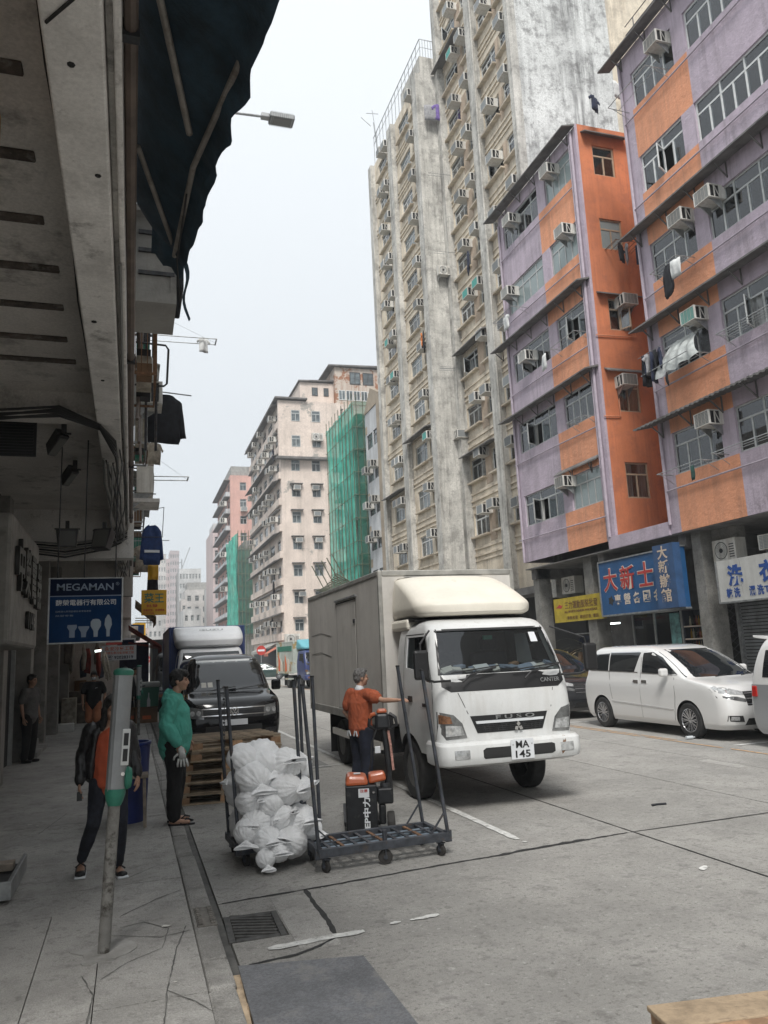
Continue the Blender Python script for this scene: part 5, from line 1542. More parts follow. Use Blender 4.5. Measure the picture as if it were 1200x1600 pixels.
garment(JACKET, C_BLACK, (.50, 14, 6.65), R(12), 'big black jacket hung high against the sky on the arcade facade', 'jacket', 'hanging_jacket', 1.3, 51, .85)
MB_ = MB().tube([(0, 14, 6.72), (1.0, 14.05, 6.66)], .012, 6)
tag(MB_.obj('laundry_pole', M['steel']), 'short pole carrying the big black jacket', 'pole')
for i, (y, z, x1, l) in enumerate(((20, 10.33, 2.1, 'pair of long laundry poles reaching far over the street'), (20, 6.5, 1.36, 'pair of laundry poles beside the grey condenser'), (24, 5.45, 1.05, 'thin laundry pole above the yellow projecting sign'))):
 mb = MB().tube([(0, y, z), (x1, y, z + .02)], .014, 5)
 if i < 2: mb.tube([(0, y + .35, z - .02), (x1, y + .35, z)], .014, 5).tube([(x1 - .02, y, z), (x1 - .02, y + .37, z)], .02, 5).tube([(x1 - .05, y + .2, z), (.05, y + .2, z + .9)], .004, 4)
 tag(mb.obj('laundry_pole', M['steel']), l, 'pole')
garment(TSHIRT, C_WHITE, (1.75, 20.1, 10.4), R(20), 'small white cloth bunched on the long laundry poles', 'cloth', 'hanging_cloth', .65, 61, .8)
condenser(plE, 16.0, 5.15, 'condenser unit jutting from the arcade facade below the black jacket', 1.0)
tag(MB().box(0, .5, 15.6, 16.5, 4.96, 5.03).obj('concrete_ledge', BEAM), 'concrete ledge under the condenser unit of the arcade facade', 'ledge')
garment(TSHIRT, GOODS[1], (.4, 15.7, 6.2), R(30), 'beige cloth bunched above the condenser unit', 'cloth', 'hanging_cloth', .7, 62, .8)
garment(TROUSER, GOODS[1], (.35, 17.0, 6.4), R(60), 'brown cloth draped behind the condenser unit', 'cloth', 'hanging_cloth', .8, 63, .8)
COVERALL = [(-.1, 0), (-.22, -.05), (-.28, -.3), (-.24, -.62), (-.2, -.6), (-.17, -1.1), (.17, -1.1), (.2, -.6), (.24, -.62), (.28, -.3), (.22, -.05), (.1, 0), (0, -.06)]
o = garment(JACKET, mat('work_blue', (0.02, 0.045, 0.14), .85, var=(6, .3)), (.5, 22, 5.6), R(8), 'blue work jacket with a pale reflective band hung on the facade', 'jacket', 'hanging_jacket', 1.55, 71, .55)
MB().box(-.2, .2, -.06, .06, -.78, -.71).obj('reflective_band', SWHITE, o)
garment(TOWEL, YEL, (.55, 22.4, 4.55), R(0), 'yellow and red printed cloth hung under the blue work jacket', 'cloth', 'hanging_cloth', .7, 72)
garment(TROUSER, C_BLACK, (.55, 22.8, 4.3), R(5), 'black trousers hung above the yellow projecting sign', 'trousers', 'hanging_trousers', .75, 73)
garment(TSHIRT, GOODS[1], (.35, 23.2, 5.2), R(15), 'brown shirt hung behind the blue work jacket', 'shirt', 'hanging_shirt', 1.2, 74)
t = E('clothes_rack', (.0, 21, 5.4), 'thin metal laundry frame above the blue work jacket', 'frame')
MB().tube([(0, 0, .35), (.78, 0, .5), (.74, 0, -.3), (.0, 0, -.3)], .014, 6).obj('tube', M['steel_dark'], t, smooth=40)
tag(MB().box(0, .42, 19.2, 20.4, 5.7, 5.85).obj('concrete_ledge', BEAM), 'concrete balcony ledge above the thin laundry frame', 'ledge')
for i, (y, z) in enumerate(((12.6, 5.9), (9.6, 6.3))):
 ac(plE, y, z, ('air conditioner above the black jacket on the arcade facade', 'air conditioner between the awning and the plastic bag')[i], True)
MB_ = MB()
for k in range(3): MB_.tube([(.03 + .03 * k, 9 + k, 4.6), (.05 + .02 * k, 10.5 + k, 5.4), (.04 + .04 * k, 11 + k, 8)], .02, 6)
tag(MB_.obj('riser_pipe', BRPIPE), 'bundle of brown riser pipes climbing the arcade facade', 'pipe')
CARD = mat('cardboard', (0.17, 0.10, 0.055), .85, var=(4, .2), objrand=.15)
# ------------------------------------------------------------------ shop fronts across the street
SIGB = mat('shop_sign_blue', (0.010, 0.075, 0.20), 0.5, var=(2.5, .15), dirt=(5, .3, (.02, .05, .1), .6))
t = E('shop_signboard', (14.0, 19.2, 2.66), 'big blue shop signboard with red characters hung below the orange building', 'sign')
MB().box(0, .16, -2.0, 1.85, 0, 1.62).obj('panel', SIGB, t)
MB().box(-.03, .17, -2.03, 1.88, -.05, 0).box(-.03, .17, -2.03, 1.88, 1.62, 1.66).box(-.03, .17, 1.85, 1.89, 0, 1.62).obj('frame', M['steel'], t)
SR2 = mat('sign_red_characters', (0.40, 0.035, 0.03), .5, var=(8, .2))
SCREAM = mat('sign_cream_characters', (0.60, 0.52, 0.44), .5)
for i, c in enumerate('大新士多'):
 text('outline', c, .74, .74, SCREAM, t, (-.003, 1.30 - i * .87, 1.05), FACE_ROAD, .004, .035)
 text('character', c, .69, .69, SR2, t, (-.008, 1.30 - i * .87, 1.05), FACE_ROAD, .006, .012)
for i, c in enumerate('專營各國名酒'):
 text('character', c, .33, .33, SCREAM, t, (-.004, 1.0 - i * .47, .42), FACE_ROAD, .004, .02)
MB().prism([(-.2 + .16 * (1 if k % 2 else .6) * math.cos(k * PI / 5), .16 * (1 if k % 2 else .6) * math.sin(k * PI / 5)) for k in range(10)], -.008, -.002, 'X').obj('emblem', RAISED, t, loc=(0, 1.55, .42))
text('lettering', '電話', .3, .1, SCREAM, t, (-.004, -1.2, .14), FACE_ROAD)
t = E('shop_signboard', (13.72, 17.5, 2.66), 'tall narrow blue sign with pale vertical characters on the concrete pillar', 'sign')
MB().box(-.04, .2, -.42, .42, 0, 1.72).obj('panel', mat('vertical_sign_blue', (0.03, 0.075, 0.17), .5, var=(3, .2)), t)
SBEIGE = mat('sign_beige_characters', (0.52, 0.42, 0.33), .5)
for i, c in enumerate('大新辦館'):
 text('character', c, .42, .36, SBEIGE, t, (-.044, .02, 1.5 - i * .385), FACE_ROAD, .004, .02)
t = E('shop_signboard', (14.2, 22.85, 2.58), 'mustard yellow shop sign with brown lettering beside the blue signboard', 'sign')
MB().box(0, .12, -1.5, 1.48, 0, .82).obj('panel', mat('mustard_sign', (0.40, 0.30, 0.02), .5, var=(3, .2)), t)
SBR = mat('sign_brown', (0.12, 0.05, 0.02), .5)
text('lettering', '三力運動服裝批發', 2.0, .26, SBR, t, (-.003, -.25, .56), FACE_ROAD, bold=.005)
text('lettering', 'ALL SPORTS FASHION WHOLESALE', 2.0, .08, SBR, t, (-.003, -.2, .34), FACE_ROAD, bold=.02)
text('lettering', '零售批發 · 歡迎訂造  電話', 1.9, .12, SBR, t, (-.003, -.3, .13), FACE_ROAD)
MB().prism([(1.35, .5), (1.1, .62), (.95, .56), (.85, .6), (1.0, .47), (1.2, .5)], -.006, -.001, 'X').obj('emblem', SR2, t)
t = E('shop_signboard', (14.0, 14.0, 2.68), 'white laundry shop sign with blue characters above the grey shutter', 'sign')
SIGW = mat('shop_sign_white', (0.46, 0.46, 0.44), .5, var=(2.5, .08), streak=(.4, (.3, .29, .26), 4))
for k in range(6): MB().box(0, .25, 1.895 - (k + 1) * .78 + .004, 1.895 - k * .78 - .004, 0, 1.02).obj('panel', SIGW, t)
MB().box(-.02, .26, -2.8, 1.93, -.04, 0).box(-.02, .26, 1.9, 1.94, 0, 1.02).obj('frame', M['steel'], t)
SIB = mat('sign_blue_characters', (0.015, 0.06, 0.24), .5)
for i, c in enumerate('洗衣店'):
 text('character', c, .5, .52, SIB, t, (-.004, 1.3 - i * 1.02, .62), FACE_ROAD, .006, .04)
for i, c in enumerate('乾洗 濕洗'):
 if c != ' ': text('character', c, .2, .24, SIB, t, (-.004, 1.55 - i * .25, .2), FACE_ROAD, .004, .03)
text('lettering', 'TEL:', .42, .15, SIB, t, (-.004, .22, .2), FACE_ROAD, .004, .03)
pc = Plane('X', 14.9)
condenser(pc, 16.1, 3.74, 'condenser with a round fan above the white laundry sign', 1.05)
o = ac(pc, 14.6, 3.85, 'window air conditioner above the white laundry sign', True)
condenser(Plane('X', 15.2), 24.2, 3.6, 'condenser unit above the mustard yellow sign', 1.1)
t = E('roller_shutter', (15.0, 14.4, .13), 'closed grey roller shutter below the white laundry sign', 'shutter')
for q in range(30): MB().box(0, .04, -1.9, 2.0, q * .085, q * .085 + .062).obj('slat', SHUT, t)
MB().box(.045, .06, -1.9, 2.0, 0, 2.56).obj('backing', M['dark'], t)
for q in (2.0, -1.98): MB().box(-.06, .06, q, q + .08, 0, 2.6).obj('guide_rail', M['steel'], t)
t = E('iron_gate', (15.3, 16.9, .13), 'dark iron gate with diagonal bars beside the roller shutter', 'gate')
MB().box(.03, .06, -.4, .5, 0, 2.5).obj('backing', M['dark'], t)
for k in range(7):
 MB().bar((0, -.4, 1.0 + k * .2), (0, .45, 1.55 + k * .2 - .0), .02).obj('bar', M['steel_dark'], t)
 MB().bar((-.01, .45, 1.0 + k * .2), (-.01, -.4, 1.55 + k * .2), .02).obj('bar', M['steel_dark'], t)
MB().box(-.02, .02, -.42, -.38, 0, 2.5).box(-.02, .02, .46, .5, 0, 2.5).box(-.02, .02, -.38, .46, 2.46, 2.5).obj('frame', M['steel_dark'], t)
MB().box(-.03, -.02, -.2, .1, .75, .98).obj('notice', SWHITE, t)
# liquor shop: lit shelves of bottles, glass front
t = E('bottle_shelf', (15.0, 18.4, .13), 'shelf unit of wine bottles at the liquor shop front beside the pillar', 'shelf')
MB().box(.36, .4, -1.0, .2, 0, 2.5).box(0, .4, .2, .24, 0, 2.5).box(0, .4, -1.04, -1.0, 0, 2.5).obj('case', mat('shelf_blue_black', (.015, .02, .035), .5), t)
for z in (1.0, 1.35, 1.7, 2.05): MB().box(0, .36, -1.0, .2, z - .03, z).obj('shelf_board', TANP, t)
BOT = [mat('bottle_%d' % i, c, .12) for i, c in enumerate(((.02, .03, .015), (.25, .06, .02), (.4, .38, .3), (.05, .02, .02), (.35, .2, .03)))]
bott = [MB().lathe([(.032, 0), (.034, .14), (.03, .17), (.011, .22), (.012, .28)], n=8).mesh('wine_bottle', m, True) for m in BOT]
for z in (1.0, 1.35, 1.7, 2.05):
 for k in range(12):
  o = link('wine_bottle', bott[(k * 7 + int(z * 10)) % 5], None, (15.12, 17.48 + k * .09, .13 + z))
  tag(o, 'small wine bottle standing in rows on the liquor shop shelves', 'bottle', 'bottles on the liquor shop shelves')
 MB().box(-.012, 0, -1.0, .2, z - .035, z + .005).obj('price_strip', SCREAM, t)
t = E('glass_shopfront', (15.0, 19.8, .13), 'glass front of the liquor shop with a hanging turquoise poster', 'shopfront')
MB().box(0, .03, -1.1, 1.2, 0, .9).box(.0, .05, -1.12, -1.06, .9, 2.5).box(0, .05, .1, .16, .9, 2.5).box(0, .05, 1.16, 1.22, .9, 2.5).obj('frame', M['alu'], t)
MB().box(.02, .026, -1.06, 1.16, .9, 2.5).obj('pane', M['glass'], t)
MB().box(-.02, -.01, -1.05, -.62, .7, 2.45).obj('poster', mat('turquoise_poster', (.16, .36, .36), .5, var=(5, .5)), t)
MB().box(.6, .64, -1, 1.2, 0, 2.5).obj('back_wall', mat('lit_shop_wall', (.3, .29, .26), .7, var=(4, .6)), t)
for z in (1.2, 1.6, 2.0): MB().box(.4, .6, -1, 1.2, z, z + .03).obj('shelf_board', TANP, t)
MB().box(-.02, 1.5, -1.0, 1.2, 2.51, 2.54).obj('lintel', CONC, t)
GC = [mat('shop_goods_%d' % i, c, .5) for i, c in enumerate(((.5, .48, .42), (.4, .07, .04), (.1, .25, .3), (.45, .33, .08), (.08, .1, .12)))]
for z in (.9, 1.23, 1.63, 2.03):
 for k in range(12):
  w_ = .07 + .05 * ((k * 7 + int(z * 9)) % 3)
  MB().box(.42, .58, -.98 + k * .18, -.98 + k * .18 + w_, z, z + .12 + .06 * ((k * 5 + int(z * 7)) % 4)).obj('goods_box', GC[(k * 3 + int(z * 11)) % 5], t)
for k in range(7): MB().box(-.5, -.1, -1.0 + k * .3, -.76 + k * .3, 0, .35 + .2 * (k % 3)).obj('goods_crate', (CARD, GC[0], GC[2])[k % 3], t, bevel=.01)
for k in range(10): MB().box(.0, .3, 2.2 + k * .24, 2.38 + k * .24, .0, .5 + .3 * ((k * 3) % 4)).obj('goods_crate', (CARD, GC[4], GC[0])[k % 3], t, bevel=.01)
tube_m = mat('fluorescent_tube', (.9, .9, .9), .4, emit=((.9, 1, .95), 3.0))
tag(MB().tube([(15.5, 22.4, 2.45), (15.5, 23.9, 2.45)], .025, 8).obj('shop_tube_lamp', tube_m), 'lit fluorescent tube inside the clothes shop under the yellow sign', 'lamp')
tag(MB().tube([(15.4, 19.0, 2.45), (15.4, 20.6, 2.45)], .025, 8).obj('shop_tube_lamp', tube_m), 'lit fluorescent tube inside the liquor shop', 'lamp')
# clothes shop
for i, (y, m, z) in enumerate(((23.6, C_NAVY, 2.1), (23.2, C_BLACK, 2.1), (22.75, C_PURPLE, 2.05), (22.4, C_WHITE, 2.0))):
 garment(TSHIRT, m, (14.9, y, z), R(20 + 20 * i), ['navy shirt on display at the mouth of the clothes shop', 'black shirt on display beside the navy one in the clothes shop', 'purple shirt on display in the clothes shop', 'white shirt on display nearest the plants in the clothes shop'][i], 'shirt', 'display_shirt', 1.1, 80 + i)
tag(MB().box(14.85, 14.9, 22.0, 24.2, 2.15, 2.19).obj('clothes_rail', M['steel']), 'rail of the clothes shop display under the yellow sign', 'rail')
# dried spiky plants at the kerb across the street
LEAFD = mat('dry_palm_leaf', (0.10, 0.095, 0.05), .8, objrand=.5, var=(4, .4))
LEAFT = mat('dry_straw_leaf', (0.26, 0.20, 0.11), .8, objrand=.4, var=(4, .3))
def spiky(x, y, h, label, m, n=26, sp=.9, seed=0):
 r = random.Random(seed)
 t = E('spiky_plant', (x, y, .13), label, 'plant')
 MB().lathe([(.16, 0), (.22, .35), (.23, .38), (.19, .38), (.17, .3)], n=14).obj('pot', mat('clay_pot', (.2, .09, .05), .8), t, smooth=30)
 MB().tube([(0, 0, .3), (.02, .02, h * .55)], .04, 6).obj('stem', BRPIPE, t)
 for k in range(n):
  a = r.uniform(0, 2 * PI)
  l = r.uniform(.5, 1.0) * sp
  up = r.uniform(.15, .9)
  z0 = h * r.uniform(.35, .6)
  mb = MB()
  prev = None
  for q in range(6):
   f = q / 5
   d = l * f
   z = z0 + up * d - .7 * up * d * f * .8 - .25 * f * f
   wd = .028 * (1 - f) + .003
   c = Vector((math.cos(a) * d, math.sin(a) * d, z))
   sd = Vector((-math.sin(a), math.cos(a), 0)) * wd
   if prev: mb.face([prev[0], prev[1], c + sd, c - sd])
   prev = (c - sd, c + sd)
  mb.obj('leaf', m, t, fix=False)
spiky(12.9, 21.6, 2.4, 'tall dried straw coloured palm in front of the clothes shop', LEAFT, 40, 1.2, 1)
spiky(13.0, 20.5, 2.6, 'tall dark spiky palm in front of the blue signboard', LEAFD, 40, 1.2, 2)
spiky(12.8, 22.7, 1.9, 'lower dull green spiky plant farthest along the far kerb', LEAFD, 34, 1.1, 3)
spiky(12.9, 19.3, 2.2, 'spiky plant with wiry leaves before the liquor shop', LEAFD, 30, 1.1, 4)
MB_ = MB().lathe([(.16, 0), (.16, .06)], (13.95, 16.8, 0), 8)
# ------------------------------------------------------------------ parking meters
MET = mat('meter_grey', (0.27, 0.28, 0.285), 0.5, .35, var=(5, .12), streak=(.4, (.2, .2, .2), 8))
MGRN = mat('meter_green', (0.025, 0.17, 0.115), 0.5, var=(6, .2))
MPOLE = mat('meter_pole', (0.22, 0.215, 0.20), 0.7, .3, var=(6, .25), dirt=[(9, .95, (.045, .038, .03), .50), (2.5, .7, (.07, .06, .05), .5)])
def meter(x, y, s_, label, rz=0, lean=0):
 t = E('parking_meter', (x, y, .13), label, 'parking meter', None, rz)
 MB().tube([(0, 0, 0), (.0, 0, .86)], .036, 16).obj('pole', MPOLE, t, smooth=40)
 mb = MB()
 n = 40
 prof = []
 for k in range(n):
  a = 2 * PI * k / n
  r = 1.0 + (.035 if (k % 3 == 0 and math.cos(a) < .4) else 0)
  prof.append((.057 * r * math.copysign(abs(math.cos(a)) ** .7, math.cos(a)), .052 * r * math.copysign(abs(math.sin(a)) ** .7, math.sin(a))))
 MB().prism(prof, .93, 1.63, 'Z').obj('housing', MET, t, smooth=30)
 MB().lathe([(.061, 0), (.064, .012), (.062, .03), (.04, .042), (0.01, .045)], (0, 0, 1.63), 24).obj('cap', MGRN, t, smooth=40)
 MB().lathe([(.04, 0), (.052, .03), (.062, .07), (.062, .1)], (0, 0, .84), 24).obj('collar', MGRN, t, smooth=40)
 mb = MB().box(.012, .060, -.058, -.045, 1.08, 1.30)
 mb.obj('slot_plate', M['alu_white'], t, bevel=.004)
 for q in (1.20, 1.105): MB().box(.022, .05, -.0605, -.057, q, q + .075).obj('slot', M['black'], t)
 MB().lathe([(.02, -.01), (.06, 0), (.07, .02), (.06, .04), (.01, .045)], (.048, .0, 1.0), 20, 'X').obj('coin_box', MGRN, t, smooth=40)
 MB().lathe([(.012, 0), (.012, .006)], (.03, -.056, 1.03), 8, 'Y').obj('lock', M['chrome'], t)
 t.rotation_euler = (0, R(lean), rz)
 return t
meter(-.136, 5.32, 1, 'grey ribbed parking meter with green caps in front of the woman', R(8), 3.2)
meter(.19, 20.5, 1, 'smaller looking grey parking meter standing beyond the green hooded man', R(10))
# goods on the pavement
t = E('plastic_tub', (-.02, 9.45, .13), 'tall blue plastic tub behind the woman', 'tub')
MB().lathe([(.19, 0), (.2, .02), (.235, .8), (.25, .81), (.25, .84), (.225, .84), (.19, .06)], n=28).obj('tub', mat('blue_plastic', (0.02, 0.035, 0.16), .4, var=(4, .2)), t, smooth=30)
t = E('wooden_stool', (.05, 9.1, .13), 'small grey wooden stool standing by the blue tub', 'stool')
WOODG = mat('grey_worn_wood', (0.24, 0.20, 0.16), .8, var=(9, .3))
MB().box(-.2, .14, -.14, .14, .50, .535).obj('seat', WOODG, t, bevel=.008)
for x in (-.17, .11):
 for y in (-.11, .11): MB().bar((x, y, 0), (x * .9, y * .9, .5), .032).obj('leg', WOODG, t)
for (x, y, w_, d_, h_, rz, l) in ((.44, 24.6, .62, .42, .42, R(3), 'brown cardboard box with open flaps on the kerb'), (.0, 25.1, .5, .45, .4, R(-4), 'brown cardboard box behind the farther parking meter')):
 t = E('cardboard_box', (x, y, .13), l, 'box', None, rz)
 MB().box(-w_ / 2, w_ / 2, -d_ / 2, d_ / 2, 0, h_).obj('carton', CARD, t)
 MB().hexa([(-w_ / 2, -d_ / 2 - .1, h_ + .04), (w_ / 2, -d_ / 2 - .1, h_ + .04), (w_ / 2, -d_ / 2, h_ - .003), (-w_ / 2, -d_ / 2, h_ - .003), (-w_ / 2, -d_ / 2 - .1, h_ + .045), (w_ / 2, -d_ / 2 - .1, h_ + .045), (w_ / 2, -d_ / 2, h_ + .004), (-w_ / 2, -d_ / 2, h_ + .004)]).obj('flap', CARD, t)
 MB().box(-.12, .12, -d_ / 2 - .003, -d_ / 2, h_ * .25, h_ * .5).obj('label', SORG, t)
t = E('rubbish_bin', (.55, 27.0, .13), 'pale bin with a green bottle picture behind the cardboard boxes', 'bin')
MB().hexa([(-.27, -.25, 0), (.27, -.25, 0), (.27, .25, 0), (-.27, .25, 0), (-.33, -.3, .95), (.33, -.3, .95), (.33, .3, .95), (-.33, .3, .95)]).obj('body', mat('bin_green', (0.06, 0.20, 0.14), .5), t, bevel=.03)
MB().box(-.36, .36, -.34, .33, .95, 1.12).obj('lid', mat('bin_white', (0.5, 0.52, 0.5), .5), t, bevel=.05)
MB().prism([(-.05, .2), (.05, .2), (.05, .55), (.018, .65), (.018, .78), (-.018, .78), (-.018, .65), (-.05, .55)], -.32, -.3, 'Y').obj('bottle_picture', SWHITE, t)
# grey folding ramp at the pavement edge of the picture
t = E('metal_trolley', (-.98, 7.15, .13), 'flat grey metal trolley lying at the shop side of the pavement', 'trolley')
MB().box(-.6, .13, -.45, .42, .05, .09).obj('deck', M['steel_dark'], t, bevel=.006)
MB().box(-.6, .13, -.48, -.45, .03, .16).box(.13, .16, -.48, .45, .03, .16).obj('rim', M['steel'], t, bevel=.005)
for y in (-.35, .35): MB().lathe([(.045, -.015), (.045, .015)], (.05, y, -.085 + .13), 12, 'X').obj('wheel', M['rubber'], t)
MB().cbox((-.02, .2, .13), (.22, .16, .05)).obj('block', WOODG, t)
# traffic signs far along the near kerb
t = E('road_sign', (.98, 56, .13), 'red and white no entry sign on a thin post far along the kerb', 'sign')
MB().tube([(0, 0, 0), (0, 0, 2.2)], .03, 8).obj('post', M['steel'], t)
MB().lathe([(.28, -.02), (.28, 0)], (0, 0, 2.0), 24, 'Y').obj('disc', SRED, t)
MB().box(-.2, .2, -.03, -.021, 1.95, 2.05).obj('bar', SWHITE, t)
t = E('road_sign', (13.2, 84, 0), 'red and white no entry sign at the side street corner', 'sign')
MB().tube([(0, 0, 0), (0, 0, 3.4)], .04, 8).obj('post', M['steel'], t)
MB().lathe([(.5, -.02), (.5, 0)], (0, -.05, 2.7), 24, 'Y').obj('disc', SRED, t)
MB().box(-.36, .36, -.09, -.071, 2.6, 2.8).obj('bar', SWHITE, t)
# litter
t = tag(MB().lathe([(.03, 0), (.03, .14), (.012, .17), (.012, .2)], (0, 0, 0), 10, 'X').obj('plastic_bottle', mat('crushed_bottle', (.5, .53, .55), .2), None, (9.72, 12.35, .035)), 'clear plastic bottle lying by the front wheel of the white minivan', 'bottle')
tag(MB().prism([(0, 0), (.08, .02), (.19, .0), (.22, .05), (.13, .07), (.03, .06)], 0, .012, 'Z').obj('flattened_rag', C_BLACK, None, (5.55, 7.75, .002)), 'flattened black rag lying on the open concrete road', 'rag')
litter = mat('litter_paper', (.5, .49, .45), .9)
mb = MB()
for i in range(26):
 r_ = random.Random(i)
 x, y = ((.9 + r_.random() * 2.4, 6.0 + r_.random() * 4.5) if i < 14 else (r_.uniform(-1.2, .3), r_.uniform(4.6, 12)))
 z = .003 if x > .6 else .137
 a, l = r_.random() * 6, .012 + .02 * r_.random() ** 2
 mb.face([(x + l * math.cos(a + k * 1.57 + .3 * (k % 2)), y + l * .7 * math.sin(a + k * 1.57), z + .003 * (k % 2)) for k in range(4)])
tag(mb.obj('litter', litter), kind='stuff')
SCR = mat('sign_faded_field', (.42, .36, .3), .6, var=(5, .5))
# deeper along the near pavement: more signs, lit shops, stacked goods
for i, (x, y, z, w_, h_, m, tx, l) in enumerate(((-.55, 27.5, 2.5, .5, .9, SRED, '五金', 'narrow red hardware sign deeper along the arcade'), (-.2, 30.5, 2.3, .7, .5, SWHITE, '永興行', 'small white shop sign beyond the dark red awning'),
  (-.7, 33, 2.2, .6, 1.1, SORG, '電線', 'orange vertical sign beyond the white shop signs'), (-.1, 37, 3.0, .9, .6, SBLUE, '燈飾', 'blue lighting sign far along the near row'), (-.35, 42, 2.6, .8, 1.3, SWHITE, '地產', 'pale vertical sign farthest along the near row'), (.25, 46, 3.4, 1.0, .7, YEL, '押', 'yellow sign farthest along the near row'))):
 t = E('shop_sign', (x, y, z), l, 'sign')
 MB().box(-w_ / 2, w_ / 2, 0, .1, 0, h_).obj('panel', m, t)
 MB().box(-w_ * .42, w_ * .42, -.006, -.001, h_ * .12, h_ * .88).obj('border_field', SNAVY if m in (SWHITE, YEL) else SCR, t)
glow = mat('warm_shop_lamp', (.9, .6, .3), .4, emit=((1, .55, .2), 5.0))
for i, (x, y, z) in enumerate(((-.9, 28, 2.35), (-.6, 31.5, 2.3))):
 tag(MB().lathe([(.02, .12), (.06, .08), (.08, 0), (.05, -.05), (.01, -.07)], n=12).obj('shop_lamp', glow, None, (x, y, z)), ('lit orange lamp hanging at the shop beyond the phone number sign', 'second lit orange lamp deeper along the row of shops')[i], 'lamp')
tag(MB().tube([(-1.1, 26.6, 2.3), (-.3, 26.6, 2.34)], .03, 8).obj('shop_tube_lamp', tube_m), 'lit tube lamp just under the phone number sign', 'lamp')
for i in range(9):
 r_ = random.Random(i + 50)
 x, y = -1.75 + (i % 3) * .28, 25.6 + i * .9
 h = .35 + .9 * r_.random()
 t = tag(MB().box(-.2, .2, -.3, .3, 0, h).obj('goods_stack', r_.choice((CARD, GOODS[0], GOODS[1], SHUT)), None, (x, y, .13), bevel=.015), ['first', 'second', 'third', 'fourth', 'fifth', 'sixth', 'seventh', 'eighth', 'ninth'][i] + ' stack of goods along the dim shop row, counted away from the pilaster', 'goods')
tag(MB().box(-1.5, -.5, 0, .04, 0, 2.3).obj('hung_blue_sheet', C_NAVY, None, (1.1, 29.5, .3)), 'dark blue sheet hung at the shop mouth behind the motorbike', 'sheet')
# caged windows, hoods and boxes along the arcade facade
for i, (y, z, d, w_, h_) in enumerate(((9.4, 5.3, .28, 1.3, 1.1), (12.2, 5.2, .22, 1.5, 1.2), (13.2, 7.4, .34, 1.6, 1.3), (16.2, 6.2, .3, 1.8, 1.2), (18.2, 5.0, .26, 1.4, 1.0), (19.5, 7.2, .4, 1.7, 1.3), (21.5, 6.3, .3, 1.4, 1.2), (24.5, 5.2, .34, 1.6, 1.3), (26.5, 6.6, .4, 1.8, 1.3), (27.5, 4.9, .3, 1.5, 1.2))):
 t = E('window_cage', (-.02, y, z), ('rusty', 'grey', 'dark')[i % 3] + ' caged window on the arcade facade, ' + ORD[i + 1] + ' along from the awning', 'window cage')
 mb = MB().box(0, d, 0, .02, 0, .03).box(0, d, w_ - .02, w_, 0, .03).box(d - .02, d, .021, w_ - .021, 0, .03).box(0, d, 0, .02, h_, h_ + .03).box(0, d, w_ - .02, w_, h_, h_ + .03).box(d - .02, d, .021, w_ - .021, h_, h_ + .03)
 mb.obj('frame', (M['rust'], M['steel'], M['steel_dark'])[i % 3], t)
 for k in range(9):
  MB().box(d - .012, d, .02 + k * (w_ - .04) / 8, .032 + k * (w_ - .04) / 8, .03, h_).obj('bar', (M['rust'], M['steel'], M['steel_dark'])[i % 3], t)
  if k < 4: MB().box(.02 + k * d / 4, .03 + k * d / 4, 0, .012, .03, h_).obj('bar', (M['rust'], M['steel'], M['steel_dark'])[i % 3], t)
 MB().hexa([(0, -.1, h_ + .18), (d + .18, -.1, h_ + .06), (d + .18, w_ + .1, h_ + .06), (0, w_ + .1, h_ + .18), (0, -.1, h_ + .2), (d + .18, -.1, h_ + .08), (d + .18, w_ + .1, h_ + .08), (0, w_ + .1, h_ + .2)]).obj('hood', (SOF, AWN, CONC)[i % 3], t)
 for k in range(3): MB().box(.04, d * .8, .15 + k * w_ * .3, .15 + k * w_ * .3 + .22, .03, .2 + .25 * ((i + k) % 3)).obj('stored_box', (CARD, GOODS[1], M['black'], MGRN)[(i + k) % 4], t)
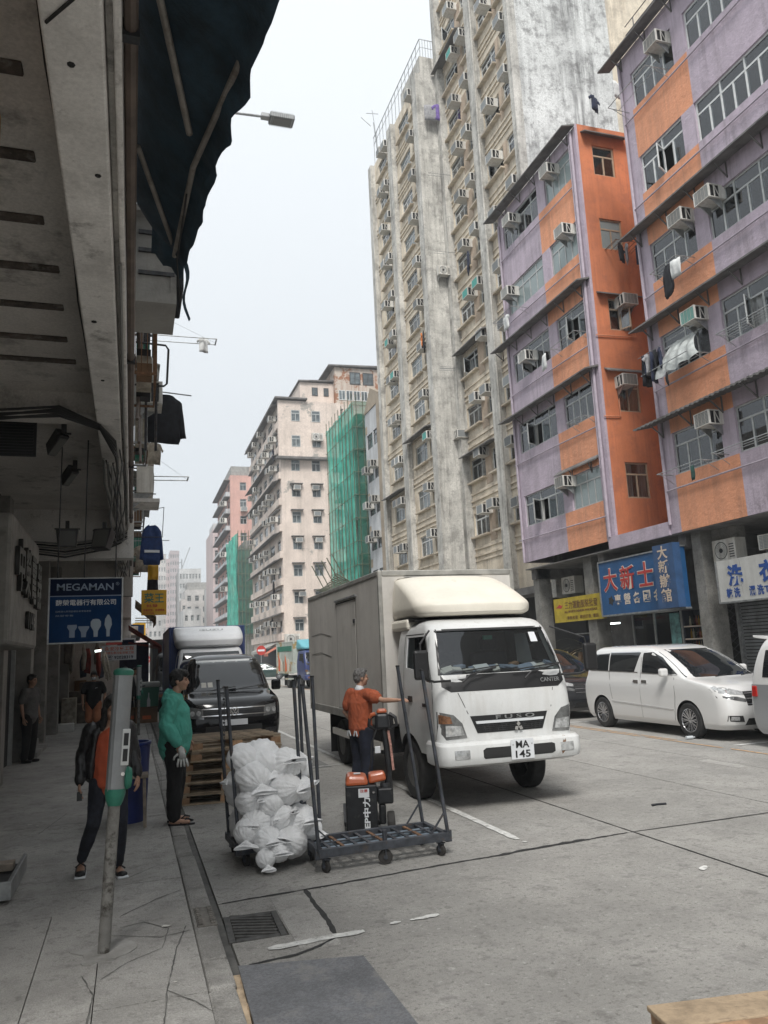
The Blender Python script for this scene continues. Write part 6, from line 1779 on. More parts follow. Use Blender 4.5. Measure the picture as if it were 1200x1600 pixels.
# ------------------------------------------------------------------ vehicles
def pchip(xs, ys, x):
 n = len(xs)
 if x <= xs[0]: return ys[0]
 if x >= xs[-1]: return ys[-1]
 h = [xs[i + 1] - xs[i] for i in range(n - 1)]
 d = [(ys[i + 1] - ys[i]) / h[i] for i in range(n - 1)]
 s = [d[0]] + [0 if d[i - 1] * d[i] <= 0 else 2 * d[i - 1] * d[i] / (d[i - 1] + d[i]) for i in range(1, n - 1)] + [d[-1]]
 for i in range(n - 1):
  if x <= xs[i + 1]:
   t = (x - xs[i]) / h[i]
   return (2 * t ** 3 - 3 * t * t + 1) * ys[i] + (t ** 3 - 2 * t * t + t) * h[i] * s[i] + (-2 * t ** 3 + 3 * t * t) * ys[i + 1] + (t ** 3 - t * t) * h[i] * s[i + 1]
def zloft(levels, rf=.16, rr=.1, bow=.05, n_lv=40, rbow=.02):
 """closed body lofted upwards; levels: (z, half width, y front, y rear)"""
 zs = [l[0] for l in levels]
 mb = MB()
 Z = sorted({zs[0] + (zs[-1] - zs[0]) * k / n_lv for k in range(n_lv + 1)} | set(zs))
 rings = []
 for z in Z:
  hw, yf, yr = (pchip(zs, [l[k] for l in levels], z) for k in (1, 2, 3))
  a = min(rf, hw * .8)
  ring = []
  for k in range(-7, 8):                      # front edge
   x = (hw - a) * k / 7
   ring.append((x, yf + bow * (x / hw) ** 2))
  y0 = yf + bow * ((hw - a) / hw) ** 2
  for k in range(1, 7):
   t = PI / 2 * k / 6
   ring.append((hw - a + a * math.sin(t), y0 + a * (1 - math.cos(t))))
  b = min(rr, hw * .8)
  for k in range(1, 15):
   ring.append((hw, y0 + a + (yr - b - y0 - a) * k / 15))
  for k in range(0, 7):
   t = PI / 2 * k / 6
   ring.append((hw - b + b * math.cos(t), yr - b + b * math.sin(t)))
  half = ring[7:]
  full = half + [(-x, y) for x, y in reversed(half[1:])]
  rings.append([(x, y, z) for x, y in full])
 n = len(rings[0])
 for r_ in rings: mb.v += r_
 for i in range(len(rings) - 1):
  for j in range(n):
   a, b = i * n + j, i * n + (j + 1) % n
   mb.f.append((a, b, b + n, a + n))
 mb.f.append(tuple(reversed(range(n))))
 mb.f.append(tuple((len(rings) - 1) * n + j for j in range(n)))
 mb.fm = [0] * len(mb.f)
 return mb
def bvh_of(me): return BVHTree.FromPolygons([v.co.copy() for v in me.vertices], [tuple(p.vertices) for p in me.polygons])
def decal(bvh, pts, side, m, name, parent, off=.004, cuts=3, rim=.012):
 """a panel let onto a body: outline in (x,z) for side 'F'/'B', (y,z) for 'L'/'R', (x,y) for 'T'"""
 D = {'F': Vector((0, 1, 0)), 'B': Vector((0, -1, 0)), 'L': Vector((1, 0, 0)), 'R': Vector((-1, 0, 0)), 'T': Vector((0, 0, -1))}[side]
 bm = bmesh.new()
 vs = []
 for a, b in pts:
  p = (a, 0, b) if side in 'FB' else ((0, a, b) if side in 'LR' else (a, b, 0))
  vs.append(bm.verts.new(p))
 bm.faces.new(vs)
 bmesh.ops.triangulate(bm, faces=bm.faces)
 bmesh.ops.subdivide_edges(bm, edges=bm.edges, cuts=cuts, use_grid_fill=True)
 bnd = []
 for v in bm.verts:
  o = v.co - D * 20
  hit = bvh.ray_cast(o, D)
  if hit[0] is None:
   q = bvh.find_nearest(v.co)[0]
   v.co = q
  else:
   v.co = hit[0] - D * off + hit[1] * 0.0
 es = [e_ for e_ in bm.edges if e_.is_boundary]
 if rim:
  g = bmesh.ops.extrude_edge_only(bm, edges=es)
  for v in [x for x in g['geom'] if isinstance(x, bmesh.types.BMVert)]: v.co += D * rim
 bmesh.ops.recalc_face_normals(bm, faces=bm.faces)
 me = bpy.data.meshes.new(name)
 bm.to_mesh(me)
 bm.free()
 me.materials.append(m)
 me.polygons.foreach_set('use_smooth', [True] * len(me.polygons))
 me.set_sharp_from_angle(angle=R(40))
 return link(name, me, parent)
def strip(bvh, a, b, wdt, side, m, name, parent, off=.003):
 """thin line on a body (panel gap, trim) between two points in the decal plane"""
 d = Vector((b[0] - a[0], b[1] - a[1]))
 L = d.length
 d /= L
 q = Vector((-d.y, d.x)) * wdt / 2
 n = max(1, int(L / .12))
 A = [(a[0] + d.x * L * k / n, a[1] + d.y * L * k / n) for k in range(n + 1)]
 pts = [(x + q.x, y + q.y) for x, y in A] + [(x - q.x, y - q.y) for x, y in reversed(A)]
 return decal(bvh, pts, side, m, name, parent, off, 0, .006)
def cut(o, cutters):
 """boolean difference, baked"""
 for c in cutters:
  c.parent = o.parent
  md = o.modifiers.new('cut', 'BOOLEAN')
  md.operation = 'DIFFERENCE'
  md.solver = 'EXACT'
  md.object = c
  md.material_mode = 'TRANSFER'
 baked(o)
 for c in cutters:
  me = c.data
  bpy.data.objects.remove(c)
  bpy.data.meshes.remove(me)
 return o
RIM = mat('wheel_rim_steel', (0.13, 0.13, 0.125), 0.6, .4, var=(9, .3))
ALLOY = mat('alloy_rim', (0.55, 0.55, 0.56), 0.25, .9)
def wheel(parent, x, y, r, w_, style='steel', side=-1, n=None):
 """tyre (part) with its rim (sub-part); side -1: outer face towards -x"""
 k = ('w', r, w_)
 if k not in _wc:
  h = w_ / 2
  _wc[k] = MB().lathe([(r * .60, -h * .9), (r * .72, -h), (r * .93, -h * .95), (r, -h * .7), (r, h * .7), (r * .93, h * .95), (r * .72, h), (r * .6, h * .9), (r * .58, h * .5), (r * .58, -h * .5)], (0, 0, 0), 32, 'X', True).mesh('wheel', M['rubber'], 35)
 o = link('wheel', _wc[k], parent, (x, y, r))
 k = ('r', r, w_, style, side)
 if k not in _wc:
  h = w_ / 2 * side
  mb = MB()
  if style == 'steel':
   mb.lathe([(r * .60, h * .85), (r * .56, h * .6), (r * .42, h * .3), (r * .30, h * .35), (r * .26, h * .75), (r * .12, h * .8), (.01, h * .8)], (0, 0, 0), 28, 'X')
   for q in range(5):
    a = 2 * PI * q / 5
    mb.lathe([(.018, h * .3), (.018, h * .62)], (0, math.cos(a) * r * .36, math.sin(a) * r * .36), 8, 'X')
   mm = RIM
  else:
   mb.lathe([(r * .66, h * .97), (r * .64, h * 1.0), (r * .60, h * .8), (r * .60, h * .2), (r * .65, h * .2)], (0, 0, 0), 32, 'X', True)
   mb.lathe([(r * .16, h * .2), (r * .16, h * .8), (.01, h * .85)], (0, 0, 0), 16, 'X')
   for q in range(10):
    a = 2 * PI * q / 10
    for da in (-.13, .13):
     mb.bar((h * .68, math.cos(a) * r * .12, math.sin(a) * r * .12), (h * .92, math.cos(a + da) * r * .62, math.sin(a + da) * r * .62), .018, .03, (1, 0, 0))
   mm = ALLOY
  _wc[k] = mb.mesh('rim', [mm], 35)
 link('rim', _wc[k], o)
 if style != 'steel':
  k = ('d', r, w_, side)
  if k not in _wc: _wc[k] = MB().lathe([(r * .58, 0), (r * .58, .02 * side)], (0, 0, 0), 24, 'X').mesh('brake_disc', M['black'])
  link('brake_disc', _wc[k], o)
 return o
TGLASS = glass('truck_glass', (0.62, 0.66, 0.66), 0.03)
CARGL = mat('dark_car_glass', (0.012, 0.014, 0.016), 0.03, 0, spec=0.8)
LAMPG = mat('headlamp_lens', (0.42, 0.43, 0.43), 0.08, .3, var=(14, .4))
LAMPB = mat('headlamp_bowl', (0.20, 0.205, 0.205), 0.1, .5, var=(9, .4))
AMBER = mat('amber_lens', (0.22, 0.11, 0.06), 0.12, .3, var=(20, .5))
REDL = mat('red_lens', (0.4, 0.02, 0.015), 0.2)
GAP = mat('panel_gap', (0.02, 0.02, 0.02), .8)
WIP = M['black']
def truck(loc, rz, label, cab, boxm, fair, L=4.77, bw=1.04, bx=.06, bz=(.86, 2.95), detail=True, plate=None, brand=None, model=None, fair_levels=None, fairm=None):
 t = E('box_truck', loc, label, 'truck', None, rz)
 lv = [(.60, .85, .12, 1.62), (.8, .87, .06, 1.64), (1.1, .88, .06, 1.65), (1.32, .88, .085, 1.65), (1.5, .872, .14, 1.65), (1.8, .845, .285, 1.63), (2.06, .805, .425, 1.6), (2.15, .765, .53, 1.56), (2.2, .66, .70, 1.48), (2.215, .45, .9, 1.3)]
 base = zloft(lv, .15, .08, .05)
 me = base.mesh('cab', cab, 35)
 bv = bvh_of(me)
 o = link('cab', me, t)
 cs = []
 if detail:
  cs.append(link('cutter', MB().hexa([(-.76, .22, 1.05), (.76, .22, 1.05), (.76, 1.5, 1.05), (-.76, 1.5, 1.05), (-.72, .56, 2.05), (.72, .56, 2.05), (.72, 1.5, 2.05), (-.72, 1.5, 2.05)]).mesh('c', M['black'])))
  cs.append(link('cutter', MB().prism([(-.795, 1.53), (.795, 1.53), (.715, 2.06), (-.715, 2.06)], -1, .75, 'Y').mesh('c', cab)))
  cs.append(link('cutter', MB().prism([(.30, 1.44), (.52, 1.46), (.75, 1.58), (1.22, 1.62), (1.22, 2.0), (.56, 2.0)], -2, 2, 'X').mesh('c', cab)))
 cs.append(link('cutter', MB().lathe([(.45, -2), (.45, 2)], (0, 1.2, .36), 32, 'X').mesh('c', M['black'])))
 cut(o, cs)
 o.data.polygons.foreach_set('use_smooth', [True] * len(o.data.polygons))
 o.data.set_sharp_from_angle(angle=R(35))
 gl = TGLASS if detail else CARGL
 decal(bv, [(-.795, 1.53), (.795, 1.53), (.715, 2.06), (-.715, 2.06)], 'F', gl, 'windscreen', t, -.012 if detail else .006, 9, 0)
 for s_ in 'LR': decal(bv, [(.30, 1.44), (.52, 1.46), (.75, 1.58), (1.22, 1.62), (1.22, 2.0), (.56, 2.0)], s_, gl, 'side_window', t, -.012 if detail else .004, 2, 0)
 # black cowl under the windscreen, door lines
 decal(bv, [(-.80, 1.40), (-.7, 1.335), (.7, 1.335), (.80, 1.40), (.795, 1.525), (-.795, 1.525)], 'F', M['black'], 'cowl_panel', t, .004)
 if detail:
  rub = .02
  for a, b in (((-.80, 1.53), (-.722, 2.06)), ((.80, 1.53), (.722, 2.06)), ((-.722, 2.062), (.722, 2.062))):
   strip(bv, a, b, .025, 'F', M['black'], 'windscreen_seal', t, .004)
  for a, b in (((.27, 1.42), (.27, .78)), ((1.3, 2.02), (1.3, .86)), ((.27, 1.42), (.56, 2.03)), ((.56, 2.03), (1.3, 2.03))):
   strip(bv, a, b, .012, 'L', GAP, 'door_gap', t, .002)
   strip(bv, a, b, .012, 'R', GAP, 'door_gap', t, .002)
  strip(bv, (-.62, 1.325), (-.52, 1.08), .008, 'F', GAP, 'panel_gap', t, .002)
  strip(bv, (.62, 1.325), (.56, 1.1), .008, 'F', GAP, 'panel_gap', t, .002)
  decal(bv, [(.98, 1.2), (1.12, 1.2), (1.12, 1.27), (.98, 1.27)], 'L', M['black'], 'door_handle', t, .012)
  decal(bv, [(.42, 1.16), (.62, 1.16), (.62, 1.2), (.42, 1.2)], 'L', M['steel_dark'], 'side_badge', t, .006)
  # dash with papers, seats, steering wheel
  MB().hexa([(-.74, .26, 1.2), (.74, .26, 1.2), (.74, .66, 1.2), (-.74, .66, 1.2), (-.76, .2, 1.53), (.76, .2, 1.53), (.72, .6, 1.56), (-.72, .6, 1.56)]).obj('dashboard', M['black'], t)
  rr = random.Random(4)
  for k in range(16):
   x = -.7 + k * .09 + rr.uniform(-.04, .04)
   w_, d_ = rr.uniform(.08, .2), rr.uniform(.06, .14)
   MB().box(-w_ / 2, w_ / 2, -d_ / 2, d_ / 2, 0, .006 + .03 * rr.random()).obj('paper', rr.choice((litter, SWHITE, litter, CARD, SGREY)), t, (x, .33 + rr.uniform(-.04, .1), 1.565 + .012 * (k % 4)), rot=(R(24 + rr.uniform(-14, 14)), R(rr.uniform(-12, 12)), rr.uniform(-.6, .6)))
  for x in (-.4, .38):
   MB().box(x - .26, x + .26, .9, 1.4, 1.12, 1.3).box(x - .25, x + .25, 1.28, 1.45, 1.3, 1.78).box(x - .13, x + .13, 1.3, 1.44, 1.8, 1.97).obj('seat', mat('seat_cloth', (.03, .03, .04), .9), t, bevel=.03)
  MB().tube([(-.4 + .2 * math.cos(a), .72 + .08 * math.sin(a), 1.5 + .17 * math.sin(a)) for a in [2 * PI * k / 20 for k in range(21)]], .014, 6).obj('steering_wheel', M['black'], t, smooth=True)
  MB().box(-.06, .06, .52, .55, 1.93, 1.98).obj('mirror', MGRN, t)
  decal(bv, [(.50, 1.88), (.60, 1.88), (.59, 2.0), (.50, 2.0)], 'F', SWHITE, 'licence_disc', t, .0, 1, 0)
  # wipers
  for x0, x1 in ((-.58, -.12), (.22, .72)):
   MB().tube([(x0, .03, 1.45), (x0 + .1, .06, 1.52), (x1, .09, 1.60)], .011, 6).tube([(x0 - .12, .085, 1.555), (x1 + .05, .10, 1.615)], .008, 5).obj('wiper', WIP, t)
  # mirrors on long arms
  for s_ in (-1, 1):
   MB().tube([(s_ * .72, .07, 1.47), (s_ * .95, .0, 1.47), (s_ * 1.10, -.02, 1.53)], .014, 6).tube([(s_ * .82, .42, 2.06), (s_ * 1.08, .05, 1.9), (s_ * 1.10, -.02, 1.53)], .012, 6).obj('mirror_arm', M['black'], t, smooth=40)
   MB().box(s_ * 1.10 - .09, s_ * 1.10 + .09, -.05, .02, 1.5, 1.83).obj('mirror', M['black'], t, bevel=.03)
 # headlamps
 for s_ in (-1, 1):
  decal(bv, [(s_ * x, z) for x, z in ((.87, .80), (.55, .82), (.60, .98), (.70, 1.08), (.87, 1.12))], 'F', LAMPB, 'headlamp', t, .008)
  decal(bv, [(s_ * x, z) for x, z in ((.80, .84), (.585, .85), (.615, .955), (.80, .965))], 'F', LAMPG, 'lamp_bowl', t, .014)
  decal(bv, [(s_ * x, z) for x, z in ((.86, .985), (.72, .985), (.74, 1.06), (.86, 1.09))], 'F', AMBER if s_ < 0 else LAMPB, 'indicator', t, .013)
 # grille
 gp = [(-.50, 1.055), (-.42, .86), (.42, .86), (.50, 1.055)]
 decal(bv, gp, 'F', M['black'], 'grille', t, .006)
 decal(bv, [(-.44, .995), (-.43, .965), (.43, .965), (.44, .995)], 'F', SWHITE, 'grille_bar', t, .02)
 if detail:
  for k in range(4): strip(bv, (-.42 + .01 * k, .945 - .022 * k), (.42 - .01 * k, .945 - .022 * k), .006, 'F', M['steel_dark'], 'grille_slat', t, .012)
  for k in range(15): strip(bv, (-.40 + k * .057, .955), (-.37 + k * .053, .87), .005, 'F', M['steel_dark'], 'grille_slat', t, .011)
 if brand:
  text('lettering', brand, .5 if detail else .5, .045, M['steel'] if detail else M['black'], t, (.06, .045, 1.025), FACE_CAM, .01, .01)
 if detail:
  for a in (90, 210, 330):
   c, s_ = math.cos(R(a)), math.sin(R(a))
   l, w_ = .062, .026
   MB().prism([(0, 0), (c * l / 2 - s_ * w_, s_ * l / 2 + c * w_), (c * l, s_ * l), (c * l / 2 + s_ * w_, s_ * l / 2 - c * w_)], -.006, .006, 'Y').obj('emblem', M['chrome'], t, (.09, .035, .905))
 if model: text('lettering', model, .27, .05, M['steel'], t, (.59, .105, 1.42), (R(80), 0, R(5)), .004, .01)
 # bumper
 bl = [(.50, .86, .02, .5), (.53, .90, -.05, .5), (.62, .91, -.075, .5), (.74, .91, -.06, .5), (.775, .89, -.02, .5)]
 bm_ = zloft(bl, .14, .02, .06, 8).obj('bumper', cab, t, smooth=35)
 bb = bvh_of(bm_.data)
 decal(bb, [(-.42, .605), (-.40, .585), (.46, .585), (.50, .605), (.50, .69), (.46, .705), (-.38, .705), (-.42, .68)], 'F', M['dark'], 'bumper_slot', t, .003)
 for s_ in (-1, 1): decal(bb, [(s_ * .76, .60), (s_ * .58, .60), (s_ * .58, .695), (s_ * .76, .695)], 'F', LAMPG if detail else AMBER, 'fog_lamp', t, .006)
 if detail:
  decal(bb, [(.60, .56), (.64, .6), (.63, .68), (.67, .76), (.64, .77), (.615, .7), (.58, .62)], 'F', M['rust'], 'rust_patch', t, .002, 2, .002)
 if plate:
  MB().box(-.145, .145, -.006, 0, -.11, .11).obj('number_plate', SWHITE, t, (.06, -.085, .665))
  text('lettering', plate[0], .17, .08, M['black'], t, (.06, -.0925, .718), FACE_CAM, .002, .02)
  text('lettering', plate[1], .19, .08, M['black'], t, (.06, -.0925, .612), FACE_CAM, .002, .02)
  MB().lathe([(.008, 0), (.008, .004)], (-.06, -.096, .718), 8, 'Y').lathe([(.008, 0), (.008, .004)], (.18, -.096, .718), 8, 'Y').obj('plate_bolt', M['steel'], t)
 # chassis, box, wheels
 y1 = 1.88 + L
 for q in (-.42, .34): MB().box(q, q + .08, .5, y1 - .1, .50, .72).obj('chassis', M['steel_dark'], t)
 MB().box(-.7, .7, .35, 1.5, .46, .62).obj('engine_cover', M['black'], t)
 for q in (-.88, .45): MB().box(q, q + .43, 2.4, 3.35, .42, .76).obj('side_box', M['steel_dark'], t)
 MB().box(-.95, -.9, 2.2, y1 - 1.6, .5, .6).obj('side_guard', boxm, t)
 x0, x1 = bx - bw, bx + bw
 b = MB().box(x0, x1, 1.88, y1, bz[0], bz[1]).obj('cargo_box', boxm, t, bevel=.012)
 mb = MB().box(x0 - .012, x0 + .05, 1.868, 1.93, bz[0] - .02, bz[1] + .012).box(x1 - .05, x1 + .012, 1.868, 1.93, bz[0] - .02, bz[1] + .012)
 mb.box(x0 + .051, x1 - .051, 1.868, 1.93, bz[1] - .07, bz[1] + .012)
 mb.box(x0 - .012, x0 + .05, 1.931, y1 + .01, bz[1] - .06, bz[1] + .012).box(x0 - .012, x0 + .05, 1.931, y1 + .01, bz[0] - .03, bz[0] + .10)
 mb.box(x0 - .012, x0 + .05, y1 - .05, y1 + .012, bz[0] + .101, bz[1] - .061)
 mb.obj('corner_rail', mat('box_rail', (.40, .39, .36), .5, .5, var=(5, .2)) if detail else boxm, t, bevel=.012)
 if detail:
  MB().box(x0 - .008, x0 + .02, 3.16, 4.34, .98, 2.66).obj('side_door', boxm, t, bevel=.004)
  MB().box(x0 - .004, x0 + .02, 3.14, 3.158, .96, 2.68).box(x0 - .004, x0 + .02, 4.342, 4.36, .96, 2.68).box(x0 - .004, x0 + .02, 3.158, 4.342, 2.662, 2.68).obj('door_seal', GAP, t)
  MB().box(x0 - .03, x0, 3.08, 4.42, 2.70, 2.73).obj('drip_rail', M['steel'], t)
  for z in (1.5, 2.3): MB().box(x0 - .02, x0, 3.17, 3.27, z, z + .06).obj('door_catch', M['steel_dark'], t)
  for z in (1.9, 2.25): MB().tube([(x0 - .004, 4.8, z - .1), (x0 - .004, 5.6, z - .02), (x0 - .004, 6.4, z - .05)], .003, 4).obj('scratch', M['steel_dark'], t)
  MB().box(x0 + .02, x0 + .1, 1.8, 1.87, .5, 1.0).obj('mud_flap', M['black'], t)
 for s_ in (-1, 1):
  wheel(t, s_ * .75, 1.2, .37, .21, 'steel', s_)
  wheel(t, s_ * .74, 4.85 if L > 4 else 3.4, .37, .22, 'steel', s_)
  wheel(t, s_ * .50, 4.85 if L > 4 else 3.4, .37, .2, 'steel', s_)
  MB().box(s_ * .76 - .14, s_ * .76 + .14, (5.4 if L > 4 else 3.95), (5.42 if L > 4 else 3.97), .15, .8).obj('mud_flap', M['black'], t)
 # roof fairing
 fl = fair_levels or [(2.25, .74, .64, 1.86), (2.29, .79, .57, 1.86), (2.38, .81, .58, 1.86), (2.52, .80, .80, 1.86), (2.66, .785, 1.10, 1.86), (2.78, .76, 1.40, 1.86), (2.83, .72, 1.56, 1.85), (2.85, .6, 1.66, 1.83)]
 if fair:
  f = zloft(fl, .36, .04, .17, 30).obj('roof_fairing', fairm or cab, t, smooth=50)
  if detail:
   MB().box(-.83, -.60, 1.2, 1.86, 2.10, 2.245).obj('side_deflector', fairm or cab, t, bevel=.04)
   for k in range(3): MB().box(-.80, .80, .95 + .1 * k, 1.8, 2.20 + .018 * k, 2.212 + .018 * k).obj('louvre', M['black'], t)
 return t, bv
FUSOW = mat('truck_cab_white', (0.61, 0.62, 0.615), 0.38, 0, var=(2.5, .06), dirt=(5, .45, (.33, .31, .28), .58), coat=.3, streak=(.25, (.33, .3, .26), 6))
FAIRC = mat('fairing_cream', (0.72, 0.68, 0.59), 0.5, 0, var=(3, .06), dirt=(6, .5, (.42, .37, .29), .6))
BOXG = mat('cargo_box_grey', (0.62, 0.595, 0.555), 0.6, 0.05, var=(1.1, .07), dirt=[(3, .25, (.35, .33, .3), .56), (.8, .25, (.4, .38, .35), .5)], streak=(.3, (.3, .28, .25), 2))
truck((4.24, 8.42, 0), R(-.5), 'white box truck with cream roof fairing and plate MA 145 facing the camera', FUSOW, BOXG, True, plate=('MA', '145'), brand='F U S O', model='CANTER', fairm=FAIRC)
IBLUE = mat('cargo_box_blue', (0.03, 0.05, 0.15), .5, 0, var=(2, .2))
IWHITE = mat('truck_cab_silver', (0.68, 0.69, 0.70), .4, 0, var=(2, .06), coat=.3)
it, ibv = truck((2.0, 20.6, 0), 0, 'dark blue box truck with a bulbous white fairing parked behind the black van', IWHITE, IBLUE, True, L=4.5, bw=1.03, bx=.03, bz=(.9, 2.78), detail=False,
      fair_levels=[(2.18, .78, .56, 1.84), (2.24, .84, .42, 1.84), (2.36, .88, .42, 1.84), (2.5, .90, .62, 1.84), (2.62, .91, .95, 1.84), (2.72, .90, 1.2, 1.84), (2.76, .86, 1.34, 1.83)])
text('lettering', 'ISUZU', .62, .055, M['steel'], it, (.05, .98, 2.655), (R(45), 0, 0), .004, .02)
dk = mat('lorry_dark', (0.03, 0.032, 0.034), .5, var=(2, .3))
truck((1.75, 30.5, 0), 0, 'dark lorry parked farthest back at the near kerb', dk, dk, False, L=4.5, bw=1.0, bz=(.8, 2.75), detail=False)
CABB = mat('truck_cab_blue', (0.03, 0.045, 0.14), .4, coat=.3)
GRAPH = mat('cargo_box_printed', (0.42, 0.46, 0.42), .6, var=(.8, .2), patch=(.75, .56, (.36, .26, .12)))
ft, fbv = truck((10.35, 44.3, 0), R(7), 'blue cab truck with a printed pale box turning out of the side street', CABB, GRAPH, True, L=3.4, bz=(.9, 2.75), detail=False, fairm=mat('fairing_turquoise', (.12, .36, .42), .5))
MB().box(-1.0, -.985, 2.2, 5.0, 2.2, 2.5).obj('printed_band', MGRN, ft)
for k in range(6): MB().prism([(2.3 + k * .45, 1.0), (2.6 + k * .45, 1.0), (2.6 + k * .45, 1.5 + .25 * (k % 3)), (2.3 + k * .45, 1.4 + .3 * (k % 2))], -1.0, -.984, 'X').obj('printed_house', (TANP, SCREAM, SORG)[k % 3], ft)
def panel_van(loc, label):
 """black passenger van seen from the front"""
 pm = mat('van_black_paint', (0.006, 0.006, 0.007), 0.07, 0, spec=.38)
 t = E('passenger_van', loc, label, 'van')
 lv = [(.22, .86, .14, 4.9), (.34, .91, .03, 4.95), (.55, .94, 0, 4.98), (.8, .95, .03, 5), (.98, .945, .10, 5), (1.06, .93, .24, 5), (1.13, .905, .55, 5), (1.2, .885, .84, 4.98), (1.5, .83, 1.18, 4.93), (1.80, .75, 1.56, 4.86), (1.90, .66, 1.76, 4.8), (1.945, .52, 2.0, 4.7), (1.96, .35, 2.3, 4.5)]
 me = zloft(lv, .22, .1, .10, 60).mesh('body', pm, 50)
 bv = bvh_of(me)
 o = link('body', me, t)
 cut(o, [link('cutter', MB().lathe([(.40, -2), (.40, 2)], (0, y, .34), 32, 'X').mesh('c', M['black'])) for y in (.95, 4.0)])
 o.data.polygons.foreach_set('use_smooth', [True] * len(o.data.polygons))
 o.data.set_sharp_from_angle(angle=R(40))
 decal(bv, [(-.80, 1.225), (.80, 1.225), (.72, 1.80), (-.72, 1.80)], 'F', CARGL, 'windscreen', t, .006, 10)
 for s_ in 'LR': decal(bv, [(1.1, 1.22), (2.3, 1.22), (2.3, 1.76), (1.72, 1.76)], s_, CARGL, 'side_window', t, .005)
 for s_ in 'LR': decal(bv, [(2.4, 1.22), (4.7, 1.22), (4.6, 1.76), (2.4, 1.76)], s_, CARGL, 'side_window', t, .005)
 strip(bv, (-.72, 1.815), (.72, 1.815), .05, 'F', M['alu_white'], 'roof_lip', t, .006)
 decal(bv, [(-.56, .70), (.56, .70), (.60, .92), (-.60, .92)], 'F', M['black'], 'grille', t, .004)
 for z in (.76, .89): strip(bv, (-.62, z), (.62, z), .02, 'F', M['chrome'], 'chrome_strip', t, .012)
 for z in (.80, .84): strip(bv, (-.55, z), (.55, z), .01, 'F', M['steel_dark'], 'grille_slat', t, .009)
 for s_ in (-1, 1):
  decal(bv, [(s_ * x, z) for x, z in ((.90, .74), (.58, .70), (.60, .90), (.90, .95))], 'F', LAMPB, 'headlamp', t, .006)
  for x in (.68, .80): decal(bv, [(s_ * (x + .045 * math.cos(a)), .82 + .05 * math.sin(a)) for a in [2 * PI * k / 12 for k in range(12)]], 'F', LAMPG, 'lamp_bowl', t, .01, 1)
  decal(bv, [(s_ * x, z) for x, z in ((.85, .36), (.6, .34), (.62, .46), (.85, .48))], 'F', M['steel_dark'], 'fog_lamp', t, .006)
  MB().box(s_ * 1.02 - .1, s_ * 1.02 + .1, 1.0, 1.1, 1.16, 1.38).obj('mirror', pm, t, bevel=.04)
  wheel(t, s_ * .84, .95, .34, .22, 'alloy', s_)
  wheel(t, s_ * .84, 4.0, .34, .22, 'alloy', s_)
 decal(bv, [(-.55, .34), (.55, .34), (.55, .56), (-.55, .56)], 'F', M['dark'], 'lower_grille', t, .004)
 # round badge with the two stacked letters
 b = MB().lathe([(.085, -.004), (.085, .008), (.075, .012), (.075, -.004)], (0, 0, 0), 28, 'Y', True).obj('emblem_ring', M['chrome'], t, (0, -.03, .83))
 mb = MB()
 for pts in ([(-.038, .05), (0, .0), (.038, .05)], [(-.062, .02), (-.03, -.055), (0, -.005), (.03, -.055), (.062, .02)]):
  for a, c in zip(pts, pts[1:]): mb.bar((a[0], 0, a[1]), (c[0], 0, c[1]), .013, .012, (0, 1, 0))
 mb.obj('emblem', M['chrome'], t, (0, -.035, .83))
 MB().box(-.26, .26, -.012, 0, -.055, .055).obj('number_plate', SWHITE, t, (0, -.004, .62))
 # papers behind the windscreen
 for x in (-.55, -.42): decal(bv, [(x, 1.28), (x + .1, 1.28), (x + .1, 1.38), (x, 1.38)], 'F', litter, 'permit', t, .008, 1)
 for x in (-.4, .12): MB().tube([(x, .80, 1.215), (x + .25, .86, 1.25), (x + .55, .9, 1.275)], .009, 5).obj('wiper', WIP, t)
 return t
panel_van((1.95, 15.9, 0), 'black passenger van with a silver badge parked behind the pallets')
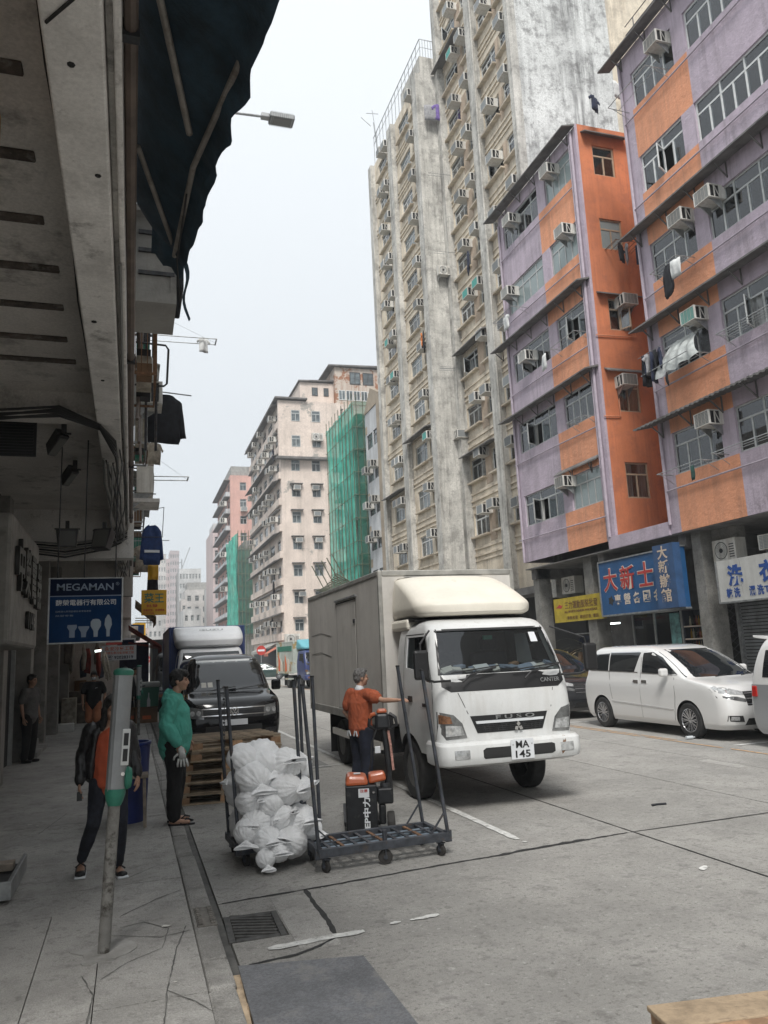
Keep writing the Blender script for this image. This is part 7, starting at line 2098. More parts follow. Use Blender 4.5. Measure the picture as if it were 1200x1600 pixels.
def minivan(loc, label, paint, up=None, rz=0, near='L', rear_only=False, sx=1.0):
 t = E('minivan', loc, label, 'minivan', None, rz)
 lv = [(.20, .82, .14, 4.5), (.30, .86, .05, 4.58), (.5, .875, .0, 4.63), (.72, .88, .03, 4.65), (.88, .875, .12, 4.64), (.97, .865, .28, 4.62), (1.04, .85, .62, 4.60), (1.10, .835, .95, 4.58), (1.3, .795, 1.30, 4.53), (1.52, .74, 1.72, 4.44), (1.65, .675, 2.02, 4.34), (1.715, .58, 2.3, 4.2), (1.735, .42, 2.6, 4.0)]
 me = zloft(lv, .28, .16, .12, 60).mesh('body', paint, 50)
 bv = bvh_of(me)
 o = link('body', me, t)
 cut(o, [link('cutter', MB().lathe([(.365, -2), (.365, 2)], (0, y, .33), 36, 'X').mesh('c', M['black'])) for y in (1.08, 3.9)])
 o.data.polygons.foreach_set('use_smooth', [True] * len(o.data.polygons))
 o.data.set_sharp_from_angle(angle=R(40))
 decal(bv, [(-.79, 1.105), (.79, 1.105), (.66, 1.63), (-.66, 1.63)], 'F', CARGL, 'windscreen', t, .006, 10)
 for s_ in 'LR':
  decal(bv, [(1.36, 1.16), (2.46, 1.19), (2.46, 1.58), (2.15, 1.59), (1.85, 1.48)], s_, CARGL, 'front_window', t, .005)
  decal(bv, [(2.72, 1.20), (3.62, 1.215), (3.62, 1.585), (2.55, 1.59)], s_, CARGL, 'side_window', t, .005)
  decal(bv, [(3.66, 1.215), (4.46, 1.24), (4.34, 1.56), (3.66, 1.585)], s_, CARGL, 'rear_quarter_window', t, .005)
  for a, b in (((2.5, 1.60), (2.5, .30)), ((3.62, 1.2), (3.5, .62)), ((1.45, 1.1), (1.42, .75)), ((1.42, .75), (1.5, .3))): strip(bv, a, b, .009, s_, GAP, 'door_gap', t, .002)
  strip(bv, (1.36, 1.15), (2.48, 1.18), .014, s_, M['chrome'], 'window_trim', t, .007)
  strip(bv, (2.6, 1.19), (4.46, 1.225), .014, s_, M['chrome'], 'window_trim', t, .007)
  strip(bv, (2.6, 1.60), (3.64, 1.60), .016, s_, M['chrome'], 'window_trim', t, .007)
  strip(bv, (1.5, .50), (3.5, .58), .02, s_, mat('trim_bright', (.7, .7, .7), .2, .6), 'side_trim', t, .008)
  for y in (2.36, 2.64): decal(bv, [(y - .09, .98), (y + .09, .99), (y + .08, 1.04), (y - .08, 1.035)], s_, M['chrome'], 'door_handle', t, .014, 1)
  sg = -1 if s_ == 'L' else 1
  MB().box(sg * .95 - .09, sg * .95 + .09, 1.55, 1.66, 1.12, 1.28).obj('mirror', paint, t, bevel=.04)
 decal(bv, [(-.4, 2.75), (.4, 2.75), (.4, 3.4), (-.4, 3.4)], 'T', CARGL, 'sunroof', t, .004)
 for s_ in (-1, 1):
  decal(bv, [(s_ * x, z) for x, z in ((.872, .93), (.80, .965), (.45, .86), (.46, .80), (.7, .82), (.872, .85))], 'F', LAMPG, 'headlamp', t, .006)
  decal(bv, [(s_ * x, z) for x, z in ((.870, .76), (.46, .68), (.44, .73), (.60, .78), (.870, .80))], 'F', LAMPB, 'lower_headlamp', t, .006)
  decal(bv, [(s_ * x, z) for x, z in ((.80, .36), (.52, .34), (.56, .45), (.80, .46))], 'F', M['dark'], 'fog_lamp_recess', t, .004)
  decal(bv, [(s_ * x, z) for x, z in ((.76, .375), (.62, .37), (.63, .435), (.76, .44))], 'F', LAMPG, 'fog_lamp', t, .010)
  for y in (1.08, 3.9): wheel(t, s_ * .785, y, .325, .2, 'alloy', s_)
 decal(bv, [(-.44, .62), (.44, .62), (.46, .86), (-.46, .86)], 'F', M['black'], 'grille', t, .005)
 for k in range(5): strip(bv, (-.44, .65 + k * .045), (.44, .65 + k * .045), .014, 'F', M['chrome'] if k % 2 == 0 else M['steel_dark'], 'grille_slat', t, .012)
 decal(bv, [(-.5, .28), (.5, .28), (.45, .40), (-.45, .40)], 'F', M['dark'], 'lower_grille', t, .004)
 for s_ in (-1, 1): decal(bv, [(s_ * .86, 1.0), (s_ * .68, 1.02), (s_ * .66, 1.18), (s_ * .84, 1.2)], 'B', REDL, 'tail_lamp', t, .006)
 for x in (-.3, .3): MB().tube([(x, .93, 1.10), (x + .3, .97, 1.13)], .008, 5).obj('wiper', WIP, t)
 return t
PEARL = mat('pearl_white_paint', (0.66, 0.66, 0.65), 0.22, 0, coat=1.0, spec=.6)
minivan((10.79, 11.36, 0), 'white minivan with tinted windows and alloy wheels parked across the street', PEARL)
minivan((10.85, 17.1, 0), 'dark minivan mostly hidden behind the white minivan', mat('dark_grey_paint', (0.02, 0.021, 0.024), .2, coat=1))
# high-roofed van at the picture edge: silver below, white above
t = E('delivery_van', (10.78, 6.25, 0), 'silver and white delivery van with roof spoiler in front of the white minivan', 'van')
SILV = mat('silver_paint', (0.36, 0.37, 0.385), .3, .4, coat=.8)
lv = [(.22, .80, .1, 4.55), (.32, .83, .02, 4.64), (.6, .845, 0, 4.66), (.98, .845, .06, 4.64), (1.02, .845, .1, 4.63)]
zloft(lv, .15, .12, .06, 20).obj('lower_body', SILV, t, smooth=45)
lv2 = [(1.021, .843, .12, 4.63), (1.2, .835, .45, 4.58), (1.5, .79, .85, 4.48), (1.72, .72, 1.15, 4.36), (1.80, .62, 1.4, 4.25), (1.82, .45, 1.6, 4.1)]
up = zloft(lv2, .15, .14, .06, 24).obj('upper_body', PEARL, t, smooth=45)
ub = bvh_of(up.data)
decal(ub, [(2.9, 1.12), (4.3, 1.14), (4.22, 1.58), (2.9, 1.62)], 'L', CARGL, 'side_window', t, .005)
decal(ub, [(-.66, 1.12), (.66, 1.12), (.6, 1.6), (-.6, 1.6)], 'B', CARGL, 'rear_window', t, .005)
MB().hexa([(-.62, 4.25, 1.74), (.62, 4.25, 1.74), (.62, 4.62, 1.79), (-.62, 4.62, 1.79), (-.60, 4.2, 1.80), (.60, 4.2, 1.80), (.62, 4.64, 1.83), (-.62, 4.64, 1.83)]).obj('roof_spoiler', PEARL, t, bevel=.01)
for s_ in (-1, 1):
 MB().hexa([(s_ * .70, 4.50, .82), (s_ * .865, 4.44, .82), (s_ * .865, 4.56, .82), (s_ * .72, 4.655, .82), (s_ * .70, 4.48, 1.0), (s_ * .86, 4.44, 1.0), (s_ * .86, 4.54, 1.0), (s_ * .72, 4.645, 1.0)]).obj('tail_lamp', REDL, t, bevel=.015)
 for y in (.9, 3.6): wheel(t, s_ * .76, y, .32, .2, 'steel', s_)
 MB().lathe([(.37, -.004), (.37, .004)], (s_ * .846, 3.6, .32), 28, 'X').obj('wheel_arch', M['dark'], t)
 MB().lathe([(.37, -.004), (.37, .004)], (s_ * .846, .9, .32), 28, 'X').obj('wheel_arch', M['dark'], t)
# small distant cars
def small_car(loc, rz, label, paint):
 t = E('parked_car', loc, label, 'car', None, rz)
 lv = [(.22, .78, .1, 4.1), (.5, .84, 0, 4.25), (.75, .84, .06, 4.25), (.88, .82, .5, 4.2), (.95, .79, 1.0, 4.0), (1.2, .70, 1.5, 3.5), (1.38, .6, 1.9, 3.2), (1.43, .45, 2.1, 3.0)]
 me = zloft(lv, .25, .2, .1, 30).mesh('body', paint, 50)
 bv = bvh_of(me)
 link('body', me, t)
 for s_ in 'LR': decal(bv, [(1.2, .97), (3.7, .97), (3.3, 1.3), (1.8, 1.3)], s_, CARGL, 'side_window', t, .006)
 decal(bv, [(-.7, .97), (.7, .97), (.6, 1.32), (-.6, 1.32)], 'F', CARGL, 'windscreen', t, .006)
 for s_ in (-1, 1):
  for y in (.85, 3.4): wheel(t, s_ * .78, y, .31, .2, 'alloy', s_)
 return t
small_car((13.2, 68.5, 0), R(78), 'dark green car at the mouth of the side street', mat('green_car_paint', (.03, .06, .055), .25, coat=1))
small_car((2.2, 40.5, 0), 0, 'pale car parked far along the near kerb beyond the dark lorry', PEARL)
small_car((2.1, 50.5, 0), 0, 'grey car parked farthest along the near kerb', SILV)
# ------------------------------------------------------------------ people
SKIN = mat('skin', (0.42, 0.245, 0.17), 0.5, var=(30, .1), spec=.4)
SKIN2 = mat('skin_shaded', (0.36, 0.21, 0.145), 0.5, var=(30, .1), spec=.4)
HAIRB = mat('black_hair', (0.012, 0.011, 0.010), 0.45, var=(80, .6), bump=(140, .6))
HAIRG = mat('grey_hair', (0.13, 0.125, 0.12), 0.5, var=(70, .6), bump=(140, .6))
EYE = mat('eye_dark', (0.02, 0.015, 0.012), .2)
LIPS = mat('lip', (0.30, 0.12, 0.10), .5)
def ell(mb, c, r, n=14, rot=None):
 """ellipsoid"""
 k0 = len(mb.v)
 m_ = n // 2
 for i in range(m_ + 1):
  t = PI * i / m_
  for j in range(n):
   a = 2 * PI * j / n
   p = Vector((r[0] * math.sin(t) * math.cos(a), r[1] * math.sin(t) * math.sin(a), r[2] * math.cos(t)))
   if rot: p = rot @ p
   mb.v.append(tuple(p + Vector(c)))
 for i in range(m_):
  for j in range(n):
   a, b = k0 + i * n + j, k0 + i * n + (j + 1) % n
   mb.f.append((a, a + n, b + n, b))
   mb.fm.append(0)
 return mb
def limb(mb, pts, side=None, n=14):
 """tapered tube of elliptical section with rounded ends; pts: (point, radius) or (point, radius along side, radius across)"""
 P = [Vector(p[0]) for p in pts]
 A = [p[1] for p in pts]
 B = [p[2] if len(p) > 2 else p[1] for p in pts]
 k0 = len(mb.v)
 sd = Vector(side) if side else None
 for i, p in enumerate(P):
  d = (P[min(i + 1, len(P) - 1)] - P[max(i - 1, 0)]).normalized()
  if sd is None: sd = d.orthogonal().normalized()
  s1 = (sd - d * sd.dot(d)).normalized()
  s2 = d.cross(s1)
  for j in range(n):
   a = 2 * PI * j / n
   mb.v.append(tuple(p + s1 * math.cos(a) * A[i] + s2 * math.sin(a) * B[i]))
 for i in range(len(P) - 1):
  for j in range(n):
   a, b = k0 + i * n + j, k0 + i * n + (j + 1) % n
   mb.f.append((a, b, b + n, a + n))
   mb.fm.append(0)
 mb.f.append(tuple(k0 + j for j in reversed(range(n))))
 mb.f.append(tuple(k0 + (len(P) - 1) * n + j for j in range(n)))
 mb.fm += [0, 0]
 for p, a, b in ((P[0], A[0], B[0]), (P[-1], A[-1], B[-1])):
  r = min(a, b) * .96
  ell(mb, p, (r, r, r), n)
 return mb
def grow(name, mb, m, parent, voxel=.012, smooth=3, fold=None, extra=None):
 """one continuous surface from overlapping closed pieces"""
 me = mb.mesh(name, m, fix=False)
 o = link(name, me, parent)
 rm = o.modifiers.new('r', 'REMESH')
 rm.mode = 'VOXEL'
 rm.voxel_size = voxel
 if smooth:
  sm = o.modifiers.new('s', 'SMOOTH')
  sm.factor = .5
  sm.iterations = smooth
 baked(o)
 me = o.data
 if fold:
  amp, fq, sd = fold
  ns = [v.normal.copy() for v in me.vertices]
  for v, nr in zip(me.vertices, ns):
   p = v.co
   q = Vector((p.x * fq + sd, p.y * fq, p.z * fq * .55 + 1.7 * noise.noise(Vector((p.x * 3, p.y * 3, sd)))))
   f = noise.noise(q) + .5 * (1 - abs(noise.noise(q * 2.1)) * 2)
   v.co = p + nr * amp * f
 if extra:
  ex = extra.mesh('x', m)
  bm = bmesh.new()
  bm.from_mesh(me)
  bm.from_mesh(ex)
  bm.to_mesh(me)
  bm.free()
  bpy.data.meshes.remove(ex)
 me.materials.clear()
 me.materials.append(m)
 me.polygons.foreach_set('use_smooth', [True] * len(me.polygons))
 return o
def hand(mb, ex, wrist, d, palm, thumb, curl=.5, s=1.0):
 """palm goes into mb, five separate fingers into ex; d: direction of the hand, palm: palm normal, thumb: side of the thumb"""
 d, palm, thumb = Vector(d).normalized(), Vector(palm).normalized(), Vector(thumb).normalized()
 w_ = Vector(wrist)
 limb(mb, [(w_, .023 * s, .019 * s), (w_ + d * .045 * s, .038 * s, .015 * s), (w_ + d * .085 * s, .039 * s, .013 * s)], thumb, 12)
 for k, (off, l) in enumerate(((.027, .075), (.009, .084), (-.009, .078), (-.026, .062))):
  p = w_ + d * .085 * s + thumb * off * s
  q, pts = d.copy(), [p - d * .012]
  for seg, f in enumerate((.42, .33, .25)):
   a = curl * (.35 + .35 * seg)
   q = (q * math.cos(a) + palm * math.sin(a)).normalized()
   p = p + q * l * f * s
   pts.append(p.copy())
  ex.tube(pts, [.0088 * s, .0085 * s, .0078 * s, .006 * s], 8)
 p = w_ + d * .03 * s + thumb * .028 * s
 q = (d * .7 + thumb * .7).normalized()
 p1 = p + q * .036 * s
 q2 = (d * .85 + thumb * .25 + palm * curl * .6).normalized()
 ex.tube([p - q * .01, p1, p1 + q2 * .03 * s, p1 + q2 * .05 * s], [.0125 * s, .0105 * s, .009 * s, .006 * s], 8)
def head(mb, c, s=1.0, yaw=0.0, pitch=0.0):
 """skull, jaw, nose, brow, lips and ears, facing -Y before turning"""
 rot = Matrix.Rotation(yaw, 3, 'Z') @ Matrix.Rotation(pitch, 3, 'X')
 c = Vector(c)
 def T(x, y, z): return c + rot @ (Vector((x, y, z)) * s)
 ell(mb, T(0, .012, .025), (.074 * s, .094 * s, .092 * s), 18, rot)
 ell(mb, T(0, -.030, -.035), (.058 * s, .060 * s, .082 * s), 16, rot)
 ell(mb, T(0, -.062, -.088), (.028 * s, .026 * s, .024 * s), 10, rot)
 for sg in (-1, 1):
  ell(mb, T(sg * .036, -.062, -.028), (.026 * s, .024 * s, .026 * s), 10, rot)
  ell(mb, T(sg * .076, .012, -.012), (.011 * s, .020 * s, .032 * s), 10, rot)
  ell(mb, T(sg * .030, -.080, .024), (.026 * s, .012 * s, .009 * s), 8, rot)
 limb(mb, [(T(0, -.086, .015), .009 * s), (T(0, -.103, -.015), .012 * s), (T(0, -.106, -.03), .015 * s, .011 * s)], rot @ Vector((1, 0, 0)), 8)
 ell(mb, T(0, -.086, -.058), (.024 * s, .010 * s, .009 * s), 8, rot)
 return T, rot
def face(parent, T, s, rot, mask=None):
 mb = MB()
 for sg in (-1, 1): ell(mb, T(sg * .030, -.0815, .006), (.014 * s, .007 * s, .0065 * s), 8, rot)
 for sg in (-1, 1): mb.tube([T(sg * .014, -.092, .027), T(sg * .032, -.092, .033), T(sg * .048, -.080, .027)], .004 * s, 5)
 mb.obj('eye', EYE, parent, smooth=True)
 mb = MB()
 if mask:
  ell(mb, T(0, -.05, -.05), (.062 * s, .062 * s, .052 * s), 16, rot)
  mb.obj('mask', mask, parent, smooth=True)
 else:
  ell(mb, T(0, -.0905, -.055), (.021 * s, .006 * s, .0045 * s), 8, rot)
  ell(mb, T(0, -.089, -.064), (.018 * s, .006 * s, .005 * s), 8, rot)
  mb.obj('mouth', LIPS, parent, smooth=True)
def build(name_label, loc, rz, H, J, skin, tops, legs, hair, headp, hands, shoes, vox=.012, group=None):
 """J: joint positions; every piece in local metres, facing -Y"""
 t = E('person', loc, name_label, 'person', group, rz)
 return t
def person(label, loc, rz, s, J, skin=SKIN, vox=.012):
 """body (one surface). J overrides joints; returns (root, J, body MB, finger MB)"""
 D = dict(pel=(0, .02, .93), chest=(0, .01, 1.27), neck=(0, .012, 1.44), head=(0, -.02, 1.60),
             hipL=(.09, .01, .90), hipR=(-.09, .01, .90), kneeL=(.10, -.01, .49), kneeR=(-.10, -.01, .49), ankL=(.10, .03, .09), ankR=(-.10, .03, .09), toeL=(.12, -.13, .035), toeR=(-.12, -.13, .035),
             shL=(.175, .015, 1.385), shR=(-.175, .015, 1.385), elL=(.24, .03, 1.12), elR=(-.24, .03, 1.12), wrL=(.25, -.03, .88), wrR=(-.25, -.03, .88))
 D.update(J)
 D = {k: Vector(v) * s for k, v in D.items()}
 t = E('person', loc, label, 'person', None, rz)
 return t, D
def body_mb(D, s, legs=True):
 mb = MB()
 limb(mb, [(D['pel'], .15 * s, .105 * s), (D['pel'].lerp(D['chest'], .5), .135 * s, .095 * s), (D['chest'], .16 * s, .105 * s), (D['chest'].lerp(D['neck'], .75), .12 * s, .075 * s)], (1, 0, 0), 16)
 limb(mb, [(D['neck'] - Vector((0, 0, .05)) * s, .055 * s), (D['head'] - Vector((0, -.02, .06)) * s, .05 * s)])
 for q in 'LR':
  limb(mb, [(D['hip' + q], .085 * s), (D['hip' + q].lerp(D['knee' + q], .5), .07 * s), (D['knee' + q], .052 * s), (D['knee' + q].lerp(D['ank' + q], .35), .052 * s), (D['ank' + q], .034 * s)])
  h = D['ank' + q] + Vector((0, .03, -.05)) * s
  limb(mb, [(h, .034 * s, .03 * s), ((h + D['toe' + q]) / 2, .040 * s, .032 * s), (D['toe' + q], .042 * s, .02 * s)], (1, 0, 0), 10)
  limb(mb, [(D['sh' + q], .052 * s), (D['sh' + q].lerp(D['el' + q], .5), .044 * s), (D['el' + q], .036 * s), (D['el' + q].lerp(D['wr' + q], .35), .036 * s), (D['wr' + q], .024 * s)])
 return mb
def top_mb(D, s, sleeve=1.0, g=.03, hem=.86, belly=0.0, cuff=None):
 """shirt, hoodie or jacket: sleeve 0..1 elbow = .5"""
 mb = MB()
 hemp = Vector((D['pel'].x, D['pel'].y, hem * s))
 limb(mb, [(hemp, (.155 + g) * s, (.11 + g + belly * .7) * s), (hemp.lerp(D['chest'], .35) + Vector((0, -belly * .5, 0)) * s, (.15 + g) * s, (.105 + g + belly) * s), (D['chest'], (.165 + g) * s, (.11 + g + belly * .5) * s), (D['chest'].lerp(D['neck'], .62), (.135 + g * .6) * s, (.085 + g * .4) * s)], (1, 0, 0), 20)
 for q in 'LR':
  pts = [(D['sh' + q], (.062 + g * .6) * s), (D['sh' + q].lerp(D['el' + q], .6), (.052 + g * .7) * s)]
  if sleeve >= 1:
   pts += [(D['el' + q], (.045 + g * .7) * s), (D['el' + q].lerp(D['wr' + q], .6), (.038 + g * .7) * s), (D['el' + q].lerp(D['wr' + q], .93), (.033 + g * .5) * s)]
  else:
   pts[-1] = (D['sh' + q].lerp(D['el' + q], sleeve * 2), (.062 + g * .6) * s)
  limb(mb, pts)
  limb(mb, [(D['chest'].lerp(D['neck'], .55), (.08) * s), (D['sh' + q], (.058 + g * .6) * s)])
 return mb
def legs_mb(D, s, g=.02, end=1.0, top=.95):
 mb = MB()
 p = Vector((D['pel'].x, D['pel'].y, top * s))
 limb(mb, [(p, (.148 + g * .6) * s, (.105 + g * .6) * s), (D['pel'] - Vector((0, 0, .06)) * s, (.16 + g * .5) * s, (.112 + g * .6) * s)], (1, 0, 0), 18)
 for q in 'LR':
  pts = [(D['hip' + q], (.088 + g) * s), (D['hip' + q].lerp(D['knee' + q], .5), (.072 + g) * s)]
  if end > .5:
   pts += [(D['knee' + q], (.056 + g) * s), (D['knee' + q].lerp(D['ank' + q], .4), (.054 + g) * s), (D['knee' + q].lerp(D['ank' + q], min(1, end * 2 - 1)), (.042 + g) * s)]
  else:
   pts += [(D['hip' + q].lerp(D['knee' + q], end * 2), (.07 + g * 1.3) * s)]
  limb(mb, pts)
 return mb
def hair_mb(T, s, rot, kind='short'):
 mb = MB()
 ell(mb, T(0, .022, .043), (.082 * s, .097 * s, .088 * s), 16, rot)
 ell(mb, T(0, .055, -.005), (.074 * s, .058 * s, .075 * s), 14, rot)
 ell(mb, T(0, -.035, .098), (.060 * s, .050 * s, .025 * s), 12, rot)
 for sg in (-1, 1): ell(mb, T(sg * .070, .008, .022), (.014 * s, .034 * s, .040 * s), 10, rot)
 if kind == 'fringe':
  for x in (-.05, -.025, 0, .025, .05): ell(mb, T(x, -.073, .072), (.02 * s, .022 * s, .026 * s), 8, rot)
 if kind == 'long':
  for sg in (-1, 1):
   ell(mb, T(sg * .07, .01, -.06), (.032 * s, .055 * s, .12 * s), 10, rot)
   ell(mb, T(sg * .08, .02, -.17), (.035 * s, .045 * s, .10 * s), 10, rot)
  ell(mb, T(0, .075, -.12), (.085 * s, .045 * s, .16 * s), 12, rot)
 return mb
# man in the green hoodie at the kerb, seen in profile
HOOD = mat('green_hoodie', (0.085, 0.38, 0.30), 0.9, var=(9, .12), bump=(120, .5))
TRB = mat('black_trousers', (0.008, 0.008, 0.009), .9, var=(9, .4))
s_ = .93
t, D = person('man in a green hooded top and black trousers holding white gloves at the kerb', (.47, 9.02, .13), R(78), s_,
              dict(elR=(-.235, .07, 1.12), wrR=(-.245, -.07, .90), elL=(.23, .05, 1.13), wrL=(.22, -.10, .93), head=(0, -.045, 1.61), ankL=(.10, .04, .09), ankR=(-.10, .0, .09), toeL=(.13, -.12, .035), toeR=(-.12, -.17, .035), chest=(0, .015, 1.27)))
mb, ex = body_mb(D, s_), MB()
T, rot = head(mb, D['head'], s_ * 1.02, 0, R(4))
for q, sg in (('L', 1), ('R', -1)): hand(mb, ex, D['wr' + q], (sg * .02, -.25, -1), (-sg * 1, 0, 0), (0, -1, -.1), .8, s_)
grow('body', mb, SKIN, t, .009, 2, None, ex)
face(t, T, s_, rot)
grow('hair', hair_mb(T, s_ * 1.04, rot, 'fringe'), HAIRB, t, .008, 0, (.009, 45, 1))
mb = top_mb(D, s_, 1, .04, .84, .035)
limb(mb, [(D['neck'] + Vector((0, .06, .02)) * s_, .10 * s_, .06 * s_), (D['neck'] + Vector((0, .10, -.08)) * s_, .12 * s_, .05 * s_)], (1, 0, 0))     # hood on the back
limb(mb, [(D['neck'] + Vector((0, -.04, -.02)) * s_, .085 * s_, .05 * s_), (D['neck'] + Vector((0, .05, .03)) * s_, .088 * s_, .05 * s_)], (1, 0, 0))
hd = grow('hooded_top', mb, HOOD, t, .010, 2, (.016, 10, 2))
grow('trousers', legs_mb(D, s_, .03, 1.0), TRB, t, .012, 2, (.014, 9, 5))
for q in 'LR':
 a = Vector((D['ank' + q].x, (D['ank' + q].y + D['toe' + q].y) / 2, .0))
 MB().prism([(a.x + .046 * math.cos(u) * (1.0 if math.sin(u) < 0 else .85), a.y + .14 * math.sin(u)) for u in [2 * PI * k / 20 for k in range(20)]], .0, .018, 'Z').obj('sandal', M['black'], t)
 MB().tube([(a.x - .045, a.y + .01, .015), (a.x - .02, a.y - .05, .062), (a.x, a.y - .10, .05), (a.x + .02, a.y - .05, .062), (a.x + .045, a.y + .01, .015)], .007, 6).obj('sandal_strap', M['black'], t)
GLOVE = mat('white_glove', (.55, .55, .53), .9, var=(20, .15))
ex = MB()
g0 = D['wrR'] + Vector((-.035, -.045, -.10)) * s_
mbg = MB()
limb(mbg, [(g0 + Vector((0, .01, .06)), .028, .018), (g0, .035, .02), (g0 - Vector((0, .01, .05)), .038, .018)], (0, 1, 0), 10)
for k in range(4): mbg.tube([g0 + Vector((0, -.04 + .024 * k, -.05)), g0 + Vector((-.015, -.06 + .034 * k, -.10)), g0 + Vector((-.01, -.065 + .036 * k, -.13))], [.012, .011, .009], 6)
mbg.tube([g0 + Vector((0, .04, 0)), g0 + Vector((0, .075, -.03)), g0 + Vector((0, .085, -.06))], [.012, .011, .009], 6)
o = mbg.obj('work_gloves', GLOVE, None, (0, 0, 0), smooth=True)
o.matrix_world = Matrix.Translation(Vector((.47, 9.02, .13))) @ Matrix.Rotation(R(78), 4, 'Z')
tag(o, 'pair of white work gloves dangling from the hand of the green hooded man', 'gloves')
# woman in a leather jacket, half hidden by the parking meter
LEATH = mat('black_leather', (0.010, 0.010, 0.011), .32, var=(14, .5), bump=(18, .5))
ORSH = mat('orange_red_shirt', (0.40, 0.075, 0.03), .85, var=(9, .15))
JEAN = mat('dark_jeans', (0.012, 0.014, 0.022), .9, var=(12, .5))
s_ = .845
t, D = person('woman in a black leather jacket and orange red shirt walking behind the parking meter', (-.165, 7.15, .13), R(4), s_,
              dict(head=(.02, -.10, 1.585), neck=(.01, -.02, 1.45), chest=(0, 0, 1.27), hipL=(.085, .02, .9), kneeL=(.115, -.06, .50), ankL=(.10, .02, .09), toeL=(.13, -.15, .035),
                   kneeR=(-.14, -.06, .5), ankR=(-.235, .20, .13), toeR=(-.245, .04, .04), elR=(-.255, .06, 1.12), wrR=(-.27, -.02, .90), elL=(.235, .06, 1.14), wrL=(.27, -.05, .92)))
mb, ex = body_mb(D, s_), MB()
T, rot = head(mb, D['head'], s_ * 1.02, R(8), R(14))
hand(mb, ex, D['wrR'], (-.05, -.15, -1), (1, 0, 0), (0, -1, 0), .7, s_)
hand(mb, ex, D['wrL'], (.0, -.45, -.85), (-.6, 0, -.6), (-.4, -.8, 0), 1.1, s_)
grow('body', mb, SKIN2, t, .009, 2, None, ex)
face(t, T, s_, rot)
grow('hair', hair_mb(T, s_ * 1.05, rot, 'long'), HAIRB, t, .01, 1, (.006, 50, 3))
mb = MB()
limb(mb, [(Vector((0, .0, .84)) * s_, .165 * s_, .12 * s_), (Vector((0, -.01, 1.1)) * s_, .16 * s_, .125 * s_), (Vector((0, -.01, 1.3)) * s_, .14 * s_, .115 * s_), (Vector((0, .0, 1.41)) * s_, .085 * s_, .075 * s_)], (1, 0, 0))
grow('shirt', mb, ORSH, t, .012, 3, (.006, 9, 4))
mb = MB()
for q, sg in (('L', 1), ('R', -1)):                                    # open jacket: two fronts, back and sleeves
 limb(mb, [(D['sh' + q], .075 * s_), (D['sh' + q].lerp(D['el' + q], .5), .066 * s_), (D['el' + q], .060 * s_), (D['el' + q].lerp(D['wr' + q], .5), .052 * s_), (D['el' + q].lerp(D['wr' + q], .95), .047 * s_)])
 limb(mb, [(Vector((sg * .175, .03, .92)) * s_, .045 * s_, .12 * s_), (Vector((sg * .165, .02, 1.15)) * s_, .045 * s_, .125 * s_), (Vector((sg * .135, .015, 1.34)) * s_, .05 * s_, .11 * s_), (Vector((sg * .08, .02, 1.43)) * s_, .05 * s_, .07 * s_)], (1, 0, 0))
limb(mb, [(Vector((0, .075, .92)) * s_, .16 * s_, .06 * s_), (Vector((0, .07, 1.2)) * s_, .165 * s_, .065 * s_), (Vector((0, .06, 1.40)) * s_, .12 * s_, .05 * s_)], (1, 0, 0))
grow('leather_jacket', mb, LEATH, t, .011, 2, (.010, 16, 6))
grow('jeans', legs_mb(D, s_, .008, .97), JEAN, t, .011, 2, (.005, 12, 7))
for q in 'LR':
 h = D['ank' + q] + Vector((0, .03, -.06)) * s_
 mb = MB()
 limb(mb, [(h, .038, .03), ((h + D['toe' + q]) / 2 - Vector((0, 0, .012)), .045, .024), (D['toe' + q] - Vector((0, .01, 0)), .043, .026)], (1, 0, 0), 12)
 grow('shoe', mb, M['black'], t, .008, 1)
 c = (h + D['toe' + q]) / 2
 ang = math.atan2(D['toe' + q].x - h.x, -(D['toe' + q].y - h.y))
 MB().box(-.044, .044, -.125, .115, -.03, -.012).obj('sole', SWHITE, t, (c.x, c.y, max(.032, c.z - .012)), rot=(0, 0, ang), bevel=.01)
 MB().tube([c + Vector((-.04, .03, .02)), c + Vector((0, .025, .052)), c + Vector((.04, .03, .02))], .007, 6).obj('shoe_strap', M['black'], t)
MB().box(-.02, .02, -.004, .004, -.07, .0).obj('phone', M['black'], t, D['wrR'] + Vector((.0, -.05, -.07)))
# man in orange at the truck, seen from behind
ORT = mat('orange_tshirt', (0.34, 0.082, 0.034), .9, var=(7, .14), bump=(90, .3))
NAVYT = mat('navy_trousers', (0.010, 0.013, 0.025), .9, var=(9, .4))
s_ = .94
t, D = person('grey haired man in an orange T-shirt reaching for the truck door', (2.90, 10.15, 0), R(112), s_,
              dict(head=(.0, -.03, 1.61), shR=(-.18, -.0, 1.385), elR=(-.44, -.05, 1.30), wrR=(-.69, -.12, 1.30), shL=(.18, .02, 1.385), elL=(.27, .08, 1.13), wrL=(.22, -.07, .95), ankL=(.12, .02, .09), ankR=(-.12, .06, .09)))
mb, ex = body_mb(D, s_), MB()
T, rot = head(mb, D['head'], s_, R(-18), R(2))
hand(mb, ex, D['wrR'], (-1, -.1, .05), (.0, -.3, -1), (0, -1, .2), .6, s_)
hand(mb, ex, D['wrL'], (0, -.5, -.8), (-1, 0, 0), (0, -.8, .4), .8, s_)
grow('body', mb, SKIN, t, .009, 2, None, ex)
face(t, T, s_, rot)
grow('hair', hair_mb(T, s_ * .99, rot), HAIRG, t, .008, 0, (.008, 45, 2))
grow('tshirt', top_mb(D, s_, .30, .032, .90, .01), ORT, t, .010, 2, (.016, 9, 9))
mb = MB()
limb(mb, [(D['neck'] + Vector((0, .0, .0)), .066, .064), (D['neck'] + Vector((0, -.005, .022)), .062, .06)], (1, 0, 0), 16)
grow('collar', mb, SWHITE, t, .009, 1)
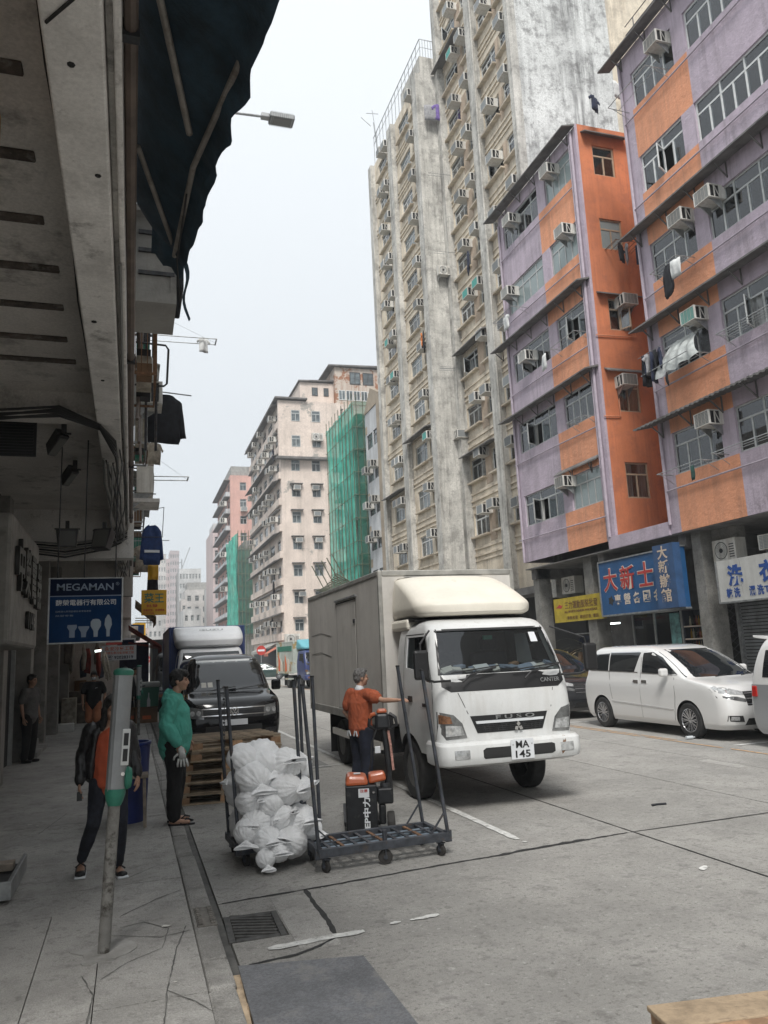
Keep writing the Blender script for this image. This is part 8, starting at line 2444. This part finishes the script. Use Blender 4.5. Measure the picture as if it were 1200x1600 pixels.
grow('trousers', legs_mb(D, s_, .03, 1.0), NAVYT, t, .012, 3, (.009, 9, 3))
for x in (-.10, -.05, .05, .10):
 MB().box(-.008, .008, -.003, .006, -.035, .035).obj('pocket_stripe', SWHITE, t, (x * s_, .155, .86 * s_), rot=(0, R(20 if x in (-.10, .05) else -20), 0))
for q in 'LR':
 h = D['ank' + q] + Vector((0, .03, -.055)) * s_
 mb = MB()
 limb(mb, [(h, .042, .036), ((h + D['toe' + q]) / 2, .048, .035), (D['toe' + q], .046, .028)], (1, 0, 0), 10)
 grow('shoe', mb, M['black'], t, .01, 1)
# masked man farther along the pavement
s_ = .92
BLT = mat('black_tshirt', (0.010, 0.010, 0.011), .9, var=(9, .3))
SHORT = mat('tan_shorts', (0.33, 0.13, 0.065), .9, var=(9, .15))
t, D = person('man in a black T-shirt, tan shorts and a face mask walking along the arcade', (-.84, 20.1, .13), R(-4), s_, dict(kneeL=(.10, -.08, .5), ankL=(.10, -.02, .09), kneeR=(-.1, .02, .49), ankR=(-.1, .16, .12), toeR=(-.11, .02, .04), elL=(.27, .06, 1.13), elR=(-.27, .02, 1.13)))
mb, ex = body_mb(D, s_), MB()
T, rot = head(mb, D['head'], s_, 0, R(8))
for q, sg in (('L', 1), ('R', -1)): hand(mb, ex, D['wr' + q], (0, -.2, -1), (-sg, 0, 0), (0, -1, 0), .7, s_)
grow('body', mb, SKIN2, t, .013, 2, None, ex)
face(t, T, s_, rot, mat('face_mask', (.5, .52, .54), .8))
grow('hair', hair_mb(T, s_ * 1.04, rot, 'fringe'), HAIRB, t, .013, 1)
grow('tshirt', top_mb(D, s_, .33, .035, .86), BLT, t, .014, 3, (.008, 9, 9))
MB().bar((.05, 0, 0), (.10, 0, .012), .008).obj('chest_mark', SWHITE, t, (0, -.165, 1.29 * s_))
grow('shorts', legs_mb(D, s_, .03, .47), SHORT, t, .014, 3, (.006, 9, 3))
for q in 'LR':
 h = D['ank' + q] + Vector((0, .03, -.055)) * s_
 mb = MB()
 limb(mb, [(h, .042, .036), (D['toe' + q], .046, .028)], (1, 0, 0), 10)
 grow('shoe', mb, M['black'], t, .013, 1)
def simple_person(label, loc, rz, s_, top, bottom, sleeve=.33):
 t, D = person(label, loc, rz, s_, {})
 mb = body_mb(D, s_)
 T, rot = head(mb, D['head'], s_, 0, R(6))
 ex = MB()
 for q, sg in (('L', 1), ('R', -1)): hand(mb, ex, D['wr' + q], (0, -.2, -1), (-sg, 0, 0), (0, -1, 0), .7, s_)
 grow('body', mb, SKIN2, t, .015, 2, None, ex)
 face(t, T, s_, rot)
 grow('hair', hair_mb(T, s_ * 1.04, rot), HAIRB, t, .015, 1)
 grow('top', top_mb(D, s_, sleeve, .035, .86), top, t, .016, 3, (.008, 9, 9))
 grow('trousers', legs_mb(D, s_, .025, 1), bottom, t, .016, 3, (.006, 9, 3))
 for q in 'LR':
  mb = MB()
  limb(mb, [(D['ank' + q] + Vector((0, .03, -.055)), .042, .036), (D['toe' + q], .046, .028)], (1, 0, 0), 10)
  grow('shoe', mb, M['black'], t, .015, 1)
 return t
simple_person('man in a grey T-shirt looking down in the dim doorway', (-1.78, 16.2, .13), R(60), .93, mat('grey_tshirt', (.10, .098, .095), .9, var=(9, .2)), TRB)
simple_person('person in black seen from behind beyond the parking meter', (-.15, 23.4, .13), R(170), .95, BLT, TRB, 1)
simple_person('person in a white top standing by the motorbike far along the pavement', (.12, 28.5, .13), R(20), .92, C_WHITE, JEAN)
# motorbike behind the boxes
t = E('motorbike', (.05, 26.2, .13), 'black motorbike parked on the pavement behind the cardboard boxes', 'motorbike', None, R(12))
for y in (-.62, .62):
 MB().lathe([(.20, -.05), (.28, -.05), (.30, -.02), (.30, .02), (.28, .05), (.20, .05)], (0, y, .3), 28, 'X').obj('wheel', M['rubber'], t, smooth=35)
 mb = MB()
 for k in range(5): mb.bar((0, y, .3), (0, y + .2 * math.cos(k * 1.256), .3 + .2 * math.sin(k * 1.256)), .03)
 mb.obj('rim', ALLOY, t)
mb = MB()
limb(mb, [((0, -.15, .72), .14, .12), ((0, .1, .74), .13, .1)], (1, 0, 0))
limb(mb, [((0, .1, .76), .12, .05), ((0, .6, .84), .11, .05)], (1, 0, 0))
limb(mb, [((0, 0, .4), .15, .18), ((0, .15, .42), .15, .16)], (1, 0, 0))
grow('body', mb, M['black'], t, .025, 1)
MB().tube([(-.06, -.62, .3), (-.06, -.35, 1.0)], .025, 6).tube([(.06, -.62, .3), (.06, -.35, 1.0)], .025, 6).tube([(-.33, -.25, 1.02), (0, -.36, 1.0), (.33, -.25, 1.02)], .018, 6).obj('fork', M['chrome'], t)
MB().lathe([(.09, 0), (.09, .06), (.04, .1)], (0, -.5, .88), 14, 'Y').obj('headlight', LAMPG, t)
# ------------------------------------------------------------------ goods on the road
WOOD = mat('pallet_wood', (0.29, 0.225, 0.155), 0.85, var=(7, .3), objrand=.35, dirt=(9, .5, (.12, .085, .055), .55), bump=(40, .5))
WOOD2 = mat('pallet_block_wood', (0.33, 0.20, 0.115), 0.85, var=(9, .3), objrand=.3, bump=(40, .5))
CMET = mat('cart_blue_grey_paint', (0.062, 0.068, 0.08), 0.5, .4, var=(9, .35), dirt=(12, .6, (.11, .075, .05), .56))
CTUBE = mat('cart_tube_grey', (0.16, 0.20, 0.24), 0.5, .4, var=(7, .25), dirt=(12, .5, (.12, .1, .08), .56))
_pm = {}
def pmesh(n, dx, dy, dz, m):
 k = (n, round(dx, 3), round(dy, 3), round(dz, 3))
 if k not in _pm: _pm[k] = MB().cbox((0, 0, 0), (dx, dy, dz)).mesh(n, m)
 return _pm[k]
def pallet(loc, rz, label, seed, L=1.2, W=1.0, tilt=0.0, boards=7):
 t = E('pallet', loc, label, 'pallet', 'wooden pallets stacked at the kerb', rz)
 t.rotation_euler = (0, tilt, rz)
 r = random.Random(seed)
 for x in (-L / 2 + .07, 0, L / 2 - .07):
  for y in (-W / 2 + .05, 0, W / 2 - .05): link('block', pmesh('block', .14, .10, .075, WOOD2), t, (x + r.uniform(-.008, .008), y, .058))
 for y in (-W / 2 + .05, 0, W / 2 - .05):
  link('bottom_board', pmesh('bottom_board', L, .1, .018, WOOD), t, (0, y, .010))
 for x in (-L / 2 + .06, 0, L / 2 - .06):
  link('stringer_board', pmesh('stringer_board', .1, W, .018, WOOD), t, (x, 0, .1055))
 for k in range(boards):
  y = -W / 2 + .045 + (W - .09) * k / (boards - 1)
  o = link('deck_board', pmesh('deck_board', L, .085, .018, WOOD), t, (r.uniform(-.015, .015), y, .1245))
  o.rotation_euler = (0, 0, r.uniform(-.012, .012))
 return t
PNAMES = ['lowest', 'second lowest', 'third', 'fourth', 'fifth', 'top', 'loose tilted']
for k in range(6):
 hx = 1.24 + (.0, .01, .02, .03, .07, .06, .05)[k]
 pallet((hx, 11.22 + (.0, .02, -.02, .03, .0, .04, .05)[k], .135 * k + (0 if k < 6 else .01)), R((-6, -5, -7, -4, 4, 7, 3)[k]), f'{PNAMES[k]} wooden pallet in the stack beside the man in green', 20 + k, boards=7 if k < 5 else 6)
# flat trolley loaded with white sacks
CAST = mat('castor_rubber', (0.03, 0.028, 0.026), .8)
def castor(t, x, y, r=.05, rz=0.0, name='castor'):
 o = MB().lathe([(r * .55, -.016), (r, -.014), (r, .014), (r * .55, .016)], (0, 0, r), 20, 'X').obj(name, CAST, t, (x, y, 0), rot=(0, 0, rz), smooth=35)
 MB().bar((-.024, 0, r), (-.024, 0, r * 2.3), .006, .03).bar((.024, 0, r), (.024, 0, r * 2.3), .006, .03).box(-.03, .03, -.03, .03, r * 2.25, r * 2.4).lathe([(r * .3, -.026), (r * .3, .026)], (0, 0, r), 10, 'X').obj('fork', CMET, o)
 return o
def trolley(loc, rz, label, L, W, z, posts, ladder=9, mid=True):
 t = E('cage_trolley', loc, label, 'trolley', None, rz)
 w_ = .045
 for n_, (a, b) in {'front_rail': ((-L / 2, -W / 2), (L / 2, -W / 2)), 'back_rail': ((-L / 2, W / 2), (L / 2, W / 2))}.items():
  MB().bar((a[0], a[1], z), (b[0], b[1], z), w_, .07).obj(n_, CMET, t, bevel=.004)
 for x in (-L / 2 + .02, L / 2 - .02): MB().bar((x, -W / 2 + .023, z), (x, W / 2 - .023, z), w_, .068).obj('end_rail', CMET, t, bevel=.004)
 for k in range(ladder):
  x = -L / 2 + L * (k + 1) / (ladder + 1)
  MB().bar((x, -W / 2 + .023, z + .018), (x, W / 2 - .023, z + .018), .028, .012).obj('cross_bar', M['rust'] if k % 3 == 1 else CMET, t)
 for y in (-W * .22, W * .2): MB().tube([(-L / 2 + .04, y, z - .012), (L / 2 - .04, y, z - .012)], .028, 12).obj('deck_tube', CTUBE, t, smooth=40)
 MB().bar((-L / 2 + .03, 0, z + .022), (L / 2 - .03, 0, z + .022), .022, .01).obj('long_bar', CMET, t)
 for x in (-L / 2 + .07, L / 2 - .07):
  for y in (-W / 2 + .03, W / 2 - .03): castor(t, x, y, .047, .4 if y < 0 else 0)
 if mid:
  castor(t, 0, -W / 2 + .02, .062, R(80))
  MB().tube([(.0, -W / 2 + .02, z), (.0, -W / 2 + .02, z + .12)], .022, 8).obj('king_pin', CMET, t)
 for a, b in posts:
  MB().tube([a, b], .017, 10).obj('post', CMET, t, smooth=40)
  MB().tube([b, (b[0], b[1], b[2] + .015)], .02, 10).obj('post_cap', M['black'], t)
  sgn = 1 if a[0] < 0 else -1
  f = Vector(a).lerp(Vector(b), .14)
  MB().bar(f, (a[0] + sgn * .17, a[1], z + .03), .018, .012).obj('brace', CMET, t)
 for x in (-L / 2, L / 2): MB().box(x - .03, x + .03, -W / 2 - .005, -W / 2 + .05, z - .05, z + .05).obj('socket', CMET, t, bevel=.004)
 return t
L_, W_ = 1.22, .52
trolley((2.135, 7.14, 0), R(2.5), 'empty dark metal cage trolley with leaning posts in front of the truck', L_, W_, .165,
  [((-L_ / 2 + .005, -W_ / 2, .17), (-L_ / 2 - .10, -W_ / 2 + .02, 1.57)), ((-L_ / 2 + .005, W_ / 2, .17), (-L_ / 2 - .06, W_ / 2 - .02, 1.60)),
         ((L_ / 2 - .005, -W_ / 2, .17), (L_ / 2 - .17, -W_ / 2 + .02, 1.64)), ((L_ / 2 - .03, W_ / 2, .17), (L_ / 2 - .24, W_ / 2 - .06, 1.68))])
trolley((1.31, 7.75, 0), R(4), 'metal cage trolley loaded with white sacks', .80, .66, .15,
  [((-.39, -.30, .15), (-.49, -.28, 1.57)), ((-.37, .30, .15), (-.47, .28, 1.62)), ((.40, -.2, .15), (.36, -.2, 1.62)), ((.40, .30, .15), (.37, .32, 1.60))], 5, False)
# a chain hangs down one post of the loaded trolley
ch = MB()
for k in range(22): ch.lathe([(.010, -.003), (.013, 0), (.010, .003)], (.868 + .004 * (k % 2), 7.9, 1.56 - k * .028), 8, 'X' if k % 2 else 'Y')
tag(ch.obj('chain', M['steel_dark']), 'short chain hanging down a post of the sack trolley', 'chain')
SACK = mat('woven_white_sack', (0.80, 0.805, 0.81), 0.65, var=(11, .06), dirt=(5, .25, (.50, .50, .50), .58), bump=(15, .7), bdist=.03, objrand=.05)
def sack(c, r, d, label, seed, flare=.8, ln=1.2, sag=.0, group='white sacks on the trolley'):
 """tied woven sack: body, pleated neck, flaring mouth. d: direction of the neck"""
 rr = random.Random(seed)
 d = Vector(d).normalized()
 sd = d.cross(Vector((0, 0, 1)))
 if sd.length < .1: sd = Vector((1, 0, 0))
 sd.normalize()
 up = sd.cross(d)
 mb = MB()
 nu, nv = 64, 36
 npl = 10 + seed % 5
 ph = [rr.uniform(0, 6) for _ in range(4)]
 prof = [(-1.0 * ln, .0), (-.97 * ln, .35), (-.8 * ln, .72), (-.45 * ln, .98), (0, 1.0), (.4 * ln, .86), (.64 * ln, .56), (.76 * ln, .27), (.82 * ln, .13), (.93 * ln, .36), (1.06 * ln, .44 + .22 * flare), (1.20 * ln, .52 + .28 * flare)]
 xs = [k / (len(prof) - 1) for k in range(len(prof))]
 for i in range(nv + 1):
  u = i / nv
  h = pchip(xs, [p[0] for p in prof], u)
  q = pchip(xs, [p[1] for p in prof], u)
  pl = max(0, min(1, (u - .22) / .42)) * (1 if u < .72 else .8)
  for j in range(nu):
   a = 2 * PI * j / nu
   w1 = 1 + pl * (.075 * math.sin((npl + 5) * a + ph[0] + .6 * h) + .04 * math.sin((npl // 2) * a + ph[2])) * (1.0 if u < .74 else .35) + (.13 * math.sin(2 * a + ph[1]) + .07 * math.sin(3 * a + ph[3]) + .02 * math.sin(7 * a + ph[0]) if u > .78 else 0) * min(1, max(0, u - .78) * 7) + .05 * noise.noise(Vector((math.cos(a) * 2 + seed, math.sin(a) * 2, h * 2.5))) * (1 + pl)
   w1 += .09 * noise.noise(Vector((math.cos(a) * 1.1 + seed * 3, math.sin(a) * 1.1, h)))
   w1 += .06 * (.5 - abs(noise.noise(Vector((math.cos(a) * 1.9 + seed, math.sin(a) * 1.9 - seed, h * 1.6)))) * 1.6)
   hh = h + max(0, u - .75) * (.25 * math.sin(2 * a + ph[1]) + .12 * math.sin(3 * a + ph[2]))
   fl = 1 - .86 * max(0, min(1, (u - .74) / .16))
   p = sd * math.cos(a) * q * w1 * r + up * math.sin(a) * q * w1 * r * fl * .92 + d * hh * r
   p.z -= sag * r * max(0, u - .72) * 2.2
   mb.v.append(tuple(p))
 for i in range(nv):
  for j in range(nu):
   a, b = i * nu + j, i * nu + (j + 1) % nu
   mb.f.append((a, b, b + nu, a + nu))
 mb.f.append(tuple(reversed(range(nu))))
 mb.fm = [0] * len(mb.f)
 o = mb.obj('white_sack', SACK, None, c, smooth=True, fix=False)
 so_ = o.modifiers.new('thickness', 'SOLIDIFY')
 so_.thickness = .004
 tag(o, label, 'sack', group)
 return o
SK = [((1.00, 7.50, .97), .150, (.35, -.25, -.35), 'big white sack at the top of the pile nearest the kerb posts', .9), ((1.09, 7.40, .80), .165, (.25, -.75, -.28), 'white sack under the top kerb side sack with its mouth spread wide', 1.1),
      ((1.24, 7.48, .92), .125, (.35, -.6, -.45), 'white sack in the middle of the top row', .7), ((1.48, 7.46, .90), .170, (.1, -.6, .25), 'white sack at the top of the pile on the truck side with an open collar', 1.3),
      ((1.43, 7.38, .68), .165, (.55, -.6, .1), 'round white sack under the truck side top sack', .9), ((1.06, 7.38, .60), .130, (.45, -.7, .2), 'small white sack in the middle of the kerb side', .6),
      ((1.25, 7.33, .56), .135, (.4, -.6, -.55), 'white sack at the very centre of the pile with a pointed flap', .9), ((1.60, 7.42, .66), .130, (.8, -.4, .45), 'white sack with a mouth like an ear against the truck side post', 1.1),
      ((1.10, 7.33, .41), .145, (-.35, -.75, .1), 'white sack with fine pleats below the small kerb side sack', .5), ((.98, 7.24, .34), .115, (-.15, -.7, -.5), 'white sack with a long flared skirt low on the kerb side', 1.6),
      ((1.38, 7.30, .43), .120, (.6, -.55, .5), 'white sack with its mouth turned up in the lower middle', 1.3), ((1.57, 7.36, .38), .160, (.25, -.8, .15), 'white sack with star shaped pleats low beside the truck side post', .5),
      ((1.19, 7.22, .26), .135, (.2, -.75, .1), 'white sack with long pleats at the bottom middle', .7), ((1.43, 7.24, .22), .150, (-.45, -.6, .3), 'plump white sack at the bottom on the truck side with a flared collar', 1.4),
      ((1.29, 7.14, .17), .100, (.1, -.8, .1), 'small open white sack at the bottom front', 1.6), ((1.15, 7.10, .12), .085, (.05, -.5, -.35), 'crumpled white sack mouth touching the road at the bottom', 1.5),
      ((1.69, 7.36, .28), .105, (.6, -.6, -.2), 'white sack bulging out past the truck side post', .8), ((1.22, 7.75, .95), .20, (0, 1, .2), 'white sack at the back of the top row', .6), ((1.05, 7.85, .65), .2, (0, 1, 0), 'white sack behind the kerb side sacks', .6),
      ((1.5, 7.85, .62), .22, (0, 1, 0), 'white sack behind the truck side sacks', .6), ((1.1, 7.8, .33), .2, (0, 1, 0), 'white sack at the bottom back on the kerb side', .6), ((1.5, 7.8, .33), .21, (0, 1, 0), 'white sack at the bottom back on the truck side', .6), ((1.62, 7.6, .85), .14, (.3, .5, .3), 'white sack behind the truck side top sack', .6), ((.92, 7.52, .80), .09, (-.9, -.3, -.1), 'small white sack corner poking out past the kerb side post', .9)]
for i, (c, r, d, l, fl) in enumerate(SK):
 sack((1.24 + (c[0] - 1.28) * .86, c[1], .06 + (c[2] - .06) * .93), r * .93, d, l, 40 + i, fl * .85, 1.1 + .08 * (i % 3), .35)
# electric pallet truck standing behind the empty trolley
JB = mat('jack_black', (0.014, 0.015, 0.017), .45, .2, var=(7, .3), dirt=(9, .5, (.08, .078, .07), .57))
JO = mat('jack_orange', (0.42, 0.10, 0.035), .4, 0, var=(4, .12), dirt=(9, .5, (.25, .12, .07), .6), coat=.3)
t = E('pallet_truck', (2.30, 8.05, 0), 'orange and black electric pallet truck with its handle upright behind the empty trolley', 'pallet truck', None, R(-14))
MB().box(-.19, .13, -.10, .13, .06, .50).obj('battery_box', JB, t, bevel=.012)
MB().hexa([(-.195, -.11, .5), (.05, -.11, .5), (.05, .14, .5), (-.195, .14, .5), (-.17, -.09, .60), (.03, -.09, .585), (.03, .12, .60), (-.17, .12, .62)]).obj('cover', JO, t, bevel=.03)
MB().hexa([(.052, -.05, .50), (.24, -.04, .53), (.24, .10, .53), (.052, .12, .50), (.052, -.04, .60), (.22, -.03, .62), (.22, .09, .62), (.052, .11, .61)]).obj('cover_tongue', JO, t, bevel=.025)
MB().box(-.10, -.03, -.03, .03, .605, .612).obj('sticker', SWHITE, t)
MB().box(-.06, .05, -.104, -.10, .385, .47).obj('sticker', SWHITE, t)
text('lettering', '注意', .08, .03, SRED, t, (-.005, -.105, .45), FACE_CAM, .002, .01)
text('lettering', 'EP中力', .30, .075, SWHITE, t, (.02, -.102, .235), (R(90), R(-90), 0), .003, .03)
MB().lathe([(.012, 0), (.012, .01)], (.095, -.105, .43), 10, 'Y').obj('key_switch', M['chrome'], t)
MB().box(.135, .30, -.07, .10, .30, .46).box(.15, .22, -.05, .06, .10, .30).obj('hydraulic_unit', JB, t, bevel=.02)
MB().lathe([(.05, 0), (.05, .10)], (.22, .0, .40), 16).lathe([(.035, 0), (.035, .16)], (.27, .05, .36), 12).obj('pump', M['steel_dark'], t, smooth=40)
MB().lathe([(.05, -.035), (.105, -.035), (.11, -.025), (.11, .025), (.105, .035), (.05, .035)], (.27, .0, .11), 28, 'X').obj('drive_wheel', CAST, t, smooth=35)
MB().lathe([(.05, -.038), (.05, .038), (.0, .04)], (.27, .0, .11), 16, 'X').obj('wheel_hub', M['steel_dark'], t)
hp = [(.25, .02, .42), (.27, .02, .62), (.255, .03, .85), (.235, .04, 1.02), (.22, .05, 1.14)]
MB().tube(hp, [.035, .034, .03, .032, .04], 10).obj('tiller_arm', JB, t, smooth=40)
MB().tube([(p[0] + .045, p[1] - .01, p[2]) for p in hp[1:4]], .014, 6).obj('striped_guard', mat('red_white_strip', (.42, .22, .18), .6, var=(40, .5)), t, smooth=40)
MB().hexa([(.14, -.02, 1.03), (.31, -.02, 1.03), (.31, .10, 1.03), (.14, .10, 1.03), (.15, .0, 1.2), (.29, .0, 1.2), (.29, .1, 1.2), (.15, .1, 1.2)]).obj('control_head', JB, t, bevel=.03)
MB().hexa([(.16, -.01, 1.2), (.28, -.01, 1.2), (.28, .09, 1.2), (.16, .09, 1.2), (.18, .0, 1.245), (.27, .0, 1.245), (.27, .08, 1.245), (.18, .08, 1.245)]).obj('belly_button', JO, t, bevel=.02)
MB().tube([(.15, .03, 1.19), (.09, .0, 1.15), (.08, .0, 1.08), (.14, .02, 1.04)], .02, 8).tube([(.30, .03, 1.19), (.36, .0, 1.15), (.37, .0, 1.08), (.31, .02, 1.04)], .02, 8).obj('grip', M['black'], t, smooth=40)
MB().tube([(.09, .0, 1.16), (.11, -.02, 1.19), (.15, -.02, 1.20)], .021, 8).obj('grip_button', JO, t, smooth=40)
MB().tube([(.16, 0, 1.05), (.10, -.03, .9), (.09, -.03, .75), (.06, -.02, .62)], .008, 6).obj('cable', M['black'], t, smooth=40)
MB().box(.13, .19, -.03, -.01, .80, .87).obj('tag_card', SWHITE, t, bevel=.006)
for x in (-.14, .1): MB().box(x - .07, x + .07, .14, 1.2, .06, .11).obj('fork', JB, t, bevel=.01)
# steel plate on timber at the road edge
t = E('steel_plate', (.938, 4.29, 0), 'flat grey steel plate lying on timber at the kerb', 'plate')
MB().prism([(-.345, .50), (.345, .345), (.345, -.9), (-.378, -.75)], .115, .127, 'Z').obj('sheet', mat('grey_steel_sheet', (0.15, 0.155, 0.165), .5, .3, grain=(60, .2), var=(2.5, .2), dirt=[(5, .6, (.24, .235, .22), .54), (14, .6, (.08, .08, .08), .6)], bump=(90, .6)), t)
for k, y in enumerate((.38, .05, -.3, -.62)): MB().bar((-.345 - .01 * k, y, .06), (.34, y - .12, .06), .1, .108).obj('timber', WOOD, t)
MB().bar((-.36, .46, .05), (-.40, -.58, .05), .04, .09).obj('timber', WOOD, t)
# timber crate at the picture edge
t = E('wooden_crate', (2.80, 2.655, 0), 'worn wooden crate top with a dark gap near the camera', 'crate')
for k in range(5):
 y = .545 - k * .235
 MB().box(-.62, .75, y - .112, y + .112, .135, .16).obj('board', WOOD2 if k % 2 else mat('crate_board', (.33, .25, .165), .85, var=(6, .3), dirt=(6, .7, (.14, .1, .07), .55), bump=(40, .5)), t, bevel=.006)
for x in (-.56, 0, .69): MB().box(x - .05, x + .05, -.5, .64, .0, .133).obj('bearer', WOOD2, t)
t.rotation_euler = (0, 0, R(-9))
